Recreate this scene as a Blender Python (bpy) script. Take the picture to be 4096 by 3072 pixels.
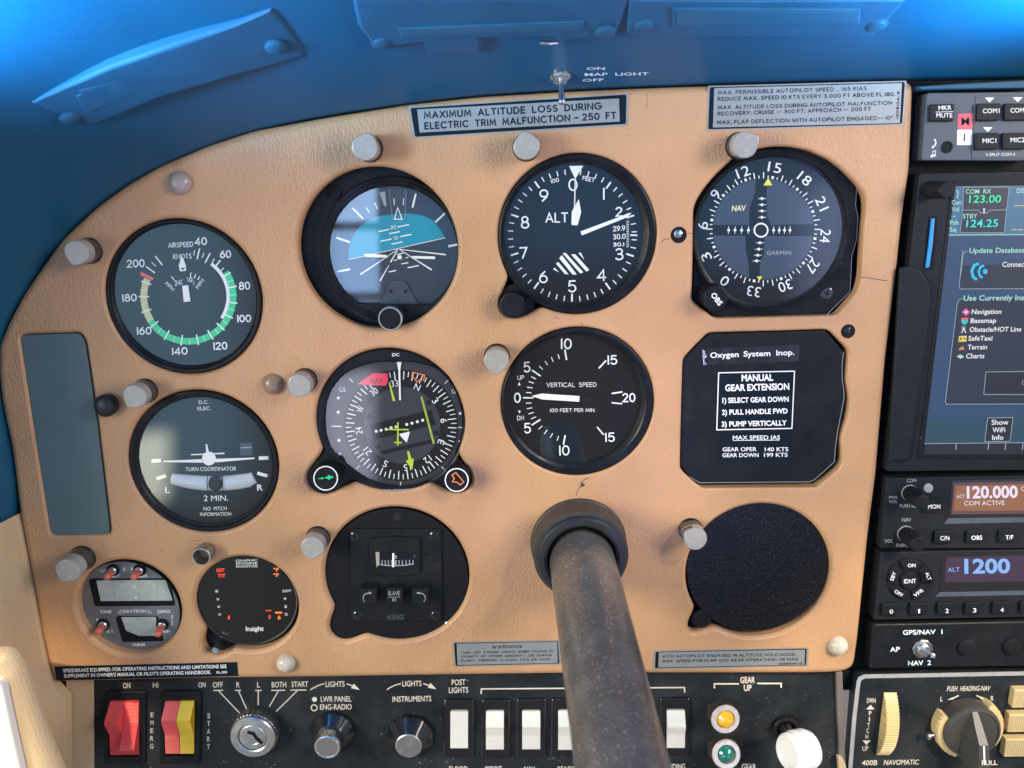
import bpy, bmesh, math, random
from math import sin, cos, tan, atan, atan2, radians, degrees, pi, sqrt, hypot
from mathutils import Vector, Matrix
from mathutils.bvhtree import BVHTree
from mathutils.geometry import delaunay_2d_cdt, tessellate_polygon
random.seed(7)
for o in list(bpy.data.objects): bpy.data.objects.remove(o)
S = bpy.context.scene
COL = S.collection

# ------------------------------------------------------------------ camera
# world: x right, z up, y into the panel; the panel's face is the plane y = 0; the lens is 430 mm in front of it
FPX, DIST = 3300.0, 430.0
VX, VY = 2048.0, 760.0
PITCH = atan((1536 - VY) / FPX)
cam = bpy.data.cameras.new('camera')
cam_ob = bpy.data.objects.new('camera', cam); COL.objects.link(cam_ob)
cam.sensor_width = 36.0; cam.lens = 36.0 * FPX / 4096.0
cam.clip_start = 0.005; cam.clip_end = 60
cam_ob.location = (0, -DIST / 1000, 0)
cam_ob.rotation_euler = (pi / 2 - PITCH, 0, 0)
cam.dof.use_dof = True; cam.dof.focus_distance = 0.45; cam.dof.aperture_fstop = 9
S.camera = cam_ob

# ------------------------------------------------------------------ world: daylight of the cabin windows round the panel
W = bpy.data.worlds.new('World'); S.world = W; W.use_nodes = True
wn, wl = W.node_tree.nodes, W.node_tree.links
wn.clear()
wout = wn.new('ShaderNodeOutputWorld'); wbg = wn.new('ShaderNodeBackground')
wtc = wn.new('ShaderNodeTexCoord'); wsep = wn.new('ShaderNodeSeparateXYZ')
wl.new(wtc.outputs['Generated'], wsep.inputs[0])
def wramp(sock, stops):
    mr = wn.new('ShaderNodeMapRange'); mr.inputs[1].default_value = -1; mr.inputs[2].default_value = 1
    wl.new(sock, mr.inputs[0])
    r = wn.new('ShaderNodeValToRGB'); e = r.color_ramp.elements
    while len(e) < len(stops): e.new(0.5)
    for el, (p, c) in zip(e, stops): el.position = p; el.color = (*c, 1)
    wl.new(mr.outputs[0], r.inputs[0]); return r.outputs[0]
WORLD_Z = [(0.0, (.25, .20, .165)), (.40, (.22, .20, .19)), (.56, (.21, .23, .26)), (.72, (.20, .34, .52)), (1, (.18, .36, .6))]
WORLD_X = [(0.0, (1.5, 1.75, 1.7)), (.22, (1.3, 1.5, 1.5)), (.36, (.75, .88, .95)), (.46, (.52, .52, .58)), (.6, (.5, .5, .58)), (.78, (.85, .85, .92)), (1, (1.2, 1.15, 1.1))]
REFLECTED_PATCHES = [(-.52, -.30, -.33, .12, .05, (.18, .46, .72)), (-.232, -.158, -.036, .03, .004, (2.0, 3.2, 5.2)), (-.232, -.158, -.118, -.046, .004, (1.4, 2.3, 3.9)), (-.232, -.158, -.19, -.128, .006, (.7, .9, 1.6)),
           (-.25, -.165, -.36, -.21, .012, (1.5, 1.6, 2.0)), (-.445, -.383, -.335, -.262, .014, (3.2, 3.2, 2.4)), (-.12, .46, -.09, .3, .05, (.0, .17, .40)), (.33, .56, -.30, .02, .03, (.6, .7, 1.15), 9)]  # the blue box is added to tint the upper dials' glass
wz = wramp(wsep.outputs['Z'], WORLD_Z)
wx = wramp(wsep.outputs['X'], WORLD_X)
wm = wn.new('ShaderNodeMix'); wm.data_type = 'RGBA'; wm.blend_type = 'MULTIPLY'; wm.inputs[0].default_value = 1
wl.new(wz, wm.inputs[6]); wl.new(wx, wm.inputs[7])
def wbox(x0, x1, z0, z1, soft, color, mottled=0):
    # a window or tint patch behind the pilot, placed for the dials' reflections
    def edge(sock, a, b):
        r = wn.new('ShaderNodeMapRange'); r.interpolation_type = 'SMOOTHSTEP'; r.inputs[1].default_value = a; r.inputs[2].default_value = b
        wl.new(sock, r.inputs[0]); return r.outputs[0]
    def mul(a, b):
        m = wn.new('ShaderNodeMath'); m.operation = 'MULTIPLY'; wl.new(a, m.inputs[0]); wl.new(b, m.inputs[1]); return m.outputs[0]
    X, Z, Y = wsep.outputs['X'], wsep.outputs['Z'], wsep.outputs['Y']
    k = mul(mul(edge(X, x0 - soft, x0 + soft), edge(X, x1 + soft, x1 - soft)), mul(edge(Z, z0 - soft, z0 + soft), edge(Z, z1 + soft, z1 - soft)))
    k = mul(k, edge(Y, .05, -.05))
    if mottled:
        t = wn.new('ShaderNodeTexNoise'); t.inputs['Scale'].default_value = mottled; t.inputs['Detail'].default_value = 3; wl.new(wtc.outputs['Generated'], t.inputs['Vector'])
        k = mul(k, edge(t.outputs[0], .36, .62))
    s = wn.new('ShaderNodeMix'); s.data_type = 'RGBA'; s.blend_type = 'ADD'; s.inputs[7].default_value = (*color, 1)
    wl.new(k, s.inputs[0]); return s
_acc = wm.outputs[2]
for b in REFLECTED_PATCHES:
    n_ = wbox(*b); wl.new(_acc, n_.inputs[6]); _acc = n_.outputs[2]
wl.new(_acc, wbg.inputs[0]); wbg.inputs[1].default_value = 1.5
wl.new(wbg.outputs[0], wout.inputs[0])

def aim(ob, target):
    d = Vector(target) - ob.location
    ob.rotation_euler = d.to_track_quat('-Z', 'Y').to_euler()
def area(name, loc, target, size, energy, color, size_y=None):
    l = bpy.data.lights.new(name, 'AREA'); l.energy = energy; l.color = color
    l.size = size
    if size_y: l.shape = 'RECTANGLE'; l.size_y = size_y
    o = bpy.data.objects.new(name, l); COL.objects.link(o); o.location = loc; aim(o, target); return o
def spot(name, loc, target, energy, color, angle, blend, radius):
    l = bpy.data.lights.new(name, 'SPOT'); l.energy = energy; l.color = color
    l.spot_size = radians(angle); l.spot_blend = blend; l.shadow_soft_size = radius
    o = bpy.data.objects.new(name, l); COL.objects.link(o); o.location = loc; aim(o, target); return o
# side windows
area('right_window_light', (.75, -.55, .22), (.02, 0, -.05), .34, 5.8, (1, .90, .82))
area('left_window_light', (-.80, -.55, .02), (-.16, 0, -.12), .40, 11.0, (1, .93, .76))
# low sun through the left and right doors
spot('left_door_sun', (-.42, -.75, .38), (-.285, -.06, -.270), 46, (1, .83, .50), 8, .55, .02)
spot('right_door_sun', (.55, -.70, .42), (.235, -.01, -.285), 40, (1, .86, .62), 12, .5, .012)
# added blue lamps out of view, tinting the hood and upper panel
def point(name, loc, energy, color, radius):
    l = bpy.data.lights.new(name, 'POINT'); l.energy = energy; l.color = color; l.shadow_soft_size = radius
    o = bpy.data.objects.new(name, l); COL.objects.link(o); o.location = loc; return o
spot('hood_tint_port', (-.245, -.165, .040), (-.20, -.13, .12), 16, (.12, .52, 1), 128, .8, .03)
spot('hood_tint_starboard', (.265, -.115, .040), (.22, -.10, .12), 11, (.12, .52, 1), 124, .8, .03)
spot('blue_fill', (.11, -.50, -.40), (0, -.03, .085), 4.5, (.30, .26, 1), 60, 1.0, .05)  # blue fill added low behind the camera
spot('column_spot', (.42, -.42, .30), (.035, -.01, -.17), 8.0, (1, .95, .88), 15, .6, .02)  # narrow spot added to brighten the column tube

S.view_settings.view_transform = 'Standard'; S.view_settings.look = 'None'
S.view_settings.exposure = 0.10; S.view_settings.gamma = 1.0
S.view_settings.use_curve_mapping = False
S.render.engine = 'CYCLES'
S.cycles.use_denoising = True
S.cycles.max_bounces = 8; S.cycles.transparent_max_bounces = 12
S.cycles.sample_clamp_indirect = 6

# ------------------------------------------------------------------ photo-to-plane helpers (all lengths in millimetres)
_cp, _sp = cos(PITCH), sin(PITCH)
def ray(u, v):
    x = (u - 2048) / FPX; y = (1536 - v) / FPX
    return Vector((x, _cp + y * _sp, -_sp + y * _cp))
def pt(u, v, h=0.0):                       # the point of the plane h mm in front of the panel
    d = ray(u, v); t = (DIST - h) / d.y
    return Vector((d.x * t, -h, d.z * t))
def mmpp(u, v, h=0.0):                     # millimetres per photo pixel across, there
    return (pt(u + 5, v, h) - pt(u - 5, v, h)).length / 10
def frame(ox, oy, s): return lambda x, y: (ox + s * x, oy + s * y)
A = frame(0, 0, .63291); B = frame(1300, 0, .63291); C = frame(2600, 0, .6763); DD = frame(0, 850, .5425)
AI = frame(1100, 550, .48232); AL = frame(1900, 550, .45213); CD = frame(2650, 550, .45203); HS = frame(1200, 1350, .39177)
VS = frame(1900, 1250, .42194); PL = frame(2650, 1250, .45213); G1 = frame(3400, 300, .48233); G2 = frame(3400, 1050, .51252)
RD = frame(3400, 1850, .51252); AP = frame(3200, 2400, .40506); CK = frame(200, 2100, .49729); LL = frame(0, 2500, .40687)
IG = frame(800, 2600, .45208); SW = frame(1650, 2500, .51989); SL = frame(1200, 1950, .42194); CO = frame(2000, 1900, .67812)
TC = frame(500, 1500, .42182); GR = frame(2700, 2650, .33906); L1 = frame(0, 1250, .60301); L2 = frame(0, 2050, .61576)
T1 = frame(1350, 0, .58770); T2 = frame(2500, 0, .72152); PX = frame(0, 0, 1.0)
def FS(f): return f(1, 0)[0] - f(0, 0)[0]

# ------------------------------------------------------------------ materials
MATS = {}
def mat(name, color, rough=.5, metal=0.0, spec=.5, coat=0.0, emit=None, estr=1.0, noise=None, bump=None, sheen=0):
    """noise=(scale, amount): mottled base colour; bump=(scale, strength, distance_mm, stretch)"""
    m = bpy.data.materials.new(name); m.use_nodes = True
    n, l = m.node_tree.nodes, m.node_tree.links
    b = n['Principled BSDF']
    b.inputs['Base Color'].default_value = (*color, 1)
    b.inputs['Roughness'].default_value = rough; b.inputs['Metallic'].default_value = metal
    b.inputs['Specular IOR Level'].default_value = spec
    if coat: b.inputs['Coat Weight'].default_value = coat; b.inputs['Coat Roughness'].default_value = .08
    if emit: b.inputs['Emission Color'].default_value = (*emit, 1); b.inputs['Emission Strength'].default_value = estr
    tc = n.new('ShaderNodeTexCoord')
    if noise:
        t = n.new('ShaderNodeTexNoise'); t.inputs['Scale'].default_value = noise[0]; t.inputs['Detail'].default_value = 6
        t.inputs['Roughness'].default_value = .65
        l.new(tc.outputs['Object'], t.inputs['Vector'])
        r = n.new('ShaderNodeMapRange'); r.inputs[1].default_value = .3; r.inputs[2].default_value = .7
        r.inputs[3].default_value = 1 - noise[1]; r.inputs[4].default_value = 1 + noise[1]
        l.new(t.outputs[0], r.inputs[0])
        mx = n.new('ShaderNodeMix'); mx.data_type = 'RGBA'; mx.blend_type = 'MULTIPLY'; mx.inputs[0].default_value = 1
        mx.inputs[6].default_value = (*color, 1); l.new(r.outputs[0], mx.inputs[7])
        l.new(mx.outputs[2], b.inputs['Base Color'])
        r2 = n.new('ShaderNodeMapRange'); r2.inputs[1].default_value = .3; r2.inputs[2].default_value = .7
        r2.inputs[3].default_value = max(0, rough - noise[1] * .5); r2.inputs[4].default_value = min(1, rough + noise[1] * .5)
        l.new(t.outputs[0], r2.inputs[0]); l.new(r2.outputs[0], b.inputs['Roughness'])
    if bump:
        mp = n.new('ShaderNodeMapping'); mp.inputs['Scale'].default_value = bump[3]
        l.new(tc.outputs['Object'], mp.inputs['Vector'])
        t = n.new('ShaderNodeTexNoise'); t.inputs['Scale'].default_value = bump[0]; t.inputs['Detail'].default_value = 3
        l.new(mp.outputs[0], t.inputs['Vector'])
        bp = n.new('ShaderNodeBump'); bp.inputs['Strength'].default_value = bump[1]; bp.inputs['Distance'].default_value = bump[2] / 1000
        l.new(t.outputs[0], bp.inputs['Height']); l.new(bp.outputs[0], b.inputs['Normal'])
    MATS[name] = m; return m

def vinyl(name, color, grain, strength, dist, rough=.42, dirt=.12):
    """leather-grained moulded vinyl: squiggly ridges with worn, slightly stained tops"""
    m = mat(name, color, rough, 0, .45)
    n, l = m.node_tree.nodes, m.node_tree.links; b = n['Principled BSDF']
    tc = n.new('ShaderNodeTexCoord')
    wp = n.new('ShaderNodeTexNoise'); wp.inputs['Scale'].default_value = grain * .8; wp.inputs['Detail'].default_value = 2
    l.new(tc.outputs['Object'], wp.inputs['Vector'])
    sb = n.new('ShaderNodeVectorMath'); sb.operation = 'SUBTRACT'; sb.inputs[1].default_value = (.5, .5, .5)
    l.new(wp.outputs['Color'], sb.inputs[0])
    sc = n.new('ShaderNodeVectorMath'); sc.operation = 'SCALE'; sc.inputs['Scale'].default_value = 1.0 / grain
    l.new(sb.outputs[0], sc.inputs[0])
    ad = n.new('ShaderNodeVectorMath'); ad.operation = 'ADD'
    l.new(tc.outputs['Object'], ad.inputs[0]); l.new(sc.outputs[0], ad.inputs[1])
    mp = n.new('ShaderNodeMapping'); mp.inputs['Scale'].default_value = (1.0, 1.0, .42); mp.inputs['Rotation'].default_value = (0, radians(8), 0)
    l.new(ad.outputs[0], mp.inputs['Vector'])
    vo = n.new('ShaderNodeTexVoronoi'); vo.feature = 'SMOOTH_F1'; vo.inputs['Scale'].default_value = grain
    vo.inputs['Smoothness'].default_value = .35
    l.new(mp.outputs[0], vo.inputs['Vector'])
    fine = n.new('ShaderNodeTexNoise'); fine.inputs['Scale'].default_value = grain * 2.2; fine.inputs['Detail'].default_value = 2
    l.new(mp.outputs[0], fine.inputs['Vector'])
    mx = n.new('ShaderNodeMath'); mx.operation = 'MULTIPLY_ADD'; mx.inputs[1].default_value = .45
    l.new(fine.outputs[0], mx.inputs[0])
    inv = n.new('ShaderNodeMath'); inv.operation = 'SUBTRACT'; inv.inputs[0].default_value = 1.0
    l.new(vo.outputs['Distance'], inv.inputs[1]); l.new(inv.outputs[0], mx.inputs[2])
    bp = n.new('ShaderNodeBump'); bp.inputs['Strength'].default_value = strength; bp.inputs['Distance'].default_value = dist / 1000
    l.new(mx.outputs[0], bp.inputs['Height']); l.new(bp.outputs[0], b.inputs['Normal'])
    # broad discolouration of age, plus fine flecks of grime
    st = n.new('ShaderNodeTexNoise'); st.inputs['Scale'].default_value = 14; st.inputs['Detail'].default_value = 5
    l.new(tc.outputs['Object'], st.inputs['Vector'])
    r = n.new('ShaderNodeMapRange'); r.inputs[1].default_value = .35; r.inputs[2].default_value = .7
    r.inputs[3].default_value = 1 + dirt * .4; r.inputs[4].default_value = 1 - dirt
    l.new(st.outputs[0], r.inputs[0])
    m1 = n.new('ShaderNodeMix'); m1.data_type = 'RGBA'; m1.blend_type = 'MULTIPLY'; m1.inputs[0].default_value = 1
    m1.inputs[6].default_value = (*color, 1); l.new(r.outputs[0], m1.inputs[7])
    fl = n.new('ShaderNodeTexNoise'); fl.inputs['Scale'].default_value = 420; fl.inputs['Detail'].default_value = 1
    l.new(tc.outputs['Object'], fl.inputs['Vector'])
    fr = n.new('ShaderNodeMapRange'); fr.inputs[1].default_value = .70; fr.inputs[2].default_value = .78
    l.new(fl.outputs[0], fr.inputs[0])
    m2 = n.new('ShaderNodeMix'); m2.data_type = 'RGBA'; m2.inputs[7].default_value = (color[0] * .35, color[1] * .3, color[2] * .3, 1)
    ml = n.new('ShaderNodeMath'); ml.operation = 'MULTIPLY'; ml.inputs[1].default_value = .35
    l.new(fr.outputs[0], ml.inputs[0]); l.new(ml.outputs[0], m2.inputs[0])
    l.new(m1.outputs[2], m2.inputs[6]); l.new(m2.outputs[2], b.inputs['Base Color'])
    return m

vinyl('tan_vinyl', (.52, .286, .142), 950, .65, .34, dirt=.17)
vinyl('trim_vinyl', (.56, .41, .25), 620, .45, .30)
vinyl('hood_vinyl', (.004, .080, .150), 900, .25, .12, rough=.42, dirt=.1)  # blue glare is put into the dark vinyl's base colour
mat('hood_fitting', (.010, .078, .142), .55, noise=(60, .12))  # fittings and lens take the same blue glare as the hood
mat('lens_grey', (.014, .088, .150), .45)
mat('black_plastic', (.010, .011, .013), .42, spec=.16, noise=(90, .18))
mat('black_gloss', (.012, .012, .014), .16, coat=.5)
mat('black_matte', (.008, .009, .011), .62, spec=.16, noise=(120, .2))
mat('black_crackle', (.005, .006, .008), .22, spec=.3, bump=(1000, .8, .6, (1, 1, .5)))
mat('bezel_black', (.008, .009, .011), .33, spec=.16, noise=(150, .2))
mat('dial_black', (.005, .006, .008), .6, spec=.15)
mat('dial_disc', (.008, .009, .012), .5, spec=.15)
mat('radio_face', (.014, .016, .020), .5, spec=.16, noise=(200, .15))
mat('blank_grey', (.082, .130, .135), .5, noise=(60, .08))
mat('audio_face', (.06, .075, .095), .5, noise=(200, .12))
mat('button_black', (.011, .013, .016), .42, spec=.16)
mat('switch_panel_black', (.017, .020, .023), .38, spec=.16, noise=(70, .3))
mat('white_ink', (.86, .86, .84), .5)
mat('cream_ink', (.74, .64, .52), .5)
mat('grey_ink', (.30, .32, .34), .5)
mat('dim_ink', (.055, .06, .065), .5)
mat('needle_white', (.86, .85, .81), .45)
mat('green_paint', (.0, .62, .22), .5)
mat('yellow_paint', (.66, .62, .26), .5)
mat('signal_yellow', (.80, .72, .05), .5)
mat('red_paint', (.95, .075, .06), .5)
mat('orange_paint', (.80, .22, .04), .5)
mat('lime_paint', (.50, .62, .02), .5)
mat('olive_lime', (.32, .42, .04), .5)
mat('flag_red', (.75, .04, .09), .5)
mat('sky_blue', (.0, .27, .38), .5)
mat('ground_navy', (.014, .028, .045), .5)
mat('bank_ring', (.022, .036, .066), .5)
mat('plate_slate', (.028, .042, .070), .5)
mat('plate_charcoal', (.022, .022, .028), .5)
mat('post_side', (.10, .10, .10), .25, .6, noise=(200, .2))
mat('post_grey', (.33, .312, .275), .26, noise=(300, .07))
mat('chrome', (.72, .72, .72), .16, 1.0)
mat('brushed_metal', (.62, .62, .62), .34, 1.0, noise=(160, .12))
mat('lamp_ring', (.78, .66, .61), .36, .55, noise=(300, .15))
mat('barrel_dark', (.14, .115, .10), .35, .7, noise=(300, .2))
mat('worn_steel', (.42, .42, .42), .35, 1.0, noise=(300, .3))
cm = mat('column_metal', (.135, .121, .116), .30, .5, bump=(2600, .22, .10, (1, .5, 1)))
def dust_glints(m, lo, hi, color, scale, amount, smear, film=.03):
    n, l = m.node_tree.nodes, m.node_tree.links; b = n['Principled BSDF']; tc = n.new('ShaderNodeTexCoord')
    t = n.new('ShaderNodeTexNoise'); t.inputs['Scale'].default_value = scale; t.inputs['Detail'].default_value = 2; l.new(tc.outputs['Object'], t.inputs['Vector'])
    r = n.new('ShaderNodeMapRange'); r.inputs[1].default_value = lo; r.inputs[2].default_value = hi; l.new(t.outputs[0], r.inputs[0])
    t2 = n.new('ShaderNodeTexNoise'); t2.inputs['Scale'].default_value = smear; t2.inputs['Detail'].default_value = 5; l.new(tc.outputs['Object'], t2.inputs['Vector'])
    r2 = n.new('ShaderNodeMapRange'); r2.inputs[1].default_value = .42; r2.inputs[2].default_value = .68; r2.inputs[4].default_value = film; l.new(t2.outputs[0], r2.inputs[0])
    ad = n.new('ShaderNodeMath'); ad.operation = 'MULTIPLY_ADD'; ad.inputs[1].default_value = amount; ad.use_clamp = True; l.new(r.outputs[0], ad.inputs[0]); l.new(r2.outputs[0], ad.inputs[2])
    mx = n.new('ShaderNodeMix'); mx.data_type = 'RGBA'; mx.inputs[7].default_value = (*color, 1); l.new(ad.outputs[0], mx.inputs[0])
    bc = b.inputs['Base Color']
    if bc.is_linked: l.new(bc.links[0].from_socket, mx.inputs[6])
    else: mx.inputs[6].default_value = bc.default_value
    l.new(mx.outputs[2], bc)
dust_glints(cm, .62, .70, (.62, .58, .56), 1100, .8, 60, .12)
dust_glints(MATS['switch_panel_black'], .70, .78, (.28, .28, .27), 420, .7, 26, .05)
dust_glints(MATS['black_crackle'], .60, .70, (.22, .24, .27), 1150, .17, 60, .0)  # pale specks paint the crackle's sparkling highlights
dust_glints(MATS['bezel_black'], .74, .80, (.25, .25, .25), 500, .5, 60, .02)
dust_glints(MATS['black_plastic'], .74, .80, (.2, .2, .2), 500, .5, 60, .02)
mat('collar_black', (.035, .030, .028), .5, noise=(200, .3))
mat('rubber_black', (.016, .017, .019), .42)
mat('placard_silver', (.31, .32, .31), .42, .35, noise=(40, .08))
mat('placard_border', (.006, .012, .018), .5, spec=.12)
mat('screen_black', (.002, .002, .003), .45, spec=.04)
mat('tape_black', (.018, .016, .022), .22, noise=(120, .3))
mat('foil', (.62, .60, .58), .25, .9, bump=(700, .9, .6, (1, 1, 1)))
mat('clock_face', (.20, .21, .22), .36, .45, noise=(130, .1))
mat('lcd', (.44, .48, .42), .35, noise=(240, .15))
mat('cap_red', (.62, .13, .085), .4)
mat('rocker_red', (.80, .085, .085), .38)
mat('rocker_yellow', (.78, .52, .02), .38)
mat('rocker_white', (.74, .70, .62), .32, noise=(80, .06))
mat('knob_white', (.80, .78, .74), .25)
mat('wing_grey', (.055, .050, .042), .38, bump=(1500, .4, .2, (1, 1, 1)))
mat('knob_cream', (.64, .47, .22), .42)
mat('dome_tan', (.36, .30, .25), .22)
mat('dome_brown', (.30, .20, .12), .22)
mat('dome_pearl', (.60, .52, .40), .18, noise=(180, .2))
mat('amber_lens', (.75, .42, .01), .08, coat=1)
mat('green_lens', (.005, .14, .10), .08, coat=1)
mat('crack', (.045, .028, .018), .8)
mat('grey_strip', (.36, .35, .35), .5, noise=(200, .15))
mat('rail_brown', (.16, .13, .115), .5)
mat('sd_blue', (.02, .28, .75), .4)
mat('marker_red', (.68, .10, .13), .5)
mat('tube_glass', (.50, .53, .58), .12, coat=1)
def glow(name, c, s=1.0): mat(name, (.01, .01, .01), .3, emit=c, estr=s)
glow('led_red', (1, .06, .02), 1.3); glow('led_orange', (1, .22, .02), 1.4); glow('led_white', (.8, .8, .8), .6)
glow('nav_glow', (1, .9, .62), .9)
glow('screen_slate', (.020, .062, .150), .9); glow('screen_top', (.05, .16, .30), .9); glow('screen_bar', (.015, .06, .11), .9)
glow('screen_dark', (.006, .012, .022), .9); glow('screen_box', (.014, .022, .045), .9); glow('screen_line', (.45, .55, .62), .8)
glow('scr_white', (.9, .93, .95), .9); glow('scr_pale', (.45, .80, .72), .9); glow('scr_green', (.03, .82, .40), 1.0); glow('scr_cyan', (.03, .78, .75), 1.0)
glow('scr_wifi', (.01, .50, .85), 1.0); glow('scr_pink', (.85, .14, .42), .9); glow('scr_red', (.8, .12, .12), .9); glow('scr_teal', (.06, .5, .55), .9)
glow('scr_yellow', (.85, .65, .12), .9); glow('scr_orange', (.75, .28, .12), .9); glow('scr_mint', (.5, .75, .55), .9)
glow('lcd_amber', (.36, .155, .075), .8); glow('lcd_lilac', (.80, .72, .90), 1.0); glow('lcd_rim', (.16, .075, .075), .8)
glow('lcd_plum', (.055, .028, .06), .9); glow('lcd_blue', (.22, .42, .95), 1.1); glow('lcd_rust', (.22, .08, .06), .9)
def glass_mat(name, tint, rough=.015, f0=.075):
    m = bpy.data.materials.new(name); m.use_nodes = True
    n, l = m.node_tree.nodes, m.node_tree.links; n.clear()
    o = n.new('ShaderNodeOutputMaterial'); mx = n.new('ShaderNodeMixShader'); t = n.new('ShaderNodeBsdfTransparent'); g = n.new('ShaderNodeBsdfGlossy')
    lw = n.new('ShaderNodeLayerWeight'); lw.inputs['Blend'].default_value = .5
    pw = n.new('ShaderNodeMath'); pw.operation = 'POWER'; pw.inputs[1].default_value = 5
    mu = n.new('ShaderNodeMath'); mu.operation = 'MULTIPLY_ADD'; mu.inputs[1].default_value = 1 - f0; mu.inputs[2].default_value = f0; mu.use_clamp = True
    t.inputs[0].default_value = (*tint, 1); g.inputs[0].default_value = (1, 1, 1, 1); g.inputs['Roughness'].default_value = rough
    l.new(lw.outputs['Facing'], pw.inputs[0]); l.new(pw.outputs[0], mu.inputs[0]); l.new(mu.outputs[0], mx.inputs[0]); l.new(t.outputs[0], mx.inputs[1]); l.new(g.outputs[0], mx.inputs[2]); l.new(mx.outputs[0], o.inputs[0])
    MATS[name] = m
glass_mat('glass', (.97, .98, .98))

# ------------------------------------------------------------------ objects
def thing(name, label, cat, at, group=None):
    o = bpy.data.objects.new(name, None); o.empty_display_size = .01; COL.objects.link(o)
    o.location = Vector(at) / 1000
    o['label'] = label; o['category'] = cat
    if group: o['group'] = group
    return o
def origin_of(o):
    v = Vector((0, 0, 0))
    while o is not None: v = v + o.location; o = o.parent
    return v
class MB:
    """collects polygons in world millimetres and links them as ONE mesh object"""
    def __init__(s): s.v = []; s.f = []; s.m = []; s.keys = []; s.k = 0
    def mi(s, key):
        if key not in s.keys: s.keys.append(key)
        return s.keys.index(key)
    def add(s, verts, faces, key):
        b = len(s.v); s.v += [Vector(x) for x in verts]; i = s.mi(key)
        for f in faces: s.f.append([b + j for j in f]); s.m.append(i)
    def step(s):
        s.k = (s.k + 1) % 40; return .015 + .003 * s.k
    def build(s, name, parent=None, smooth=35, at=None):
        me = bpy.data.meshes.new(name)
        org = origin_of(parent) if parent is not None else Vector(at or (0, 0, 0)) / 1000
        me.from_pydata([tuple(x / 1000 - org) for x in s.v], [], s.f)
        for k in s.keys: me.materials.append(MATS[k])
        me.polygons.foreach_set('material_index', s.m); me.update()
        if smooth:
            me.shade_smooth(); me.set_sharp_from_angle(angle=radians(smooth))
        o = bpy.data.objects.new(name, me); COL.objects.link(o)
        if parent is not None: o.parent = parent
        else: o.location = org
        return o
    # ---- flat artwork, drawn in a zoom frame's pixels on the plane h
    def poly(s, f, pts, key, h):
        hh = h + s.step(); p = [f(*q) for q in pts]
        w = [pt(a, b, hh) for a, b in p]
        if len(p) <= 3: s.add(w, [list(range(len(p)))], key); return
        tris = tessellate_polygon([[Vector((a, b, 0)) for a, b in p]])
        s.add(w, [list(t) for t in tris], key)
    def line(s, f, pts, w, key, h, closed=False, w1=None):
        hh = h + s.step(); p = [Vector(f(*q)) for q in pts]; w = w * FS(f); w1 = w if w1 is None else w1 * FS(f)
        n = len(p); L, R = [], []
        for i in range(n):
            if closed: a, b = p[i - 1], p[(i + 1) % n]
            else: a, b = p[max(i - 1, 0)], p[min(i + 1, n - 1)]
            d1 = (p[i] - a); d2 = (b - p[i])
            if d1.length < 1e-6: d1 = d2
            if d2.length < 1e-6: d2 = d1
            d1 = d1.normalized(); d2 = d2.normalized()
            t = (d1 + d2); t = t.normalized() if t.length > 1e-6 else d1
            nn = Vector((-t.y, t.x)); c = max(.45, nn.dot(Vector((-d1.y, d1.x))))
            ww = (w + (w1 - w) * i / max(1, n - 1)) / 2 / c
            L.append(p[i] + nn * ww); R.append(p[i] - nn * ww)
        vs = [pt(q.x, q.y, hh) for q in L + R]
        fs = [[i, i + 1, n + i + 1, n + i] for i in range(n - 1)]
        if closed: fs.append([n - 1, 0, n, 2 * n - 1])
        s.add(vs, fs, key)
    def disc(s, f, c, r, key, h, ry=None, n=32):
        ry = r if ry is None else ry
        s.poly(f, [(c[0] + r * cos(2 * pi * i / n), c[1] + ry * sin(2 * pi * i / n)) for i in range(n)], key, h)
    def ring(s, f, c, r0, r1, key, h, n=48):
        s.line(f, [(c[0] + (r0 + r1) / 2 * cos(2 * pi * i / n), c[1] + (r0 + r1) / 2 * sin(2 * pi * i / n)) for i in range(n)], abs(r1 - r0), key, h, True)
    def band(s, f, c, r0, r1, a0, a1, key, h, n=40, ky=1.0):   # angles clockwise from the top
        hh = h + s.step(); vs = []
        for i in range(n + 1):
            a = radians(a0 + (a1 - a0) * i / n)
            for r in (r0, r1): vs.append(pt(*f(c[0] + r * sin(a), c[1] - r * ky * cos(a)), hh))
        s.add(vs, [[2 * i, 2 * i + 1, 2 * i + 3, 2 * i + 2] for i in range(n)], key)
    def tick(s, f, c, r0, r1, a, w, key, h, ky=1.0):
        a = radians(a)
        s.line(f, [(c[0] + r0 * sin(a), c[1] - r0 * ky * cos(a)), (c[0] + r1 * sin(a), c[1] - r1 * ky * cos(a))], w, key, h)
    # ---- lettering: baseline from p0 to p1, capitals cap high (frame pixels)
    def text(s, f, st, p0, p1, cap, key, h, bold=0.0, shear=0.0, place=None):
        P0, P1 = Vector(f(*p0)), Vector(f(*p1)); cap = cap * FS(f); hh = h + s.step()
        V, F = glyphs(st, bold)
        if not V: return
        x0 = min(q[0] for q in V); x1 = max(q[0] for q in V)
        ex = (P1 - P0); ey = Vector((ex.y, -ex.x)).normalized() * cap / CAPH
        ex = ex / max(1e-6, x1 - x0)
        out = []
        for x, y in V:
            q = P0 + ex * (x - x0) + ey * y + ex.normalized() * shear * y * cap / CAPH
            out.append(place(q.x, q.y, hh) if place else pt(q.x, q.y, hh))
        s.add(out, F, key)
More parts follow.
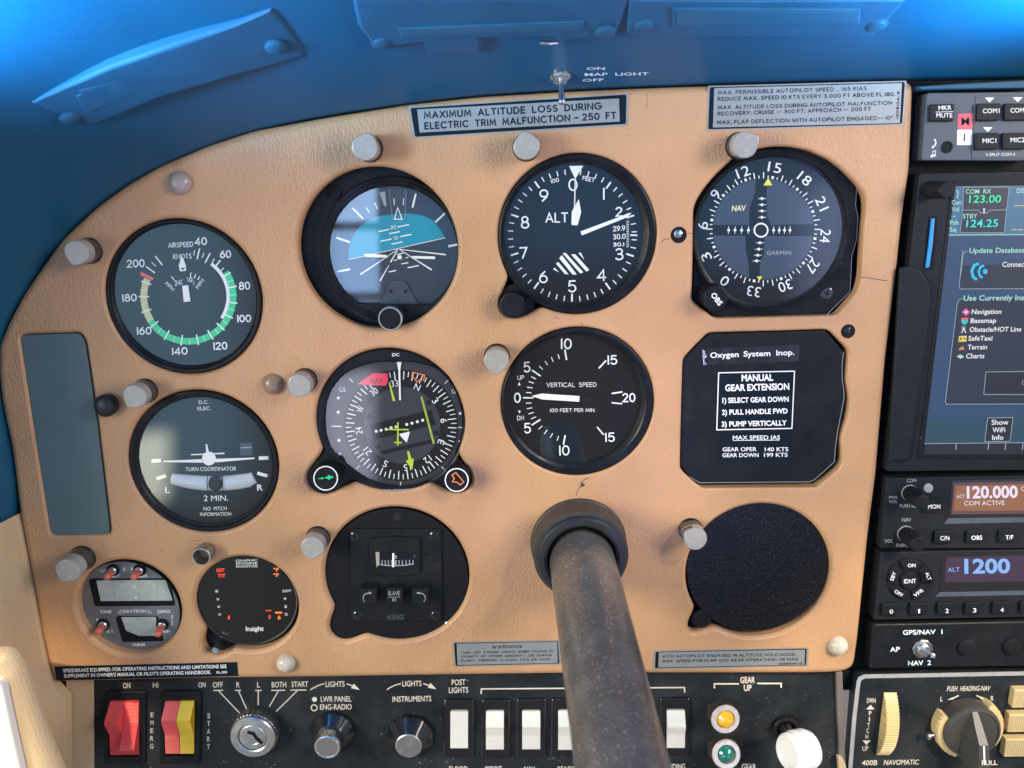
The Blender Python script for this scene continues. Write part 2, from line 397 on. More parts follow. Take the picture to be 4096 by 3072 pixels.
    def stext(s, f, st, p0, p1, cap, w, key, h, gap=.26):
        glyph = [STROKE.get(c) for c in st]; x = 0; parts = []
        for g in glyph:
            if g is None: x += .40; continue
            for pl in g[1]: parts.append([(x + a, b) for a, b in pl])
            x += g[0] + gap
        if not parts: return
        xs = [q[0] for pl in parts for q in pl]; x0, x1 = min(xs), max(xs)
        P0, P1 = Vector(p0), Vector(p1); d = P1 - P0
        n = Vector((d.y, -d.x)).normalized()
        if x1 - x0 < 1e-3: ex = d.normalized() * cap * .6; x0 = -.0
        else:
            dd = d.normalized() * max(d.length - w, 1); ex = dd / (x1 - x0); P0 = P0 + d.normalized() * w / 2
        cc = cap - w
        for pl in parts:
            q = [P0 + ex * (a - x0) + n * (b * cc + w / 2) for a, b in pl]
            closed = len(q) > 3 and (q[0] - q[-1]).length < 1e-3
            if closed: q = q[:-1]
            else:
                e0 = (q[0] - q[1]).normalized() * w * .35; e1 = (q[-1] - q[-2]).normalized() * w * .35
                q[0] = q[0] + e0; q[-1] = q[-1] + e1
            s.line(f, [tuple(a) for a in q], w, key, h, closed)
    # ---- solids
    def prism(s, f, pts, h0, h1, key, bev=0.0, seg=3, side=None, key_mm=False):
        """outline traced on its front plane h1, walls run back to h0; front edge rounded by bev"""
        w = [Vector(q) for q in pts] if key_mm else [pt(*f(*q), h1) for q in pts]
        loop_prism(s, w, h0, h1, key, bev, seg, side)
    def lathe(s, c, prof, key, n=64, axis=None, up=None, mod=None, keys=None, close=True):
        """c: world mm; prof: [(radius, height along the axis)] from back to front; keys: one per segment"""
        ax = Vector(axis or (0, -1, 0)).normalized()
        e1 = Vector(up or (0, 0, 1)); e1 = (e1 - ax * e1.dot(ax)).normalized(); e2 = ax.cross(e1)
        rows = []
        for k, (r, hh) in enumerate(prof):
            row = []
            for i in range(n):
                a = 2 * pi * i / n; rr = r * (mod(a, k) if mod else 1)
                row.append(Vector(c) + ax * hh + (e1 * cos(a) + e2 * sin(a)) * rr)
            rows.append(row)
        for k in range(len(rows) - 1):
            kk = keys[k] if keys else key
            s.add(rows[k] + rows[k + 1], [[i, (i + 1) % n, n + (i + 1) % n, n + i] for i in range(n)], kk)
        if close and prof[-1][0] > 1e-4: s.add(rows[-1], [list(range(n))], (keys[-1] if keys else key))
    def tube(s, path, rads, key, n=20, caps=True):
        rows = []
        for i, p in enumerate(path):
            a = path[max(i - 1, 0)]; b = path[min(i + 1, len(path) - 1)]
            t = (Vector(b) - Vector(a)).normalized()
            e1 = Vector((0, 1, 0)) if abs(t.y) < .9 else Vector((0, 0, 1))
            e1 = (e1 - t * e1.dot(t)).normalized(); e2 = t.cross(e1)
            rows.append([Vector(p) + (e1 * cos(2 * pi * j / n) + e2 * sin(2 * pi * j / n)) * rads[i] for j in range(n)])
        for k in range(len(rows) - 1):
            s.add(rows[k] + rows[k + 1], [[i, (i + 1) % n, n + (i + 1) % n, n + i] for i in range(n)], key)
        if caps: s.add(rows[0], [list(range(n))[::-1]], key); s.add(rows[-1], [list(range(n))], key)

def offset_loop(w, d):
    """move a loop (points in x,z) towards its inside by d"""
    n = len(w); ar = sum(w[i].x * w[(i + 1) % n].z - w[(i + 1) % n].x * w[i].z for i in range(n)); sg = 1 if ar > 0 else -1
    out = []
    for i in range(n):
        a, b, c = w[i - 1], w[i], w[(i + 1) % n]
        d1 = Vector((b.x - a.x, b.z - a.z)).normalized(); d2 = Vector((c.x - b.x, c.z - b.z)).normalized()
        n1 = Vector((-d1.y, d1.x)) * sg; n2 = Vector((-d2.y, d2.x)) * sg
        m = n1 + n2; m = m.normalized() if m.length > 1e-6 else n1
        k = d / max(.5, m.dot(n1))
        out.append(Vector((b.x + m.x * k, b.y, b.z + m.y * k)))
    return out
def loop_prism(s, w, h0, h1, key, bev=0.0, seg=3, side=None):
    n = len(w); rows = [[Vector((q.x, -h0, q.z)) for q in w]]
    sg = 1 if h1 > h0 else -1
    if bev > 0:
        rows.append([Vector((q.x, -(h1 - bev * sg), q.z)) for q in w])
        for k in range(1, seg + 1):
            a = pi / 2 * k / seg; ins = offset_loop(w, bev * (1 - cos(a))); hh = h1 - sg * bev * (1 - sin(a))
            rows.append([Vector((q.x, -hh, q.z)) for q in ins])
    else: rows.append([Vector((q.x, -h1, q.z)) for q in w])
    for k in range(len(rows) - 1):
        s.add(rows[k] + rows[k + 1], [[i, (i + 1) % n, n + (i + 1) % n, n + i] for i in range(n)], side if (side and k == 0) else key)
    top = rows[-1]
    tris = tessellate_polygon([[Vector((q.x, q.z, 0)) for q in top]])
    s.add(top, [list(t) for t in tris], key)

def rnd(pts, r, n=5):
    """round the corners of a polygon (frame pixels)"""
    out = []; m = len(pts)
    for i in range(m):
        a, b, c = Vector(pts[i - 1]), Vector(pts[i]), Vector(pts[(i + 1) % m])
        d1 = (a - b); d2 = (c - b); k = min(r, d1.length * .48, d2.length * .48)
        p, q = b + d1.normalized() * k, b + d2.normalized() * k
        for j in range(n + 1):
            t = j / n; out.append(tuple(p * (1 - t) ** 2 + b * 2 * t * (1 - t) + q * t * t))
    return out
def box(x0, y0, x1, y1): return [(x0, y0), (x1, y0), (x1, y1), (x0, y1)]

# ------------------------------------------------------------------ lettering
_gl = {}
def glyphs(st, bold=0.0):
    k = (st, bold)
    if k in _gl: return _gl[k]
    cu = bpy.data.curves.new('t', 'FONT'); cu.body = st; cu.offset = bold; cu.resolution_u = 3
    ob = bpy.data.objects.new('t', cu)
    me = bpy.data.meshes.new_from_object(ob)
    V = [(v.co.x, v.co.y) for v in me.vertices]; F = [list(p.vertices) for p in me.polygons]
    bpy.data.objects.remove(ob); bpy.data.curves.remove(cu); bpy.data.meshes.remove(me)
    _gl[k] = (V, F); return _gl[k]
CAPH = max(y for x, y in glyphs('H')[0])
def _a(cx, cy, rx, ry, a0, a1, n=9):
    return [(cx + rx * cos(radians(a0 + (a1 - a0) * i / n)), cy + ry * sin(radians(a0 + (a1 - a0) * i / n))) for i in range(n + 1)]
def _o(cx, cy, rx, ry, n=18):
    p = [(cx + rx * cos(2 * pi * i / n), cy + ry * sin(2 * pi * i / n)) for i in range(n)]; return p + [p[0]]
STROKE = {
 'A': (.74, [[(0, 0), (.37, 1), (.74, 0)], [(.13, .33), (.61, .33)]]),
 'B': (.58, [[(.28, .53), (0, .53), (0, 1), (.28, 1)] + _a(.28, .765, .24, .235, 85, -90), [(0, .53), (0, 0), (.28, 0)] + _a(.28, .265, .28, .265, -85, 90)]),
 'C': (.78, [_a(.46, .5, .46, .5, 48, 312, 14)]),
 'D': (.68, [[(.24, 0), (0, 0), (0, 1), (.24, 1)] + _a(.24, .5, .44, .5, 85, -85, 12) + [(.24, 0)]]),
 'E': (.50, [[(.5, 0), (0, 0), (0, 1), (.5, 1)], [(0, .52), (.45, .52)]]),
 'F': (.48, [[(0, 0), (0, 1), (.48, 1)], [(0, .52), (.42, .52)]]),
 'G': (.84, [_a(.46, .5, .46, .5, 48, 350, 16) + [(.9, .47), (.52, .47)]]),
 'H': (.66, [[(0, 0), (0, 1)], [(.66, 0), (.66, 1)], [(0, .52), (.66, .52)]]),
 'I': (.02, [[(0, 0), (0, 1)]]),
 'J': (.42, [[(.42, 1), (.42, .22)] + _a(.21, .22, .21, .22, -10, -170, 6)]),
 'K': (.60, [[(0, 0), (0, 1)], [(.58, 1), (0, .42)], [(.2, .6), (.6, 0)]]),
 'L': (.46, [[(0, 1), (0, 0), (.46, 0)]]),
 'M': (.84, [[(0, 0), (.1, 1), (.42, .2), (.74, 1), (.84, 0)]]),
 'N': (.68, [[(0, 0), (0, 1), (.68, 0), (.68, 1)]]),
 'O': (.92, [_o(.46, .5, .46, .5)]),
 'P': (.54, [[(0, 0), (0, 1), (.28, 1)] + _a(.28, .73, .26, .27, 85, -90) + [(0, .46)]]),
 'Q': (.92, [_o(.46, .5, .46, .5), [(.55, .25), (.9, -.06)]]),
 'R': (.58, [[(0, 0), (0, 1), (.28, 1)] + _a(.28, .74, .25, .26, 85, -90) + [(0, .48)], [(.26, .48), (.58, 0)]]),
 'S': (.54, [_a(.28, .755, .24, .245, 35, 262, 9) + _a(.27, .26, .27, .26, 82, -150, 10)]),
 'T': (.60, [[(0, 1), (.6, 1)], [(.3, 1), (.3, 0)]]),
 'U': (.62, [[(0, 1), (0, .3)] + _a(.31, .3, .31, .3, 190, 350, 8) + [(.62, 1)]]),
 'V': (.70, [[(0, 1), (.35, 0), (.7, 1)]]),
 'W': (.98, [[(0, 1), (.26, 0), (.49, .85), (.72, 0), (.98, 1)]]),
 'X': (.64, [[(0, 0), (.64, 1)], [(0, 1), (.64, 0)]]),
 'Y': (.64, [[(0, 1), (.32, .48), (.64, 1)], [(.32, .48), (.32, 0)]]),
 'Z': (.60, [[(0, 1), (.6, 1), (0, 0), (.6, 0)]]),
 '0': (.62, [_o(.31, .5, .31, .5)]),
 '1': (.02, [[(0, 0), (0, 1)]]),
 '2': (.60, [_a(.29, .72, .28, .28, 165, -25, 9) + [(0, 0), (.6, 0)]]),
 '3': (.56, [_a(.28, .76, .25, .24, 150, -80, 9) + [(.2, .52)], [(.24, .52)] + _a(.27, .265, .29, .265, 80, -150, 10)]),
 '4': (.64, [[(.48, 0), (.48, 1), (0, .28), (.64, .28)]]),
 '5': (.56, [[(.52, 1), (.09, 1), (.04, .56)] + _a(.27, .32, .29, .32, 128, -150, 11)]),
 '6': (.60, [_o(.30, .31, .30, .31), [(.02, .4), (.12, .68), (.44, 1)]]),
 '7': (.58, [[(0, 1), (.58, 1), (.2, 0)]]),
 '8': (.60, [_o(.30, .76, .245, .24), _o(.30, .265, .30, .265)]),
 '9': (.60, [_o(.30, .69, .30, .31), [(.58, .6), (.48, .32), (.16, 0)]]),
 '.': (.06, [[(0, 0), (.06, .06)]]), ',': (.08, [[(.06, .06), (0, -.14)]]), ':': (.06, [[(0, .1), (.05, .16)], [(0, .62), (.05, .68)]]), ';': (.08, [[(.05, .06), (0, -.14)], [(0, .6), (.05, .66)]]),
 '-': (.34, [[(0, .45), (.34, .45)]]), '_': (.55, [[(0, .45), (.55, .45)]]), '/': (.5, [[(0, -.05), (.5, 1.05)]]), '*': (.2, [_o(.1, .86, .1, .12, 10)]),
}

def smooth_loop(w, step):
    """resample a closed loop of world points to an even spacing"""
    n = len(w); seg = [(w[i], w[(i + 1) % n]) for i in range(n)]; L = [(b - a).length for a, b in seg]; tot = sum(L)
    m = max(12, int(tot / step)); out = []; k = 0; acc = 0
    for i in range(m):
        d = tot * i / m
        while acc + L[k] < d: acc += L[k]; k += 1
        a, b = seg[k]; out.append(a.lerp(b, (d - acc) / max(1e-9, L[k])))
    return out
def relax(w, it):
    for _ in range(it):
        n = len(w); w = [w[i] * .5 + (w[i - 1] + w[(i + 1) % n]) * .25 for i in range(n)]
    return w
def circ(f, c, r, h=0.0, lobes=(), n=160, soft=4):
    """circle (with round lobes) as world points on the plane h; r in frame pixels"""
    P = pt(*f(*c), h); R = r * FS(f) * mmpp(*f(*c), h)
    LB = [(pt(*f(a, b), h) - P, q * FS(f) * mmpp(*f(a, b), h)) for a, b, q in lobes]
    rr = []
    for i in range(n):
        a = 2 * pi * i / n; d = Vector((cos(a), 0, sin(a))); best = R
        for o, q in LB:
            t = d.dot(o); disc = q * q - (o.length_squared - t * t)
            if t > 0 and disc > 0: best = max(best, t + sqrt(disc))
        rr.append(best)
    if LB:
        for _ in range(soft): rr = [rr[i] * .5 + (rr[i - 1] + rr[(i + 1) % n]) * .25 for i in range(n)]
    return [P + Vector((cos(2 * pi * i / n), 0, sin(2 * pi * i / n))) * rr[i] for i in range(n)]

def grime_and_shade(m, spots, org):  # paints round dark spots: dirt, plus cast shade beside the post lights
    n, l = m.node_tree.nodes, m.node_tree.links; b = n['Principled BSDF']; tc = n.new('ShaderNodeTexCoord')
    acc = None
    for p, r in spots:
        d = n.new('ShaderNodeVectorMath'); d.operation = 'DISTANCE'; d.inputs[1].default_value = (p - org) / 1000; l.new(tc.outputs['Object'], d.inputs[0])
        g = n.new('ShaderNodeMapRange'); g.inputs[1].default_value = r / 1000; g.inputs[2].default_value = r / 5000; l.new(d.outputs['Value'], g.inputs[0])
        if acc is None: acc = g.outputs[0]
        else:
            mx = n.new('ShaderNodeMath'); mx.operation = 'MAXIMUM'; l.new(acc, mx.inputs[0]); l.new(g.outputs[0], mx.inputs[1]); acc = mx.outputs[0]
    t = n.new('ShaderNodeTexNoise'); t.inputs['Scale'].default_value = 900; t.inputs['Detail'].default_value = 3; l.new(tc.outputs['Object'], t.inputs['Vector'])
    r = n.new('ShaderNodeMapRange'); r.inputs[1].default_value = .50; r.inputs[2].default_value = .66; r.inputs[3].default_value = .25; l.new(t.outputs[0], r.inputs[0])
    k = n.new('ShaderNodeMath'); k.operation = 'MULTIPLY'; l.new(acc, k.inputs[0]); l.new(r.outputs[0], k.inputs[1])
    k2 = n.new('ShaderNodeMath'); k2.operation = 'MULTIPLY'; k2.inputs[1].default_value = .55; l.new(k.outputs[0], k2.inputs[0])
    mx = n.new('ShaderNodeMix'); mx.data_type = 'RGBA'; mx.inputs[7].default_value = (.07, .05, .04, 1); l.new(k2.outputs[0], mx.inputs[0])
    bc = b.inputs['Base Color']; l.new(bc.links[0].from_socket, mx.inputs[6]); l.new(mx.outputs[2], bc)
def inside(x, z, w):
    c = False; n = len(w); j = n - 1
    for i in range(n):
        a, b = w[i], w[j]
        if (a.z > z) != (b.z > z) and x < (b.x - a.x) * (z - a.z) / (b.z - a.z) + a.x: c = not c
        j = i
    return c
def keep_tris(r, outer, holes):
    """the triangles of a filled outline that lie in none of its holes"""
    bb = [(min(q.x for q in w), max(q.x for q in w), min(q.z for q in w), max(q.z for q in w)) for w in holes]
    out = []
    for t in r[2]:
        x = sum(r[0][i].x for i in t) / len(t); z = sum(r[0][i].y for i in t) / len(t)
        if not inside(x, z, outer): continue
        if any(b[0] <= x <= b[1] and b[2] <= z <= b[3] and inside(x, z, w) for b, w in zip(bb, holes)): continue
        out.append(list(t))
    return out

# ================================================================== LARGE STRUCTURE
# ------------------------------------------------------------------ tan moulded instrument panel
OUT = [C(1530, 478), C(1556, 484), C(1566, 498), C(1545, 1000), C(1500, 1300), G2(385, 0), G2(290, 780), G2(215, 1659), RD(150, 600), RD(75, 1350), RD(45, 1570),
       AP(552, 625), AP(540, 668), AP(505, 700), AP(440, 722), AP(300, 736), AP(0, 740), CO(870, 1180), (2200, 2702), IG(2212, 237), IG(1100, 255), IG(0, 266), CK(200, 1272), CK(80, 1275), LL(575, 577),
       LL(535, 560), LL(510, 520), LL(480, 440), LL(390, 50), L2(215, 510), L2(150, 180), L1(120, 1330), L1(100, 1170), L1(65, 900), L1(20, 700), L1(-5, 560), L1(-20, 400), L1(-18, 200),
       DD(0, 940), DD(40, 830), DD(150, 620), DD(300, 400), DD(450, 192), A(600, 1308), A(800, 1163), A(1000, 1050), A(1300, 922), A(1600, 825), A(2050, 742), B(540, 656), B(1000, 608), B(1500, 578),
       B(1900, 559), B(2212, 547), C(300, 508), C(700, 494), C(1100, 486)]
GEARHOLE = [(405, 178), (700, 170), (1100, 160), (1450, 148), (1478, 158), (1650, 330), (1645, 440), (1630, 600), (1643, 680), (1657, 760), (1655, 840), (1640, 930), (1585, 1100), (1582, 1160), (1592, 1210), (1590, 1340), (1560, 1390), (1400, 1520), (1385, 1550), (900, 1553), (350, 1560), (240, 1470), (155, 1385), (160, 1100), (170, 700), (180, 410), (290, 290)]
CDIHOLE = [(275, 640), (300, 560), (370, 450), (470, 330), (620, 190), (760, 118), (950, 80), (1130, 80), (1300, 112), (1480, 190), (1590, 270), (1700, 380), (1775, 470), (1805, 540), (1808, 640), (1785, 800), (1775, 1000), (1765, 1230), (1735, 1350), (1640, 1470), (1545, 1575), (1000, 1590), (460, 1602), (260, 1440), (268, 1150), (272, 900)]
BLANKHOLE = rnd([(128, 148), (530, 133), (565, 190), (640, 680), (735, 1475), (335, 1482), (235, 860)], 42)
W2 = lambda f, pts, h=0: [pt(*f(*q), h) for q in pts]
HOLES = {  # loop, lip width, sharp
 'asi': (circ(DD, (1353, 631), 577), 2.3), 'ai': (circ(AI, (854, 926), 666), 2.6), 'alt': (circ(AL, (905, 866), 706, lobes=[(365, 1455, 165)]), 1.5),
 'vsi': (circ(VS, (970, 857), 729), 1.5), 'cdi': (W2(CD, CDIHOLE), 1.6), 'hsi': (circ(HS, (920, 855), 757, lobes=[(262, 1425, 205), (1590, 1440, 180)]), 2.3),
 'tc': (circ(TC, (742, 835), 710), 2.4), 'clk': (circ(CK, (634, 672), 417), 3.4), 'em': (circ(CK, (1580, 642), 416, lobes=[(1335, 955), ] and [(1335, 955, 120)]), 3.0),
 'slv': (circ(SL, (918, 835), 687, lobes=[(430, 1315, 166)]), 2.8), 'gear': (W2(PL, GEARHOLE), 1.2), 'blank': (circ(CO, (1523, 573), 426, lobes=[(1168, 882, 70)]), 2.6), 'left': (W2(L1, BLANKHOLE), 2.2),
}
def build_panel():
    mb = MB()
    pts2, edges, loops = [], [], []
    def shell(loop, width, hole, depth, tall):
        """rolled edge between the loop and the flat face; returns the inset loop"""
        n = len(loop)
        cen = sum(loop, Vector()) / n
        rows = []
        if hole: prof = [(0, -depth), (0, -tall), (.18, -tall * .55), (.42, -tall * .22), (.72, .02), (.88, .10), (1, 0)]
        else: prof = [(0, -depth), (0, -tall), (.12, -tall * .6), (.35, -tall * .28), (.7, -tall * .06), (1, 0)]
        for t, hh in prof:
            w = offset_loop(loop, (-1 if hole else 1) * t * width) if t else loop
            rows.append([Vector((q.x, -hh, q.z)) for q in w])
        for k in range(len(rows) - 1):
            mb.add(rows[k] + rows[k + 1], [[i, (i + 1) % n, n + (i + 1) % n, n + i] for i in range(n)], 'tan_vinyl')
        return rows[-1]
    out = relax(smooth_loop([pt(u, v) for u, v in OUT], 2.0), 3)
    loops.append(shell(out, 4.2, False, 9, 3.2))
    for k, (lp, wd) in HOLES.items():
        lp = smooth_loop(lp, 1.5)
        if k in ('cdi', 'gear'): lp = relax(lp, 2)
        loops.append(shell(lp, wd, True, 7, min(1.9, wd * .75)))
    for lp in loops:
        b = len(pts2)
        for q in lp: pts2.append(Vector((q.x, q.z)))
        edges += [(b + i, b + (i + 1) % len(lp)) for i in range(len(lp))]
    r = delaunay_2d_cdt(pts2, edges, [], 0, 1e-4)
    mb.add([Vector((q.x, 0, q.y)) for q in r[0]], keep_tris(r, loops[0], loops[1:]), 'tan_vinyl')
    t = thing('instrument_panel', 'tan leather-grained instrument panel with round cut-outs for the dials', 'instrument panel', pt(2050, 1500))
    mb.build('panel_skin', t, smooth=50)
    # splits and cracks in the skin, each a part
    for f, pl, w in [(AL, [(1640, 928), (1672, 905), (1712, 897), (1738, 884)], 5), (CD, [(210, 848), (270, 850)], 4), (CD, [(1755, 1236), (1830, 1242), (1900, 1256), (1990, 1268)], 6), (VS, [(1003, 92), (1018, 118), (1032, 152)], 6),
                     (VS, [(1075, 1566), (1030, 1590), (1008, 1625)], 6), (CO, [(480, 50), (465, 80), (447, 122)], 3), (AL, [(700, 1582), (706, 1592), (740, 1602)], 4), (B, [(2035, 590), (2040, 640), (2030, 690)], 1.5), (CK, [(1170, 125), (1200, 130), (1225, 118)], 3)]:
        c = MB(); c.line(f, pl, w, 'crack', .03); c.build('skin_crack', t, smooth=0)
    c = MB(); c.poly(VS, [(1000, 1655), (1012, 1618), (1050, 1632), (1025, 1650)], 'crack', .03)
    c.poly(VS, [(985, 1656), (1005, 1600), (1018, 1606), (1000, 1640)], 'foil', .05)
    c.build('skin_tear', t, smooth=0)
    return t
panel = build_panel()
grime_and_shade(MATS['tan_vinyl'], [(pt(*HS(1790, 1420)), 17), (pt(*TC(1640, 960)), 15), (pt(*VS(10, 1560)), 16), (pt(*B(1080, 930)), 15), (pt(*B(60, 930)), 15), (pt(*VS(40, 470)), 13), (pt(*CO(990, 330)), 15), (pt(*AL(200, 1440)), 13), (pt(*CK(1230, 150)), 12), (pt(*HS(20, 1440)), 14), (pt(*A(1120, 1080)), 10), (pt(*AP(400, 470)), 12), (pt(*IG(760, 130)), 10), (pt(*C(420, 860)), 14), (pt(*CO(150, 330)), 14), (pt(*L1(760, 560)), 13)], pt(2050, 1500))  # spots left of the post lights paint their cast shade

# ------------------------------------------------------------------ dark metal behind the panel openings and the centre stack
mb = MB(); back = [(-200, 250), (4400, 250), (4400, 2760), (-200, 2760)]
mb.prism(PX, back, -16, -14, 'black_matte')
bk = mb.build('panel_backing'); bk['label'] = 'dark backing sheet seen through gaps behind the panel and radios'; bk['category'] = 'backing sheet'

# ------------------------------------------------------------------ glareshield hood flaring out above the panel
EDGE = [(40, 2170), (58, 2090), L1(98, 1170), L1(62, 900), L1(18, 700), L1(-10, 560), L1(-24, 400), L1(-22, 200), (-4, 1360), (18, 1300), (78, 1186), (160, 1067), (241, 953), (376, 828), (502, 738), (630, 668),
        (820, 586), (1010, 522), (1295, 466), (1640, 414), (1932, 382), (2250, 362), (2502, 350), (2700, 343), (2800, 338), (3073, 331), (3330, 324), (3560, 319), (3680, 316), (3800, 314), (4000, 311), (4300, 307)]
def build_hood():
    e = [pt(u, v) for u, v in EDGE]
    # even spacing along the open edge
    acc = [0]
    for i in range(1, len(e)): acc.append(acc[-1] + (e[i] - e[i - 1]).length)
    m = 150; w = []
    for i in range(m + 1):
        d = acc[-1] * i / m; k = max(j for j in range(len(acc)) if acc[j] <= d + 1e-9); k = min(k, len(e) - 2)
        w.append(e[k].lerp(e[k + 1], (d - acc[k]) / (acc[k + 1] - acc[k])))
    for _ in range(6): w = [w[0]] + [w[i] * .5 + (w[i - 1] + w[i + 1]) * .25 for i in range(1, m)] + [w[-1]]
    nr = []
    for i in range(m + 1):
        d = w[min(i + 1, m)] - w[max(i - 1, 0)]; nr.append(Vector((-d.z, 0, d.x)).normalized())
    for _ in range(30): nr = [nr[0]] + [(nr[i] * .5 + (nr[i - 1] + nr[i + 1]) * .25).normalized() for i in range(1, m)] + [nr[-1]]
    rows = []
    for d, o in [(-12, .4), (-3, .5), (0, .8), (2, 1.6), (5, 3), (12, 6.0), (22, 10.4), (34, 15.4), (48, 21.2), (64, 28), (82, 35.5), (102, 44), (125, 54), (150, 65), (180, 79)]:
        rows.append([Vector((p.x, -d, p.z)) + q * o for p, q in zip(w, nr)])
    mb = MB(); n = m + 1
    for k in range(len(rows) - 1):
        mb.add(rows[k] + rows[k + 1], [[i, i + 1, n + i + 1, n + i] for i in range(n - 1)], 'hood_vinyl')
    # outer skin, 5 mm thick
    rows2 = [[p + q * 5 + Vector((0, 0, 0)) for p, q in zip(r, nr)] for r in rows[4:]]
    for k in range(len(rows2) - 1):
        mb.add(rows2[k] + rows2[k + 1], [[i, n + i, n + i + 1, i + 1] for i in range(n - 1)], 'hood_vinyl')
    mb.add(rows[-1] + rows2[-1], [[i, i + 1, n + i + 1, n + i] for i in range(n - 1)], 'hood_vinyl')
    t = thing('glareshield', 'dark grained glareshield hood curving over the top of the tan panel', 'glareshield', pt(2050, 330))
    mb.build('hood_skin', t, smooth=60)
    faces = [[k * n + i, k * n + i + 1, (k + 1) * n + i + 1, (k + 1) * n + i] for k in range(2, len(rows) - 1) for i in range(n - 1)]
    bvh = BVHTree.FromPolygons([tuple(p) for r in rows for p in r], faces)
    return t, bvh
hood, HOODBVH = build_hood()
CAMP = Vector((0, -DIST, 0))
def hood_hit(u, v):
    d = ray(u, v).normalized()
    loc, nrm, i, dist = HOODBVH.ray_cast(CAMP, d, 1000)
    if loc is None: return None, None
    if nrm.dot(d) > 0: nrm = -nrm
    return loc, nrm
def hood_pt(u, v, h):
    loc, nrm = hood_hit(u, v)
    if loc is None:     # past the hood's rim: stay in its plane
        loc, nrm = hood_hit(u, max(v, 30)); 
    return loc + nrm * h
def hood_plate(mb, f, pts, key, h0, h1, bev=.6):
    p = [f(*q) for q in pts]
    base = [hood_hit(*q) for q in p]
    ok = [b for b in base if b[0] is not None]
    nn = sum((b[1] for b in ok), Vector()).normalized()
    cen = sum((b[0] for b in ok), Vector()) / len(ok)
    # flat plate: intersect the sight lines with its own plane
    def flat(h, sc=0.0):
        o = []
        for u, v in p:
            d = ray(u, v); c0 = cen + nn * h1
            t = (c0 - CAMP).dot(nn) / d.dot(nn); q = CAMP + d * t
            o.append(q - nn * (h1 - h) - (q - c0).normalized() * sc)
        return o
    rows = [flat(h0), flat(h1 - bev), flat(h1 - bev * .3, bev * .3), flat(h1, bev)]
    n = len(p)
    for k in range(3): mb.add(rows[k] + rows[k + 1], [[i, (i + 1) % n, n + (i + 1) % n, n + i] for i in range(n)], key)
    mb.add(rows[3], [list(range(n))], key)
    return cen, nn

# ------------------------------------------------------------------ tan side trim on the left, below the hood
def build_trim():
    seam = [(70, 2060), (82, 2105), (132, 2364), (185, 2625), (200, 2700), (218, 2745), (266, 2800), (268, 2950), (270, 3150)]
    mb = MB(); rows = []
    for d, o in [(-6, 0), (0, -.6), (1.5, -1.2), (20, -4), (60, -14), (110, -30)]:
        rows.append([Vector((q.x + o, -d, q.z)) for q in (pt(*s) for s in seam)])
    n = len(seam)
    for k in range(len(rows) - 1): mb.add(rows[k] + rows[k + 1], [[i, n + i, n + i + 1, i + 1] for i in range(n - 1)], 'trim_vinyl')
    t = thing('side_trim', 'tan side trim wall in shade left of the panel, below the hood', 'side trim', pt(132, 2364))
    mb.build('trim_wall', t, smooth=50)
    mb = MB()
    mb.prism(PX, [(262, 2640), (374, 2640), (376, 3200), (266, 3200)], -12, -7, 'trim_vinyl', .8)
    mb.build('lower_facing', t)
    # soft arm pad nearer the pilot
    mb = MB()
    pad = rnd([(-150, 2588), (58, 2584), (104, 2650), (152, 2780), (205, 2930), (300, 3150), (-150, 3150)], 34, 8)
    fr = [pt(u, v, 54) for u, v in pad]; rows = [[pt(u - 46, v + 26, 6) for u, v in pad], fr]
    for k in range(1, 8):
        a = pi / 2 * k / 7; rows.append([Vector((q.x, -54 - 9 * sin(a), q.z)) for q in offset_loop(fr, 9 * (1 - cos(a)))])
    n = len(pad)
    for k in range(len(rows) - 1): mb.add(rows[k] + rows[k + 1], [[i, (i + 1) % n, n + (i + 1) % n, n + i] for i in range(n)], 'trim_vinyl')
    mb.add(rows[-1], [list(t) for t in tessellate_polygon([[Vector((q.x, q.z, 0)) for q in rows[-1]]])], 'trim_vinyl')
    o = mb.build('arm_pad', None, at=pt(100, 2800, 40)); o['label'] = 'sunlit tan padded edge of the side trim, lower left corner'; o['category'] = 'arm pad'
    mb = MB()
    mb.prism(PX, [(-120, 2730), (-10, 2734), (4, 2750), (40, 2905), (84, 3095), (92, 3160), (-120, 3160)], 58, 68, 'knob_white', 1.5, 3)
    o = mb.build('door_sill', None, at=pt(10, 3000, 60)); o['label'] = 'white sunlit door sill in the extreme lower left corner'; o['category'] = 'door sill'
build_trim()

# ------------------------------------------------------------------ lower black switch panel
SWH = -7.0
sp = thing('switch_panel', 'black lower switch panel with cream lettering under the tan panel', 'switch panel', pt(1850, 2900, SWH))
mb = MB()
mb.prism(PX, [(376, 2660), (3336, 2660), (3338, 2760), (3354, 3220), (378, 3220)], SWH - 3, SWH, 'switch_panel_black', .5)
mb.build('face_plate', sp)
mb = MB(); mb.prism(PX, [(3345, 2690), (3371, 2690), (3380, 3000), (3392, 3220), (3362, 3220)], SWH - 4, SWH + 2, 'rail_brown', .6)
mb.prism(PX, [(3352, 3030), (3372, 3034), (3384, 3060), (3390, 3120), (3360, 3120)], SWH + 2, SWH + 5, 'trim_vinyl', .6)
o = mb.build('divider_rail', None, at=pt(3362, 2950, SWH)); o['label'] = 'narrow brown upright divider rail right of the white gear knob'; o['category'] = 'divider rail'

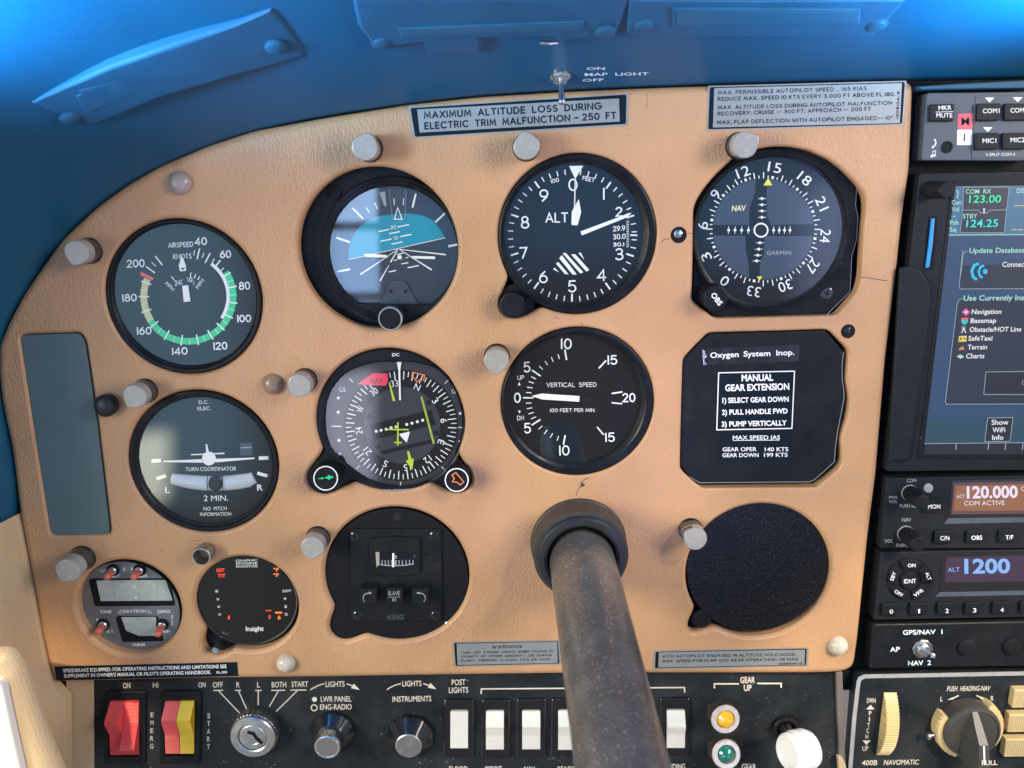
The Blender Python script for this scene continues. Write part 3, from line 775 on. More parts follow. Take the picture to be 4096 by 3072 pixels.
# ================================================================== ROUND INSTRUMENTS
def ringwall(mb, c, prof, key, keys=None, n=96): mb.lathe(c, prof, key, n, keys=keys, close=False)
def gauge(name, label, cat, f, c, r, gc, gr, hb=-.6, hg=-3.2, hd=-4.6, ring_prof=None, key='bezel_black', hexs=None):
    """bezel traced at c,r on its front plane, glass at gc,gr"""
    t = thing(name, label, cat, pt(*f(*c), hb))
    P = pt(*f(*c), 0); R = r * FS(f) * mmpp(*f(*c), hb)
    P = pt(*f(*c), hb) + Vector((0, hb, 0))
    G = pt(*f(*gc), hg); RG = gr * FS(f) * mmpp(*f(*gc), hg)
    mb = MB(); n = 96
    def row(cx, cz, rad, h): return [Vector((cx + rad * cos(2 * pi * i / n), -h, cz + rad * sin(2 * pi * i / n))) for i in range(n)]
    rows = [row(P.x, P.z, R, -12), row(P.x, P.z, R, hb - .9), row(P.x, P.z, R - .35, hb - .25), row(P.x, P.z, R - 1.0, hb)]
    mid = [(.35, hb - .1), (.42, hb - .55), (.5, hb - .5), (.62, hb - 1.0), (.9, (hb + hg) / 2 - .3), (1.0, hg)]
    for t_, h in mid:
        rows.append(row(P.x + (G.x - P.x) * t_, P.z + (G.z - P.z) * t_, (R - 1.0) + (RG - R + 1.0) * t_, h))
    rows.append(row(G.x, G.z, RG, hd - .5))
    for k in range(len(rows) - 1): mb.add(rows[k] + rows[k + 1], [[i, (i + 1) % n, n + (i + 1) % n, n + i] for i in range(n)], key)
    mb.build('bezel', t, smooth=40)
    return t, (G, RG, hg, hd)
def dial_disc(t, g, key='dial_black', name='dial', n=96):
    G, RG, hg, hd = g; mb = MB()
    mb.add([Vector((G.x + (RG + .4) * cos(2 * pi * i / n), -hd, G.z + (RG + .4) * sin(2 * pi * i / n))) for i in range(n)], [list(range(n))], key)
    return mb.build(name, t, smooth=0)
def glass_disc(t, g, tilt=(0, 0), n=72, cut=None):
    G, RG, hg, hd = g; mb = MB(); vs = []
    for i in range(n):
        x, z = RG * cos(2 * pi * i / n), RG * sin(2 * pi * i / n)
        if cut is not None: z = max(z, cut)
        vs.append(Vector((G.x + x, -(hg + x * tan(radians(tilt[0])) + z * tan(radians(tilt[1]))), G.z + z)))
    mb.add(vs, [list(range(n))], 'glass'); return mb.build('glass', t, smooth=0)
def knob(t, name, c, prof, key='black_plastic', keys=None, ribs=0, amp=.06, n=None, cap=True):
    mb = MB(); n = n or (ribs * 4 if ribs else 48)
    mod = (lambda a, k: 1 + (amp * (1 if sin(a * ribs) > 0 else -1) if 0 < k < len(prof) - 2 else 0)) if ribs else None
    mb.lathe(c, prof, key, n, mod=mod, keys=keys); return mb.build(name, t, smooth=30)
def screw(t, f, c, r, h, key='black_gloss', name='screw', slot='cross'):
    R = r * FS(f) * mmpp(*f(*c), h); P = pt(*f(*c), h) + Vector((0, h, 0)); mb = MB()
    mb.lathe(P, [(R, h - 1), (R, h + .15), (R * .8, h + .45)], key, 24)
    s = r * .5; w = r * .26
    if slot == 'cross': mb.line(f, [(c[0] - s, c[1] - s * .3), (c[0] + s, c[1] + s * .3)], w, 'black_matte', h + .46); mb.line(f, [(c[0] + s * .3, c[1] - s), (c[0] - s * .3, c[1] + s)], w, 'black_matte', h + .46)
    else: mb.line(f, [(c[0] - s, c[1] + s), (c[0] + s, c[1] - s)], w, 'black_matte', h + .46)
    return mb.build(name, t, smooth=30)
def base(f, c, h): return pt(*f(*c), h) + Vector((0, h, 0))     # same x,z but on y=0, for lathes
def mm(f, c, r, h): return r * FS(f) * mmpp(*f(*c), h)

# ------------------------------------------------------------------ airspeed indicator
f = DD
t, g = gauge('airspeed_indicator', 'round airspeed dial with green, white and yellow arcs', 'airspeed indicator', f, (1353, 631), 573, (1368, 615), 522)
d = dial_disc(t, g); H = g[3]; c = (1388, 619)
mb = MB(); mb.disc(f, (1392, 632), 200, 'dial_disc', H, n=64); mb.build('centre_disc', d, smooth=0)
mb = MB()
mb.band(f, c, 282, 306, 35, 123, 'white_ink', H); mb.band(f, c, 307, 355, 57, 237, 'green_paint', H, 60); mb.band(f, c, 303, 353, 237, 293, 'yellow_paint', H)
mb.poly(f, [(1040, 437), (1132, 482), (1124, 503), (1034, 461)], 'red_paint', H); mb.build('speed_arcs', d, smooth=0)
mb = MB()
for seg, w in [([(1436, 278), (1428, 318)], 6), ([(1472, 265), (1453, 345)], 10), ([(1505, 297), (1490, 335)], 6), ([(1550, 298), (1512, 372)], 10), ([(1580, 340), (1557, 385)], 7), ([(1625, 352), (1578, 412)], 10), ([(1650, 408), (1618, 440)], 7),
               ([(1700, 443), (1636, 480)], 9), ([(1197, 387), (1143, 320)], 10), ([(1150, 397), (1118, 367)], 6), ([(1142, 445), (1076, 398)], 10)]:
    mb.line(f, seg, w, 'white_ink', H + .1)
for a in (78, 98, 116, 133, 150, 168, 188.5, 209, 230.5, 251, 270, 288): mb.tick(f, c, 287, 366, a, 10, 'white_ink', H + .1)
for a in (70, 88, 107, 125, 141, 159, 178, 198.5, 220): mb.tick(f, c, 307, 356, a, 4, 'white_ink', H + .1)
for a in (260, 278): mb.tick(f, c, 303, 353, a, 3, 'white_ink', H + .1)
mb.build('scale_marks', d, smooth=0)
mb = MB()
for s, p0, p1, cap in [('40', (1437, 245), (1528, 240), 60), ('60', (1622, 338), (1705, 335), 58), ('80', (1762, 572), (1846, 568), 60), ('100', (1750, 812), (1853, 808), 57), ('120', (1575, 1015), (1678, 1010), 58), ('140', (1270, 1053), (1385, 1047), 56),
                       ('160', (1010, 902), (1118, 900), 58), ('180', (903, 660), (1010, 655), 58), ('200', (935, 408), (1068, 403), 60)]: mb.stext(f, s, p0, p1, cap, 9.5, 'white_ink', H)
mb.stext(f, 'AIRSPEED', (1240, 262), (1425, 252), 38, 5, 'white_ink', H); mb.stext(f, 'KNOTS', (1277, 345), (1413, 340), 38, 5, 'white_ink', H)
mb.stext(f, '240', (1290, 540), (1357, 530), 38, 5, 'white_ink', H + .1); mb.stext(f, '40', (1368, 515), (1420, 512), 38, 6, 'white_ink', H + .1); mb.stext(f, '6', (1422, 537), (1440, 535), 36, 5, 'grey_ink', H + .1)
mb.text(f, 'MPH', (1215, 528), (1270, 580), 27, 'white_ink', H + .1); mb.text(f, 'MPH', (1462, 566), (1508, 502), 27, 'white_ink', H + .1)
for seg in ([(1262, 470), (1285, 498)], [(1408, 442), (1403, 475)], [(1443, 455), (1432, 487)], [(1472, 470), (1458, 497)]): mb.line(f, seg, 7, 'white_ink', H + .1)
mb.build('numerals', d, smooth=0)
mb = MB(); mb.prism(f, [(1337, 318), (1352, 345), (1370, 395), (1370, 430), (1327, 434), (1318, 393)], H + .9, H + 1.2, 'needle_white'); mb.prism(f, [(1343, 540), (1387, 537), (1403, 655), (1355, 660)], H + .9, H + 1.2, 'needle_white')
mb.prism(f, [(1340, 432), (1368, 430), (1385, 540), (1350, 542)], H + .9, H + 1.1, 'dial_disc'); mb.poly(f, [(1332, 410), (1362, 406), (1348, 428)], 'dial_black', H + 1.25); mb.build('needle', t)
glass_disc(t, g)

# ------------------------------------------------------------------ attitude indicator
f = AI
t = thing('attitude_indicator', 'artificial horizon dial with blue sky half and white wing bars', 'attitude indicator', pt(*f(854, 926), -3))
mb = MB(); loop_prism(mb, circ(f, (854, 926), 676, -9), -14, -9.6, 'bezel_black'); mb.build('mounting_plate', t)
HB = -4.5; gp = base(f, (985, 945), HB); R0 = mm(f, (985, 945), 604, HB); R1 = mm(f, (985, 945), 530, HB)
mb = MB(); mb.lathe(gp, [(R0 + .6, -10), (R0, -5), (R0 - .7, -4.3), (R0 - 1.6, -4.7), (R1 + 2.2, -4.2), (R1 + .6, -4.8), (R1, -6), (R1 - .2, -9)], 'bezel_black', 96, close=False); mb.build('bezel', t)
HD = -8.5; dc = (992, 940)
mb = MB(); mb.disc(f, dc, 540, 'bank_ring', HD, n=80); d = mb.build('bank_scale', t, smooth=0)
mb = MB()
mb.poly(f, [(640, 1120), (615, 1012), (1412, 833), (1447, 925), (1440, 1040), (1385, 1210), (1245, 1385), (800, 1385), (690, 1250)], 'ground_navy', HD + .1); mb.build('ground_half', d, smooth=0)
mb = MB()
mb.poly(f, [(613, 1010), (610, 940), (625, 860), (680, 760), (760, 695), (850, 655), (980, 635), (1110, 630), (1220, 645), (1310, 685), (1370, 760), (1412, 831)], 'sky_blue', HD + .1); mb.build('sky_half', d, smooth=0)
mb = MB()
mb.poly(f, [(865, 458), (913, 447), (925, 568), (908, 572)], 'grey_ink', HD + .2)
for seg, w in [([(1168, 465), (1140, 580)], 15), ([(1415, 622), (1330, 703)], 15), ([(1512, 888), (1437, 902)], 18), ([(642, 585), (730, 675)], 14), ([(755, 580), (785, 625)], 8), ([(825, 540), (850, 592)], 8), ([(508, 830), (620, 868)], 17), ([(515, 1112), (622, 1093)], 17)]:
    mb.line(f, seg, w, 'white_ink', HD + .2)
mb.line(f, [(613, 1012), (1412, 832)], 5, 'white_ink', HD + .3)
for seg, w in [([(858, 780), (948, 762)], 10), ([(1018, 742), (1112, 722)], 10), ([(947, 798), (1037, 780)], 9), ([(875, 860), (968, 842)], 10), ([(1037, 822), (1132, 803)], 10), ([(967, 884), (1058, 866)], 9), ([(1008, 970), (1067, 958)], 8), ([(985, 1020), (1015, 1014)], 8),
               ([(1080, 998), (1108, 993)], 8), ([(1047, 1048), (1105, 1038)], 8), ([(943, 1115), (1005, 1102)], 9), ([(1100, 1080), (1193, 1062)], 9)]:
    mb.line(f, seg, w, 'white_ink', HD + .3)
for seg in ([(1030, 927), (1418, 972)], [(1030, 927), (1300, 1098)], [(1018, 928), (707, 1136)], [(1018, 930), (958, 1035)], [(945, 1060), (870, 1190)]): mb.line(f, seg, 5, 'white_ink', HD + .3, w1=12)
mb.stext(f, '20', (957, 762), (1007, 758), 30, 4, 'white_ink', HD + .3); mb.stext(f, '10', (987, 848), (1022, 845), 30, 4, 'white_ink', HD + .3); mb.stext(f, '0', (1045, 1018), (1068, 1016), 30, 4, 'grey_ink', HD + .3)
mb.build('pitch_marks', d, smooth=0)
mb = MB(); mb.prism(f, [(945, 425), (1087, 425), (1080, 680), (975, 680)], HD + .5, HD + .8, 'glass')
for seg in ([(945, 428), (975, 680)], [(1087, 428), (1080, 680)], [(975, 680), (1080, 680)]): mb.line(f, seg, 3, 'grey_ink', HD + .9)
for seg in ([(985, 505), (990, 560)], [(1068, 505), (1064, 560)]): mb.line(f, seg, 6, 'white_ink', HD + .9)
mb.line(f, [(1018, 582), (990, 678), (1054, 678)], 8, 'white_ink', HD + .9, True); mb.build('bank_pointer', t, smooth=0)
mb = MB(); mb.prism(f, [(965, 1188), (1075, 1188), (1190, 1392), (860, 1392)], HD + .3, HD + 1.2, 'plate_slate', .2); mb.disc(f, (962, 1273), 16, 'black_matte', HD + 1.25); mb.disc(f, (1082, 1275), 16, 'black_matte', HD + 1.25); mb.build('pedestal', t)
mb = MB()
mb.prism(f, rnd([(740, 962), (925, 974), (938, 998), (740, 990)], 9), HD + 1.6, HD + 2.4, 'needle_white', .25); mb.prism(f, rnd([(1138, 982), (1328, 986), (1328, 1010), (1128, 1004)], 9), HD + 1.6, HD + 2.4, 'needle_white', .25)
mb.prism(f, [(1032 + 19 * cos(i * pi / 12), 993 + 19 * sin(i * pi / 12)) for i in range(24)], HD + 1.6, HD + 2.4, 'needle_white', .3); mb.build('wing_bars', t)
mb = MB()   # lower mask of the bezel that carries the knob
mb.prism(f, [(575, 1380), (1400, 1388), (1330, 1470), (1180, 1545), (985, 1562), (760, 1520), (650, 1450)], -9, -4.9, 'bezel_black', .3); mb.build('lower_mask', t)
knob(t, 'cage_knob', base(f, (955, 1503), 7), [(mm(f, (955, 1503), 100, 7), -5), (mm(f, (955, 1503), 104, 7), 5.6), (mm(f, (955, 1503), 104, 7), 6.4), (mm(f, (955, 1503), 98, 7), 7.1), (mm(f, (955, 1503), 88, 7), 7.1), (mm(f, (955, 1503), 84, 7), 6.6)],
     keys=['black_plastic', 'black_plastic', 'worn_steel', 'worn_steel', 'black_plastic', 'black_matte'])
screw(t, f, (492, 455), 66, -9.5, 'black_matte'); screw(t, f, (545, 1465), 52, -9.5, 'black_matte')
G = pt(*f(985, 945), -5.2)
glass_disc(t, (G, R1 - .1, -5.2, 0), cut=-R1 * .80)

# ------------------------------------------------------------------ altimeter
f = AL
t, g = gauge('altimeter', 'altimeter dial with digits 1 to 9, striped wedge and long white hand', 'altimeter', f, (905, 866), 700, (872, 862), 612, hg=-3.5, hd=-5)
mb = MB(); loop_prism(mb, circ(f, (372, 1450), 160, -3), -12, -2.6, 'bezel_black', .5); mb.build('knob_flange', t)
H = g[3]; d = dial_disc(t, g)
mb = MB(); mb.disc(f, (865, 852), 345, 'dial_disc', H, n=64); mb.build('centre_disc', d, smooth=0)
mb = MB(); c = (862, 866)
for i in range(50):
    if i in (0,): continue
    a = i * 7.2 + .4
    if i == 1 or i == 49: pass
    if i % 5 == 0: mb.tick(f, c, 503, 572, a, 15, 'white_ink', H, 1.025)
    else: mb.tick(f, c, 526, 572, a, 9, 'white_ink', H, 1.025)
for k in range(16): mb.line(f, [(1340, 742 + k * 15), (1362, 740 + k * 15)], 5, 'white_ink', H + .05)
mb.line(f, [(1375, 863), (1437, 866)], 14, 'white_ink', H + .1); mb.build('scale_marks', d, smooth=0)
mb = MB()
for s, p0, p1, cap in [('9', (572, 570), (652, 567), 110), ('2', (1243, 702), (1308, 700), 88), ('3', (1242, 1088), (1315, 1085), 108), ('4', (1080, 1272), (1163, 1270), 105), ('5', (825, 1372), (898, 1370), 108), ('6', (568, 1290), (645, 1287), 108), ('7', (395, 1075), (467, 1072), 105),
                       ('8', (407, 808), (482, 805), 112), ('0', (828, 475), (910, 472), 110)]: mb.stext(f, s, p0, p1, cap, 13, 'white_ink', H)
mb.line(f, [(1140, 446), (1140, 550)], 14, 'white_ink', H); mb.stext(f, 'ALT', (622, 755), (825, 752), 90, 12, 'white_ink', H + .1); mb.stext(f, '100', (677, 408), (747, 390), 38, 6, 'white_ink', H); mb.stext(f, 'FEET', (948, 375), (1055, 397), 38, 6, 'white_ink', H)
for s, p0, p1, cap in [('29.9', (1222, 832), (1332, 822), 47), ('30.0', (1222, 903), (1335, 896), 47), ('30.1', (1222, 966), (1320, 962), 36)]: mb.stext(f, s, p0, p1, cap, 7, 'white_ink', H + .1)
mb.build('numerals', d, smooth=0)
mb = MB()
for p in ([(690, 1165), (705, 1151), (743, 1193)], [(716, 1115), (737, 1101), (829, 1211), (794, 1207)], [(744, 1068), (768, 1040), (901, 1212), (863, 1213)], [(775, 1024), (802, 1020), (959, 1192), (930, 1203)], [(850, 1035), (886, 1032), (1012, 1172), (985, 1186)], [(914, 1022), (936, 1018), (967, 1083)]):
    mb.poly(f, p, 'white_ink', H + .15)
mb.build('striped_wedge', d, smooth=0)
mb = MB(); mb.prism(f, [(932, 832), (1325, 684), (1360, 668), (1385, 668), (1340, 708), (945, 866)], H + .8, H + 1.1, 'needle_white'); mb.build('long_hand', t)
mb = MB(); mb.prism(f, [(918, 545), (940, 660), (907, 778), (853, 772), (857, 655)], H + .45, H + .7, 'needle_white'); mb.build('short_hand', t)
mb = MB(); mb.prism(f, [(832, 252), (958, 250), (890, 362), (884, 362)], H + .2, H + .4, 'needle_white'); mb.line(f, [(887, 362), (880, 640)], 10, 'needle_white', H + .4); mb.build('thin_pointer', t)
kc = (330, 1488); R = mm(f, kc, 110, 7)
knob(t, 'setting_knob', base(f, kc, 7), [(R * .96, -3), (R, -2), (R, 6.2), (R * .98, 7), (R * .87, 7.2), (R * .84, 6.9)], keys=['black_plastic', 'black_plastic', 'worn_steel', 'black_plastic', 'black_plastic'], ribs=44, amp=.022)
glass_disc(t, g)

# ------------------------------------------------------------------ vertical speed indicator
f = VS
t, g = gauge('vertical_speed_indicator', 'vertical speed dial with white needle resting at zero', 'vertical speed indicator', f, (970, 857), 725, (937, 830), 632, hg=-3.5, hd=-5)
H = g[3]; d = dial_disc(t, g); mb = MB()
for seg, w in [([(852, 352), (868, 450)], 14), ([(787, 395), (800, 440)], 8), ([(723, 423), (743, 468)], 8), ([(662, 460), (690, 500)], 8), ([(608, 507), (643, 540)], 8), ([(540, 547), (622, 602)], 14), ([(532, 607), (578, 630)], 8), ([(510, 655), (558, 670)], 8), ([(493, 707), (545, 716)], 8),
               ([(483, 757), (535, 762)], 8), ([(455, 808), (555, 810)], 12), ([(482, 860), (535, 857)], 8), ([(492, 912), (543, 903)], 8), ([(507, 962), (557, 946)], 8), ([(530, 1010), (578, 988)], 8), ([(537, 1068), (620, 1015)], 14), ([(602, 1107), (638, 1075)], 8), ([(655, 1152), (685, 1113)], 8),
               ([(712, 1187), (737, 1145)], 8), ([(777, 1215), (793, 1170)], 8), ([(838, 1253), (855, 1162)], 14), ([(1173, 530), (1243, 455)], 14), ([(1297, 768), (1398, 752)], 14), ([(1295, 855), (1395, 866)], 12), ([(1157, 1085), (1220, 1160)], 12)]:
    mb.line(f, seg, w, 'white_ink', H)
mb.poly(f, [(420, 658), (405, 690), (431, 690)], 'white_ink', H); mb.poly(f, [(407, 932), (431, 930), (424, 957)], 'white_ink', H); mb.build('scale_marks', d, smooth=0)
mb = MB()
for s, p0, p1, cap in [('10', (815, 348), (917, 348), 102), ('5', (463, 570), (527, 568), 102), ('0', (370, 858), (435, 857), 98), ('5', (468, 1148), (532, 1145), 100), ('10', (800, 1358), (898, 1355), 98), ('15', (1258, 497), (1350, 495), 92), ('20', (1397, 852), (1522, 850), 88), ('15', (1237, 1230), (1327, 1226), 90)]:
    mb.stext(f, s, p0, p1, cap, 13, 'white_ink', H)
mb.stext(f, 'VERTICAL  SPEED', (678, 708), (1152, 705), 43, 5, 'white_ink', H); mb.stext(f, '100 FEET PER MIN', (712, 945), (1132, 943), 35, 5, 'white_ink', H); mb.stext(f, 'UP', (403, 640), (467, 637), 43, 5, 'white_ink', H); mb.stext(f, 'DN', (400, 1022), (465, 1020), 43, 5, 'white_ink', H)
mb.build('numerals', d, smooth=0)
mb = MB(); mb.prism(f, [(535, 792), (637, 769), (991, 793), (988, 846), (635, 824)], H + .8, H + 1.1, 'needle_white'); mb.prism(f, [(988, 795), (1150, 800), (1175, 820), (1150, 852), (988, 846)], H + .8, H + 1.0, 'dial_disc'); mb.prism(f, [(928 + 21 * cos(i * pi / 10), 817 + 21 * sin(i * pi / 10)) for i in range(20)], H + 1.1, H + 1.3, 'needle_white', .1); mb.build('needle', t)
glass_disc(t, g)

# ------------------------------------------------------------------ turn coordinator
f = TC
t, g = gauge('turn_coordinator', 'turn coordinator dial with cream aeroplane symbol and slip ball', 'turn coordinator', f, (742, 835), 704, (764, 816), 625, hg=-2.2, hd=-5.2)
H = g[3]; d = dial_disc(t, g); mb = MB()
for p in ([(255, 797), (340, 795), (340, 830), (248, 832)], [(1270, 772), (1358, 768), (1362, 802), (1268, 806)], [(293, 970), (380, 940), (395, 968), (305, 1000)], [(1258, 916), (1355, 942), (1345, 972), (1250, 945)]): mb.poly(f, p, 'white_ink', H)
mb.build('bank_marks', d, smooth=0); mb = MB()
for s, p0, p1, cap, b in [('D.C.', (700, 275), (790, 273), 33, 0), ('ELEC.', (688, 335), (815, 332), 33, 0), ('TURN COORDINATOR', (575, 912), (1055, 905), 36, 0), ('2 MIN.', (748, 1195), (978, 1192), 52, 0), ('NO  PITCH', (745, 1285), (965, 1282), 34, 0), ('INFORMATION', (712, 1338), (1007, 1333), 33, 0), ('L', (380, 1118), (425, 1117), 55, .02), ('R', (1253, 1095), (1308, 1094), 55, .02)]:
    mb.text(f, s, p0, p1, cap, 'white_ink', H, b)
mb.build('lettering', d, smooth=0)
mb = MB(); k = H + .9
mb.prism(f, [(795 + 65 * cos(i * pi / 20), 793 + 65 * sin(i * pi / 20)) for i in range(40)], k - .3, k + .2, 'needle_white', .1)
mb.prism(f, [(725, 799), (365, 814), (365, 826), (735, 832)], k - .3, k, 'needle_white'); mb.prism(f, [(855, 795), (1225, 784), (1228, 796), (858, 829)], k - .3, k, 'needle_white')
mb.prism(f, [(625, 751), (940, 737), (943, 749), (625, 762)], k - .6, k - .3, 'needle_white'); mb.prism(f, [(765, 658), (778, 658), (796, 740), (770, 742)], k - .6, k - .32, 'needle_white'); mb.build('aeroplane_symbol', t)
path = [pt(*f(x, y), H + .6) for x, y in [(440, 985), (520, 1000), (620, 1016), (740, 1027), (860, 1029), (980, 1025), (1080, 1014), (1170, 998), (1225, 975)]]
rr = mm(f, (850, 1030), 74, H)
mb = MB(); mb.tube(path, [rr * .72, rr * .85, rr * .95, rr, rr, rr, rr, rr * .96, rr * .75], 'tube_glass', 24)
for v in mb.v: v.y = -(H + (-v.y - H) * .5)
mb.build('slip_tube', t)
mb = MB(); mb.prism(f, [(855 + 66 * cos(i * pi / 20), 1030 + 76 * sin(i * pi / 20)) for i in range(40)], H, H + 3.3, 'black_gloss', .8, 5); mb.line(f, [(782, 955), (776, 1030), (790, 1103)], 7, 'black_matte', H + 3.0); mb.line(f, [(928, 950), (922, 1030), (930, 1103)], 7, 'black_matte', H + 3.0); mb.build('slip_ball', t)
mb = MB(); mb.prism(f, rnd(box(1090, 642, 1208, 764), 8), H, H + .3, 'plate_slate', .1); mb.line(f, [(1098, 690), (1200, 686)], 12, 'grey_ink', H + .3); mb.build('reflected_square', d)  # grey square drawn for a reflection in the glass
glass_disc(t, g)

# ------------------------------------------------------------------ course deviation indicator
f = CD
t = thing('course_deviation_indicator', 'course deviation dial with yellow triangles and OBS knob in chipped opening', 'course indicator', pt(*f(960, 850), -2))
FACE = [(285, 640), (310, 560), (380, 450), (480, 330), (625, 200), (760, 130), (950, 92), (1130, 92), (1300, 122), (1480, 200), (1590, 290), (1690, 385), (1718, 430), (1706, 600), (1727, 700), (1716, 900), (1672, 1050), (1657, 1362), (1455, 1562), (470, 1590), (272, 1432), (280, 1150), (284, 900)]
mb = MB(); mb.prism(f, FACE, -12, -4.8, 'bezel_black', .5); mb.line(f, [(1720, 430), (1708, 600), (1729, 700), (1718, 900), (1674, 1050), (1659, 1364), (1457, 1564)], 5, 'grey_ink', -5.2); mb.build('face_plate', t)
P = base(f, (962, 850), -.4); q = lambda r: mm(f, (962, 850), r, -.4)
Gc = pt(*f(942, 838), -3.2); RG = mm(f, (942, 838), 640, -3.2); n = 96; mb = MB(); rows = []
for cx, cz, r, h in [(P.x, P.z, q(692), -5.5), (P.x, P.z, q(690), -1.0), (P.x, P.z, q(684), -.5), (P.x, P.z, q(676), -.5), (Gc.x, Gc.z, RG + 1.2, -2.0), (Gc.x, Gc.z, RG, -2.6), (Gc.x, Gc.z, RG, -4.6)]:
    rows.append([Vector((cx + r * cos(2 * pi * i / n), -h, cz + r * sin(2 * pi * i / n))) for i in range(n)])
for k in range(len(rows) - 1): mb.add(rows[k] + rows[k + 1], [[i, (i + 1) % n, n + (i + 1) % n, n + i] for i in range(n)], 'bezel_black')
mb.build('bezel', t, smooth=40)
g = (Gc, RG, -2.6, -4.2); d = dial_disc(t, g, name='compass_card'); H = -4.2
mb = MB(); c = (893, 812)
for k in range(72):
    a = 10.2 + 5 * k
    if k % 6 == 0: mb.tick(f, c, 452, 476, a, 22, 'white_ink', H)
    elif k % 2 == 0: mb.tick(f, c, 452, 506, a, 9, 'white_ink', H)
    else: mb.tick(f, c, 452, 476, a, 8, 'white_ink', H)
mb.build('scale_marks', d, smooth=0)
mb = MB()
for k, s in enumerate(['15', '18', '21', '24', '27', '30', '33', '0', '3', '6', '9', '12']):
    a = radians([10.4, 39.2, 66.3, 96, 127, 159, 189, 217, 244.5, 273, 306.5, 340][k]); x, y = [(993, 265), (1258, 365), (1410, 585), (1440, 872), (1327, 1137), (1085, 1312), (808, 1362), (550, 1270), (387, 1055), (357, 778), (470, 502), (712, 305)][k]
    wd = 118 if len(s) == 2 else 66; cp = 88
    e = Vector((cos(a), sin(a))); u_ = Vector((sin(a), -cos(a))); o = Vector((x, y)) - u_ * cp / 2
    mb.text(f, s, tuple(o - e * wd / 2), tuple(o + e * wd / 2), cp, 'white_ink', H)
mb.build('numerals', d, smooth=0)
arc = lambda a0, a1, r=446, n=14: [(c[0] + r * sin(radians(a0 + (a1 - a0) * i / n)), c[1] - r * cos(radians(a0 + (a1 - a0) * i / n))) for i in range(n + 1)]
mb = MB()
mb.poly(f, arc(275, 351) + [(822, 480), (770, 620), (764, 775)], 'plate_slate', H + .1); mb.poly(f, [(920, 430)] + arc(6, 84) + [(960, 775), (926, 700)], 'plate_slate', H + .1)
mb.poly(f, arc(263, 197) + [(765, 1240), (760, 1110), (738, 1010), (734, 870)], 'plate_slate', H + .1); mb.poly(f, arc(98, 185) + [(857, 1235), (864, 1120), (896, 1030), (906, 870)], 'plate_slate', H + .1); mb.build('face_quadrants', d, smooth=0)
mb = MB(); mb.ring(f, (872, 820), 52, 66, 'white_ink', H + .3)
for x in (585, 642, 700, 760, 983, 1033, 1080, 1128): mb.disc(f, (x, 820), 13, 'white_ink', H + .3, n=16); mb.line(f, [(x + 2, 786), (x - 2, 852)], 5, 'white_ink', H + .3)
for x, y in ((880, 540), (880, 595), (880, 650), (880, 706), (862, 932), (852, 988), (843, 1042), (833, 1092)): mb.disc(f, (x, y), 13, 'white_ink', H + .3, n=16); mb.line(f, [(x - 34, y), (x + 36, y)], 5, 'white_ink', H + .3)
mb.build('deviation_dots', d, smooth=0)
mb = MB(); mb.poly(f, [(935, 358), (893, 424), (973, 423)], 'signal_yellow', H + .4); mb.poly(f, [(858, 1268), (834, 1231), (884, 1228)], 'signal_yellow', H + .4); mb.build('index_triangles', d, smooth=0)
mb = MB(); mb.text(f, 'NAV', (612, 652), (735, 648), 48, 'nav_glow', H + .3, .02, .12); mb.text(f, 'GARMIN', (920, 1038), (1138, 1036), 33, 'grey_ink', H + .3, .015); mb.build('lettering', d, smooth=0)
kc = (470, 1420); R = mm(f, kc, 108, 9)
k1 = knob(t, 'course_knob', base(f, kc, 9), [(R * 1.0, -3), (R, -2), (R, 8.2), (R * .97, 9), (R * .9, 9.2)], ribs=26, amp=.035)
mb = MB(); mb.text(f, 'OBS', (425, 1395), (498, 1492), 46, 'white_ink', 9.25, .02); mb.build('lettering', k1, smooth=0)
screw(t, f, (1455, 1380), 56, -4.8); screw(t, f, (1522, 240), 14, -4.8, 'worn_steel')
glass_disc(t, g)

# ------------------------------------------------------------------ horizontal situation indicator
f = HS
t = thing('horizontal_situation_indicator', 'compass situation dial with red NAV flag and two bottom knobs', 'situation indicator', pt(*f(920, 855), -1))
mb = MB(); body = circ(f, (920, 855), 750, -.8, lobes=[(262, 1425, 198), (1590, 1440, 172)], n=220)
GL = [(640, 285), (780, 245), (1150, 245), (1330, 285), (1480, 370), (1590, 490), (1655, 640), (1672, 800), (1665, 980), (1620, 1150), (1540, 1290), (1420, 1400), (1290, 1475), (1150, 1515), (1000, 1525), (850, 1505), (700, 1445), (580, 1370), (480, 1290), (380, 1215), (310, 1110), (268, 980), (257, 820), (275, 650), (330, 520), (430, 395), (530, 325)]
gl = relax(smooth_loop([pt(*f(*q), -2.2) for q in GL], 1.2), 3)
# front face: between the body outline and the window
rows = [[Vector((q.x, 12, q.z)) for q in body], [Vector((q.x, 1.6, q.z)) for q in body], [Vector((q.x, .8, q.z)) for q in offset_loop(body, .7)]]
n = len(body)
for k in range(2): mb.add(rows[k] + rows[k + 1], [[i, (i + 1) % n, n + (i + 1) % n, n + i] for i in range(n)], 'bezel_black')
win = offset_loop(gl, -1.0); p2 = [Vector((q.x, q.z)) for q in rows[2]] + [Vector((q.x, q.z)) for q in win]; nw = len(win)
r = delaunay_2d_cdt(p2, [(i, (i + 1) % n) for i in range(n)] + [(n + i, n + (i + 1) % nw) for i in range(nw)], [], 0, 1e-4)
mb.add([Vector((q.x, .8, q.y)) for q in r[0]], keep_tris(r, rows[2], [win]), 'bezel_black')
rw = [[Vector((q.x, .8, q.z)) for q in win], [Vector((q.x, 1.3, q.z)) for q in gl], [Vector((q.x, 5.5, q.z)) for q in gl]]
for k in range(2): mb.add(rw[k] + rw[k + 1], [[i, (i + 1) % nw, nw + (i + 1) % nw, nw + i] for i in range(nw)], 'bezel_black')
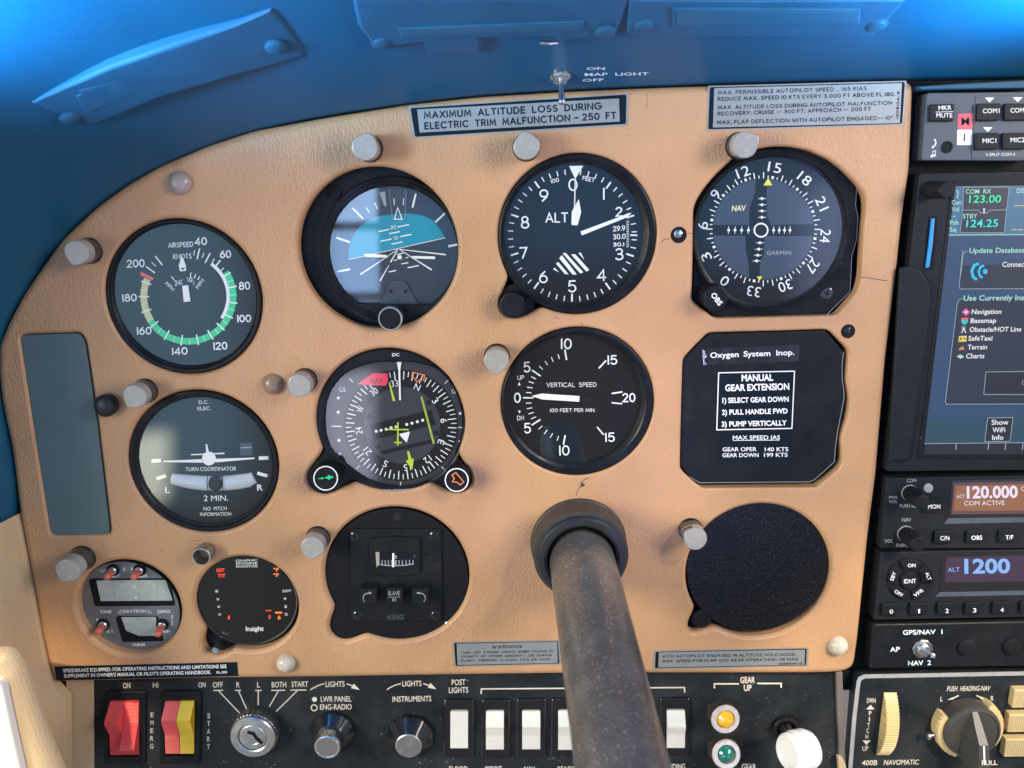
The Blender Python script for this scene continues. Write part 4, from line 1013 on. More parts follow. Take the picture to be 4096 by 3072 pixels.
mb.text(f, 'DC', (942, 192), (1015, 190), 30, 'white_ink', -.75, .01); mb.text(f, 'BENDIX/KING', (850, 1583), (1230, 1572), 30, 'grey_ink', -.75, .02)
mb.build('bezel', t, smooth=40)
H = -4.6; mb = MB(); mb.add([Vector((q.x, -H, q.z)) for q in gl], [list(tr) for tr in tessellate_polygon([[Vector((q.x, q.z, 0)) for q in gl]])], 'plate_charcoal'); d = mb.build('dial', t, smooth=0)
mb = MB(); c = (1033, 897); mb.disc(f, c, 585, 'dial_black', H, ry=570, n=80); mb.ring(f, (1040, 895), 392, 402, 'black_matte', H + .1, 64); card = mb.build('compass_card', d, smooth=0)
mb = MB()
for k in range(72):
    a = 22.8 + 5 * k
    mb.tick(f, c, 478 if k % 2 == 0 else 510, 567, a, 10 if k % 2 == 0 else 8, 'white_ink', H + .1, .975)
mb.build('scale_marks', card, smooth=0)
mb = MB()
for k, s in enumerate(['N', '3', '6', 'E', '12', '15', 'S', '21', '24', 'W', '30', '33']):
    a = radians(22.8 + 30 * k); x, y = [(1197, 507), (1382, 645), (1467, 850), (1440, 1068), (1302, 1245), (1095, 1325), (872, 1290), (690, 1160), (602, 950), (617, 732), (757, 555), (965, 470)][k]
    wd = {1: 42, 2: 72}[len(s)] * (1.4 if s in 'NW' else 1); cp = 66
    e = Vector((cos(a), sin(a))); u_ = Vector((sin(a), -cos(a))); o = Vector((x, y)) - u_ * cp / 2
    mb.text(f, s, tuple(o - e * wd / 2), tuple(o + e * wd / 2), cp, 'white_ink', H + .12)
mb.build('numerals', card, smooth=0)
mb = MB(); mb.disc(f, (1040, 895), 390, 'plate_charcoal', H + .15, n=64); mb.poly(f, [(712, 888), (1345, 735), (1385, 890), (755, 1045)], 'dial_black', H + .2); mb.poly(f, [(800, 1165), (1375, 1030), (1382, 1070), (850, 1195)], 'dial_black', H + .2)
for x, y in ((778, 958), (828, 947), (880, 937), (930, 922), (980, 912), (1090, 887), (1143, 875), (1198, 860), (1253, 845)): mb.disc(f, (x, y), 15, 'white_ink', H + .35, n=18)
mb.build('deviation_plate', d, smooth=0)
mb = MB(); k = H + .8; mb.prism(f, [(905, 460), (915, 457), (973, 645), (948, 651)], k - .2, k, 'lime_paint'); mb.prism(f, [(1093, 1165), (1115, 1160), (1138, 1240), (1163, 1235), (1146, 1352), (1080, 1262), (1108, 1248)], k - .2, k, 'lime_paint'); mb.build('course_arrow', t)
mb = MB(); mb.prism(f, [(1228, 605), (1250, 601), (1377, 1080), (1355, 1085)], k - .3, k - .1, 'olive_lime'); mb.build('deviation_bar', t)
mb = MB(); k = H + 1.2
mb.prism(f, [(992, 868), (1007, 868), (1007, 1103), (992, 1103)], k - .2, k, 'lime_paint'); mb.prism(f, [(880, 932), (1110, 934), (1110, 947), (880, 945)], k - .2, k + .03, 'lime_paint'); mb.prism(f, [(962, 1065), (1040, 1066), (1040, 1080), (962, 1079)], k - .2, k + .03, 'lime_paint'); mb.build('aeroplane_symbol', t)
mb = MB(); mb.prism(f, [(1008, 987), (1123, 960), (1090, 1073)], H + .5, H + .6, 'needle_white'); mb.build('to_from_flag', t)
mb = MB(); mb.prism(f, [(988, 248), (1036, 248), (1023, 335), (1030, 640), (1013, 640), (1004, 335)], H + 1.2, H + 1.5, 'needle_white'); mb.build('lubber_line', t)
mb = MB(); mb.prism(f, rnd([(580, 480), (745, 362), (893, 368), (898, 440), (880, 492)], 12), H + 1.0, H + 1.3, 'flag_red'); mb.text(f, 'NAV', (718, 468), (840, 472), 55, 'crack', H + 1.32); mb.build('nav_flag', t)
mb = MB(); mb.line(f, [(1150, 354), (1273, 385), (1264, 434), (1222, 430), (1193, 456), (1167, 413), (1142, 400)], 11, 'orange_paint', H + .9, True); mb.build('heading_bug', t, smooth=0)
mb = MB()
for x, y in ((391, 617), (390, 762), (398, 1050), (407, 1188), (1635, 775), (1635, 1060)): mb.disc(f, (x, y), 15, 'white_ink', H + .05, n=18)
for seg, w in [([(318, 906), (423, 908)], 10), ([(1615, 918), (1675, 920)], 10), ([(500, 415), (540, 458)], 9), ([(1515, 435), (1478, 470)], 9), ([(608, 1308), (570, 1350)], 9), ([(1445, 1320), (1480, 1355)], 9), ([(1027, 1475), (1027, 1515)], 9)]: mb.line(f, seg, w, 'white_ink', H + .05)
mb.text(f, 'GS', (398, 557), (467, 553), 46, 'white_ink', H + .05); mb.text(f, 'GS', (1548, 572), (1617, 570), 44, 'white_ink', H + .05); mb.build('glideslope_scale', d, smooth=0)
for x, y in ((705, 808), (795, 1117), (1315, 665), (1390, 975)): screw(t, f, (x, y), 26, H + .2, 'black_matte', slot='line')
for nm, kc, R, lab in (('course_knob', (262, 1437), 128, 'knob with a green arrow'), ('heading_knob', (1600, 1455), 124, 'knob with an orange heading bug outline')):
    RR = mm(f, kc, R, 9); kk = knob(t, nm, base(f, kc, 9), [(RR * 1.02, -.5), (RR * 1.02, 0), (RR * .99, 8.4), (RR * .97, 9), (RR * .93, 9.1)], ribs=24, amp=.03); kk['label'] = lab
    mb = MB(); mb.ring(f, kc, R - 13, R - 2, 'white_ink', 9.15, 48)
    if nm == 'course_knob': mb.line(f, [(188, 1441), (243, 1436)], 8, 'green_paint', 9.15, w1=16); mb.line(f, [(258, 1432), (292, 1430)], 18, 'green_paint', 9.15); mb.poly(f, [(285, 1404), (346, 1424), (287, 1456)], 'green_paint', 9.15)
    else: mb.line(f, [(1552, 1405), (1590, 1379), (1672, 1475), (1634, 1506), (1608, 1480), (1556, 1472), (1576, 1440)], 10, 'orange_paint', 9.15, True)
    mb.build('symbol', kk, smooth=0)
mb = MB(); mb.add([Vector((q.x, 2.2, q.z)) for q in gl], [list(tr) for tr in tessellate_polygon([[Vector((q.x, q.z, 0)) for q in gl]])], 'glass'); mb.build('glass', t, smooth=0)

# ------------------------------------------------------------------ digital clock
f = CK
t = thing('digital_clock', 'grey digital clock with red toggle caps and two blank displays', 'clock', pt(*f(634, 672), -4))
mb = MB(); H = -6.0
mb.prism(f, [(660 + 440 * cos(i * pi / 36), 652 + 400 * sin(i * pi / 36)) for i in range(72)], -10, H, 'clock_face'); d = mb.build('face', t)
mb = MB(); mb.lathe(base(f, (634, 672), -4), [(mm(f, (634, 672), 424, -4), -14), (mm(f, (634, 672), 424, -4), -2.4), (mm(f, (634, 672), 418, -4), -2.2), (mm(f, (634, 672), 412, -4), -6.2)], 'bezel_black', 72, close=False); mb.build('bezel', t)
def window(par, f, outer, inner, hf, depth, kf, ki, name):
    mb = MB(); a = [pt(*f(*q), hf + .15) for q in outer]; b = [pt(*f(*q), hf - depth) for q in inner]; n = len(a)
    b2 = offset_loop(a, .45)
    b2 = [Vector((q.x, -(hf + .15), q.z)) for q in b2]
    mb.add(a + b2, [[i, (i + 1) % n, n + (i + 1) % n, n + i] for i in range(n)], kf)
    mb.add(b2 + b, [[i, (i + 1) % n, n + (i + 1) % n, n + i] for i in range(n)], kf)
    mb.add(b, [list(range(n))], ki); return mb.build(name, par, smooth=30)
mb = MB(); mb.prism(f, rnd([(310, 445), (330, 432), (960, 430), (1008, 650), (360, 655)], 20), H, H + .25, 'black_matte', .1); mb.prism(f, rnd([(372, 446), (930, 442), (988, 608), (408, 612)], 10), H + .25, H + .32, 'lcd')
for x in (505, 672, 850): mb.line(f, [(x, 448), (x + 18, 608)], 3, 'grey_ink', H + .33)
mb.disc(f, (678, 496), 9, 'white_ink', H + .34, n=12); mb.disc(f, (690, 585), 9, 'white_ink', H + .34, n=12); mb.build('main_display', t)
mb = MB(); mb.prism(f, rnd([(528, 742), (548, 733), (866, 733), (916, 935), (580, 942)], 16), H, H + .25, 'black_matte', .1); mb.prism(f, rnd([(572, 742), (852, 738), (862, 890), (720, 893), (612, 850)], 8), H + .25, H + .32, 'lcd'); mb.line(f, [(718, 742), (735, 890)], 3, 'grey_ink', H + .33); mb.build('timer_display', t)
mb = MB()
for s, p0, p1, cap in [('TIME', (400, 712), (495, 712), 25), ('DAVTRON', (587, 707), (772, 705), 25), ('ZERO', (862, 710), (968, 708), 25), ('M811B', (665, 975), (765, 973), 22), ('UT', (412, 382), (470, 378), 25), ('SET', (498, 425), (563, 423), 25), ('D', (588, 368), (608, 368), 25), ('B', (652, 365), (670, 365), 25),
                       ('DIM', (712, 423), (780, 421), 25), ('E.T.', (460, 870), (520, 868), 22), ('RUN', (900, 868), (963, 866), 22), ('F.', (374, 775), (397, 773), 22), ('T.', (380, 800), (400, 798), 22)]: mb.stext(f, s, p0, p1, cap, 5, 'white_ink', H)
for k_, s in enumerate('STOP'): mb.stext(f, s, (975, 742 + 23 * k_), (990, 742 + 23 * k_), 18, 4, 'white_ink', H)
mb.line(f, [(546, 708), (572, 684), (572, 708)], 4, 'white_ink', H, True); mb.line(f, [(790, 683), (790, 707), (820, 707)], 4, 'white_ink', H, True); mb.build('lettering', d, smooth=0)
for (bx, by), (tx, ty) in [((508, 362), (452, 425)), ((722, 362), (668, 425)), ((430, 800), (383, 868)), ((905, 800), (863, 888))]:
    b0 = pt(*f(bx, by), H + .2); b1 = pt(*f(tx, ty), H + 10.5); v = (b1 - b0); L = v.length; v = v.normalized()
    mb = MB(); mb.lathe(b0, [(3.6, -.3), (3.6, .5), (2.9, 1.0)], 'black_matte', 24, axis=(0, -1, 0)); mb.lathe(b0, [(2.4, .3), (2.4, 2.0), (1.9, 2.4)], 'brushed_metal', 20, axis=v)
    sw = mb.build('toggle', t); mb = MB(); mb.lathe(b0, [(1.15, 2), (1.25, L * .35), (1.9, L * .42), (2.05, L * .82), (1.75, L * .93), (.9, L)], 'cap_red', 20, axis=v); mb.build('cap', sw)

# ------------------------------------------------------------------ graphic engine monitor
f = CK
t = thing('engine_monitor', 'black graphic engine monitor with glowing red and orange characters', 'engine monitor', pt(*f(1580, 600), -4))
mb = MB(); loop_prism(mb, circ(f, (1580, 642), 420, -6, lobes=[(1335, 955, 122)]), -14, -6.5, 'black_matte'); mb.build('body', t)
P = base(f, (1582, 600), -3.5); q = lambda r: mm(f, (1582, 600), r, -3.5); mb = MB(); mb.lathe(P, [(q(408), -8), (q(405), -4.0), (q(398), -3.4), (q(392), -3.6), (q(388), -5.2)], 'bezel_black', 80, keys=['bezel_black', 'grey_strip', 'bezel_black', 'bezel_black'], close=False); mb.build('bezel', t)
H = -5.0; g = (pt(*f(1582, 600), H), mm(f, (1582, 600), 396, H), -3.9, H); d = dial_disc(t, g, 'screen_black', 'screen'); mb = MB()
for s, p0, p1, cap in [('GRAPHIC', (1492, 297), (1670, 292), 18), ('ENGINE', (1497, 319), (1670, 316), 18), ('MONITOR', (1497, 343), (1672, 340), 18), ('500', (1870, 542), (1922, 539), 20), ('4', (1877, 602), (1900, 602), 20), ('3', (1882, 666), (1906, 666), 20), ('2', (1885, 727), (1912, 727), 20)]: mb.text(f, s, p0, p1, cap, 'white_ink', H, .01)
mb.ring(f, (1932, 526), 4, 8, 'white_ink', H, 12); mb.text(f, 'Insight', (1575, 852), (1718, 850), 34, 'white_ink', H, .03)
for a in (0, 60, 120): mb.line(f, [(1340 - 14 * cos(radians(a)), 533 - 14 * sin(radians(a))), (1340 + 14 * cos(radians(a)), 533 + 14 * sin(radians(a)))], 4, 'white_ink', H)
for x, y in ((1350, 597), (1357, 658), (1365, 720)): mb.line(f, box(x - 7, y - 6, x + 7, y + 6), 4, 'white_ink', H, True)
mb.build('lettering', d, smooth=0); mb = MB()
for s, p0, p1, cap, kk in [('EGT', (1340, 378), (1403, 375), 26, 'led_red'), ('TIT', (1347, 422), (1410, 420), 26, 'led_red'), ('°F', (1795, 418), (1840, 415), 26, 'led_orange'), ('°F', (1795, 374), (1840, 371), 26, 'led_orange'), ('1', (1431, 758), (1446, 757), 28, 'led_red'), ('5', (1757, 755), (1775, 754), 28, 'led_red'), ('6', (1830, 758), (1857, 756), 28, 'led_orange')]: mb.text(f, s, p0, p1, cap, kk, H, .03, .1)
mb.line(f, [(1735, 688), (1782, 688)], 8, 'led_red', H); mb.line(f, [(1812, 705), (1868, 705)], 14, 'led_orange', H); mb.build('readout', d, smooth=0)
b0 = pt(*f(1365, 955), -6); b1 = pt(*f(1328, 1010), 6); v = b1 - b0; L = v.length; mb = MB(); mb.lathe(b0, [(2.0, 0), (2.0, L * .85), (1.7, L)], 'worn_steel', 20, axis=v); mb.build('knob_shaft', t)
glass_disc(t, g)

# ------------------------------------------------------------------ compass slaving unit
f = SL
t = thing('slaving_control', 'black square compass slaving unit with three buttons and small meter', 'slaving control', pt(*f(910, 830), -2))
mb = MB(); loop_prism(mb, circ(f, (918, 835), 678, -2.6, lobes=[(430, 1315, 158)]), -14, -2.6, 'black_matte', .4); ap = mb.build('adapter_plate', t)
H = -1.4; mb = MB(); mb.prism(f, rnd([(470, 395), (1340, 395), (1345, 1265), (480, 1270)], 14), -2.8, H, 'black_plastic', .4); mb.build('face_plate', t)
for x, y in ((520, 465), (1275, 460), (548, 1213), (1287, 1213)): screw(t, f, (x, y), 46, H, 'black_gloss')
mb = MB(); mb.disc(f, (925, 280), 36, 'black_gloss', -2.6); mb.build('hole', ap, smooth=0)
screw(t, f, (1405, 1300), 34, -2.5, 'brushed_metal', slot='line')
mb = MB(); arcp = [(660 + 475 * i / 12, 492 - 22 * sin(pi * i / 12)) for i in range(13)] + [(1135, 820)] + [(1135 - 475 * i / 12, 822 + 18 * sin(pi * i / 12)) for i in range(1, 12)] + [(662, 828)]
mb.prism(f, arcp, H - .2, H + 1.6, 'black_plastic', .5)
wn_ = [(685 + 427 * i / 10, 608 + 4 * sin(pi * i / 10)) for i in range(11)] + [(1115, 765)] + [(1115 - 425 * i / 10, 766 + 12 * sin(pi * i / 10)) for i in range(1, 11)]
mb.poly(f, wn_, 'dial_disc', H + 1.65); m = mb.build('meter', t)
mb = MB(); hh = H + 1.75; mb.poly(f, [(715, 612), (752, 612), (752, 735), (725, 755)], 'dome_tan', hh)
mb.line(f, [(755, 728), (800, 736), (860, 741), (920, 741), (1000, 738), (1076, 722)], 9, 'grey_ink', hh)
for i, x in enumerate((778, 808, 838, 868, 938, 970, 1005, 1038, 1072)): mb.line(f, [(x, 688), (x + 1, 732)], 8, 'grey_ink', hh)
mb.stext(f, '0', (896, 678), (920, 676), 36, 8, 'grey_ink', hh); mb.line(f, [(1070, 652), (1105, 650)], 7, 'dim_ink', hh); mb.line(f, [(1088, 634), (1088, 668)], 7, 'dim_ink', hh); mb.line(f, [(908, 690), (908, 738)], 14, 'grey_ink', hh)
mb.line(f, [(884, 622), (884, 755)], 18, 'needle_white', hh + .2); mb.build('scale_marks', m, smooth=0)
for nm, (x0, y0, x1, y1) in (('button', (572, 962, 726, 1105)), ('button', (818, 960, 974, 1105)), ('button', (1062, 964, 1220, 1105))):
    mb = MB(); mb.prism(f, rnd(box(x0, y0, x1, y1), 12), H - .2, H + 7, 'black_plastic', .5); b_ = mb.build(nm, t)
    mb = MB(); hh = H + 7.05; xm = (x0 + x1) / 2
    if x0 < 700: mb.line(f, [(612, 1088), (598, 1060), (600, 1030), (620, 1008), (655, 1000)], 5, 'grey_ink', hh, w1=9); mb.poly(f, [(652, 988), (684, 1000), (655, 1012)], 'grey_ink', hh)
    elif x0 > 1000: mb.line(f, [(1172, 1085), (1188, 1058), (1186, 1030), (1166, 1008), (1130, 1000)], 5, 'grey_ink', hh, w1=9); mb.poly(f, [(1133, 988), (1100, 1000), (1130, 1012)], 'grey_ink', hh)
    else: mb.stext(f, 'SLAVE', (835, 1022), (948, 1020), 38, 5, 'grey_ink', hh); mb.line(f, [(835, 1040), (948, 1038)], 4, 'grey_ink', hh); mb.stext(f, 'IN', (877, 1082), (910, 1082), 36, 5, 'grey_ink', hh)
    mb.build('symbol', b_, smooth=0)
mb = MB(); mb.text(f, 'KING', (835, 1255), (985, 1250), 46, 'dim_ink', H + .02, .02); mb.build('lettering', t, smooth=0)

# ------------------------------------------------------------------ placarded cover plate and its labels
f = PL
mb = MB(); PLATE = [(410, 186), (1440, 158), (1602, 350), (1588, 440), (1588, 600), (1602, 690), (1603, 760), (1580, 880), (1545, 1060), (1528, 1180), (1518, 1320), (1430, 1400), (1340, 1478), (1300, 1494), (800, 1498), (330, 1502), (240, 1450), (158, 1352), (170, 700), (186, 412), (300, 290)]
mb.prism(f, PLATE, -10, -1.8, 'black_plastic', .4); mb.line(f, [(1604, 352), (1590, 440), (1590, 600), (1605, 690), (1606, 760), (1583, 880), (1548, 1060), (1531, 1180), (1521, 1320), (1433, 1402), (1340, 1482), (1300, 1498), (800, 1502), (330, 1506), (238, 1454)], 5, 'grey_ink', -1.9)
o = mb.build('cover_plate', None, at=pt(*f(900, 850), -2)); o['label'] = 'black octagonal cover plate carrying the gear extension labels'; o['category'] = 'cover plate'
H = -1.8
def decal(name, label, cat, f, outline, key, h, group=None, thick=.08):
    mb = MB(); mb.prism(f, outline, h - .02, h + thick, key)
    o = mb.build(name, None, at=pt(*f(*outline[0]), h)); o['label'] = label; o['category'] = cat
    if group: o['group'] = group
    return o
o = decal('label_tape', 'narrow dark label tape with peeling corner reading Oxygen System Inop.', 'label', f, [(352, 325), (1212, 283), (1208, 430), (362, 465)], 'tape_black', H + .02)
mb = MB()
x = 423
for ch, p0, p1 in (('Oxygen', (423, 402), (675, 392)), ('System', (718, 390), (955, 383)), ('Inop.', (1008, 380), (1166, 374))): mb.text(f, ch, p0, p1, 46, 'white_ink', H + .12, .015)
mb.build('lettering', o, smooth=0); mb = MB(); mb.prism(f, [(352, 322), (372, 345), (395, 388), (366, 420), (395, 462), (360, 466)], H + .1, H + .5, 'foil', .1); mb.build('peeled_corner', o)
o = decal('gear_label', 'white framed black label with manual gear extension steps', 'label', f, [(490, 520), (1178, 505), (1152, 1038), (472, 1052)], 'placard_border', H + .02); h = H + .12; mb = MB()
mb.line(f, [(497, 534), (1168, 519), (1145, 1025), (480, 1038)], 9, 'white_ink', h, True)
for s, p0, p1, cap in [('MANUAL', (700, 607), (980, 602), 56), ('GEAR EXTENSION', (555, 695), (1122, 682), 55), ('1) SELECT GEAR DOWN', (530, 800), (1117, 787), 43), ('2) PULL HANDLE FWD', (526, 905), (1107, 892), 43), ('3) PUMP VERTICALLY', (523, 1010), (1100, 997), 43)]: mb.text(f, s, p0, p1, cap, 'white_ink', h, .028)
mb.build('lettering', o, smooth=0)
o = decal('speed_label', 'small black label listing maximum gear speeds in knots', 'label', f, [(500, 1062), (1160, 1058), (1143, 1318), (497, 1318)], 'placard_border', H + .02); mb = MB()
for s, p0, p1, cap in [('MAX SPEED IAS', (622, 1125), (1040, 1122), 35), ('GEAR OPER', (532, 1228), (832, 1226), 34), ('140 KTS', (905, 1228), (1113, 1226), 34), ('GEAR DOWN', (530, 1280), (850, 1278), 34), ('199 KTS', (898, 1278), (1107, 1276), 34)]: mb.text(f, s, p0, p1, cap, 'white_ink', h, .012)
mb.line(f, [(622, 1132), (1033, 1129)], 5, 'white_ink', h); mb.build('lettering', o, smooth=0)

# ------------------------------------------------------------------ blanked openings
f = CO
mb = MB(); loop_prism(mb, circ(f, (1523, 573), 428, -8, lobes=[(1168, 882, 74)]), -14, -8, 'black_matte'); loop_prism(mb, circ(f, (1517, 548), 416, -2.0), -9, -2.0, 'black_crackle', .8); loop_prism(mb, circ(f, (1190, 850), 60, -3), -9, -3, 'black_crackle', .6)
o = mb.build('blanking_cover', None, at=pt(*f(1523, 573), -3)); o['label'] = 'round crackle-black blanking cover filling the lower right dial opening'; o['category'] = 'blanking cover'
f = L1
mb = MB(); mb.prism(f, rnd([(131, 150), (527, 136), (562, 192), (638, 680), (731, 1472), (338, 1479), (238, 860)], 42), -6, -.9, 'blank_grey', .5)
o = mb.build('blanking_plate', None, at=pt(*f(430, 800), -1)); o['label'] = 'tall plain dark grey blanking plate at the left edge of the panel'; o['category'] = 'blanking plate'

# ================================================================== SMALL THINGS ON THE PANEL
# ------------------------------------------------------------------ post lights: one built, the others copied
def link_copy(o, parent=None):
    c = o.copy(); COL.objects.link(c)
    if parent is not None: c.parent = parent
    for ch in list(o.children): link_copy(ch, c)
    return c
PG = 'eyebrow post lights beside the dials'
def make_post():
    t = thing('post_light', '', 'post light', (0, 0, 0), PG)
    # cap outline: a round head that narrows to a blunt nose at +z
    R = 6.45; cap = []
    for i in range(40):
        a = 2 * pi * i / 40; x, z = cos(a), sin(a)
        k = 1 - .13 * max(0, z) ** 1.5 * (1 - abs(x)) * -1
        w_ = 1 - .42 * max(0, z) ** 2
        cap.append(Vector((R * x * w_ , 0, R * z * (1.08 if z > 0 else .98))))
    n = 40; rows = []
    for hh, sc in ((-3, .97), (7.5, 1.0), (12.6, 1.0), (13.3, .985), (13.75, .94), (13.9, .88)): rows.append([Vector((q.x * sc, -hh, q.z * sc)) for q in cap])
    mb = MB()
    for k in range(len(rows) - 1): mb.add(rows[k] + rows[k + 1], [[i, (i + 1) % n, n + (i + 1) % n, n + i] for i in range(n)], 'post_side' if k == 0 else 'post_grey')
    mb.add(rows[-1], [list(range(n))], 'post_grey')
    mb.build('hood', t, smooth=40)
    mb = MB(); mb.lathe((0, 0, 0), [(6.8, -3), (6.8, .5), (6.5, .9)], 'black_gloss', 40); mb.build('ferrule', t)
    mb = MB()   # dark slot of the lamp under the head, towards the nose
    for k, (hh0, hh1) in enumerate(((8.6, 11.6),)):
        idx = list(range(4, 17)); a_ = [Vector((cap[i].x * 1.012, -hh0, cap[i].z * 1.012)) for i in idx]; b_ = [Vector((cap[i].x * 1.012, -hh1, cap[i].z * 1.012)) for i in idx]; m = len(idx)
        mb.add(a_ + b_, [[i, i + 1, m + i + 1, m + i] for i in range(m - 1)], 'black_gloss')
    mb.build('lamp_slot', t)
    return t
POSTS = [  # head centre px, height scale, nose direction (deg clockwise from up), size
 ((304, 1011), 200, 'grey post light at the upper left of the airspeed dial', 1.0), ((1459, 588), 25, 'grey post light above the blue horizon dial', 1.02), ((2106, 584), -8, 'grey post light between the altitude loss placard and the altimeter', 1.02),
 ((2984, 578), 60, 'grey post light tucked under the autopilot speed placard', 1.0), ((537, 1588), 215, 'grey post light beside the black dome button above the turn coordinator', 1.0), ((1196, 1544), 215, 'chipped grey post light beside the brown dome button', .98),
 ((1986, 1446), 180, 'grey post light at the upper left of the vertical speed dial', 1.02), ((2783, 2158), 300, 'grey post light overlapping the crackle-black cover', 1.0), ((1249, 2193), 190, 'grey post light with dark shiny rim left of the slaving unit', 1.02), ((277, 2278), 215, 'long pale post light above the digital clock', 1.08)]
proto = make_post()
for i, ((u, v), nose, lab, sc) in enumerate(POSTS):
    o = proto if i == 0 else link_copy(proto)
    q = pt(u, v, 13.9 * sc); o.location = (q.x / 1000, 0, q.z / 1000); o.rotation_euler = (0, radians(nose), 0)
    o.scale = (sc, sc * (1.15 if i == 9 else 1), sc); o['label'] = lab
# open metal socket of a missing lamp
f = CK; t = thing('lamp_socket', 'empty open metal lamp socket above the engine monitor', 'lamp socket', pt(*f(1250, 220)))
q = pt(*f(1215, 258), 8); R = mm(f, (1215, 258), 78, 8); mb = MB(); mb.lathe((q.x, 0, q.z), [(R, -2), (R, 7.6), (R * .95, 8), (R * .84, 8), (R * .80, 7.4), (R * .78, -1)], 'worn_steel', 40, close=False); mb.lathe((q.x, 0, q.z), [(R * .79, -1.5), (R * .79, -1)], 'black_matte', 32); mb.build('tube', t)
mb = MB(); mb.lathe((q.x + 1.6, 0, q.z + 1.2), [(1.2, -1), (1.2, 2.5), (.6, 3.2)], 'chrome', 16); mb.build('contact', t)

# ------------------------------------------------------------------ dome buttons and bare screw holes
DG = 'dome plugs pushed into the panel'
for c, r, hgt, k, lab in [((712, 732), 47, 4.6, 'dome_tan', 'grey-tan dome plug near the curved top edge, above the airspeed dial'), ((1086, 1541), 43, 4.6, 'dome_brown', 'glossy brown dome plug between airspeed dial and compass dial'),
                          ((424, 1622), 45, 7.5, 'rubber_black', 'glossy black rubber dome plug beside the tall blanking plate'), ((1140, 2662), 38, 4.8, 'dome_pearl', 'pearly dome plug below the engine monitor, above the ignition lettering'), ((3358, 2592), 40, 4.8, 'dome_pearl', 'pearly dome plug in the bottom right corner of the tan panel')]:
    R = r * mmpp(*c, 3); q = pt(*c, 3); mb = MB()
    pr = [(R * 1.0, -.5), (R * 1.0, .3)] + [(R * cos(radians(a)), .3 + hgt * sin(radians(a))) for a in range(10, 91, 10)]
    if k == 'rubber_black': pr = [(R * .9, -.5), (R, 1.2), (R, 4.0)] + [(R * cos(radians(a)), 4.0 + 3.6 * sin(radians(a))) for a in range(12, 91, 13)]
    pr[-1] = (.01, pr[-1][1]); mb.lathe((q.x, 0, q.z), pr, k, 40)
    o = mb.build('dome_plug', None, at=(q.x, 0, q.z)); o['label'] = lab; o['category'] = 'plug'; o['group'] = DG
for c, r, lab in [(CD(143, 862), 33, 'recessed screw in a dark hole between altimeter and course dial'), ((3392, 1325), 29, 'dark empty screw hole at the upper right of the cover plate')]:
    R = r * mmpp(*c); q = pt(*c); t = thing('screw_hole', lab, 'screw hole', q); mb = MB()
    mb.lathe((q.x, 0, q.z), [(R * 1.25, -.2), (R * 1.15, .1), (R, .06), (R * .98, .04)], 'tan_vinyl', 32, close=False); mb.lathe((q.x, 0, q.z), [(R, .0), (R, .05)], 'black_matte', 32); mb.build('hole', t)
    mb = MB(); mb.lathe((q.x - R * .1, 0, q.z + R * .12), [(R * .55, -.5), (R * .5, .5), (R * .3, .9), (.01, 1.0)], 'chrome' if 'recessed' in lab else 'black_gloss', 20); mb.build('screw_head', t)

# ------------------------------------------------------------------ placards
def placard(name, label, f, outer, border, inner, h=.1):
    o = decal(name, label, 'placard', f, outer, 'placard_silver', h)
    mb = MB(); mb.poly(f, rnd(border, 10), 'placard_border', h + .1); mb.build('border', o, smooth=0)
    mb = MB(); mb.poly(f, inner, 'placard_silver', h + .16); mb.build('face', o, smooth=0)
    return o
def shrink(q, a, b): # inset a quad by a px horizontally and b vertically
    s = [(1, 1), (-1, 1), (-1, -1), (1, -1)]; return [(x + a * i, y + b * j) for (x, y), (i, j) in zip(q, s)]
def words(o, f, lines, w, key, h):
    mb = MB()
    for s, p0, p1, cap in lines: mb.stext(f, s, p0, p1, cap, w, key, h, .34)
    mb.build('lettering', o, smooth=0)
Q = [(528, 674), (1917, 588), (1914, 792), (558, 874)]
o = placard('placard', 'silver and black placard warning of maximum altitude loss of 250 ft', B, Q, shrink(Q, 12, 9), [(582, 692), (1858, 622), (1862, 768), (598, 838)])
words(o, B, [('MAXIMUM  ALTITUDE  LOSS  DURING', (625, 752), (1752, 692), 47), ('ELECTRIC  TRIM  MALFUNCTION _ 250  FT', (629, 820), (1842, 752), 47)], 9, 'placard_border', .3)
Q = [(345, 508), (1517, 478), (1500, 740), (335, 772)]
o = placard('placard', 'silver placard with five lines of autopilot speed limits at the top right', C, Q, shrink(Q, 9, 7), [(380, 521), (1490, 492), (1478, 728), (372, 754)])
words(o, C, [('MAX. PERMISSIBLE AUTOPILOT SPEED .. 165 KIAS', (402, 560), (1282, 534), 24), ('REDUCE MAX. SPEED 10 KTS EVERY 3,000 FT ABOVE FL 180.', (400, 598), (1452, 568), 24), ('MAX. ALTITUDE LOSS DURING AUTOPILOT MALFUNCTION', (402, 648), (1432, 620), 24),
             ('RECOVERY: CRUISE -- 300 FT; APPROACH -- 200 FT', (400, 685), (1308, 655), 24), ('MAX. FLAP DEFLECTION WITH AUTOPILOT ENGAGED-- 10*', (396, 736), (1436, 708), 24), ('1205106-9', (1470, 702), (1478, 540), 16)], 4.2, 'placard_border', .3)
Q = [(308, 131), (1130, 117), (1141, 304), (322, 322)]
o = placard('placard', 'grey WARNING placard about strobe lights left of the control column', SW, Q, shrink(Q, 11, 8), [(340, 144), (1112, 129), (1118, 292), (346, 308)])
words(o, SW, [('WARNING', (612, 182), (843, 178), 25)], 5, 'placard_border', .3)
words(o, SW, [('TURN  OFF  STROBE  LIGHTS  WHEN  TAXIING  IN', (372, 222), (1080, 210), 17), ('VICINITY  OF  OTHER  AIRCRAFT,  OR  DURING', (374, 252), (1072, 241), 17), ('FLIGHT  THROUGH  CLOUDS,  FOG  OR  HAZE', (375, 283), (1057, 272), 17)], 3.2, 'placard_border', .3)
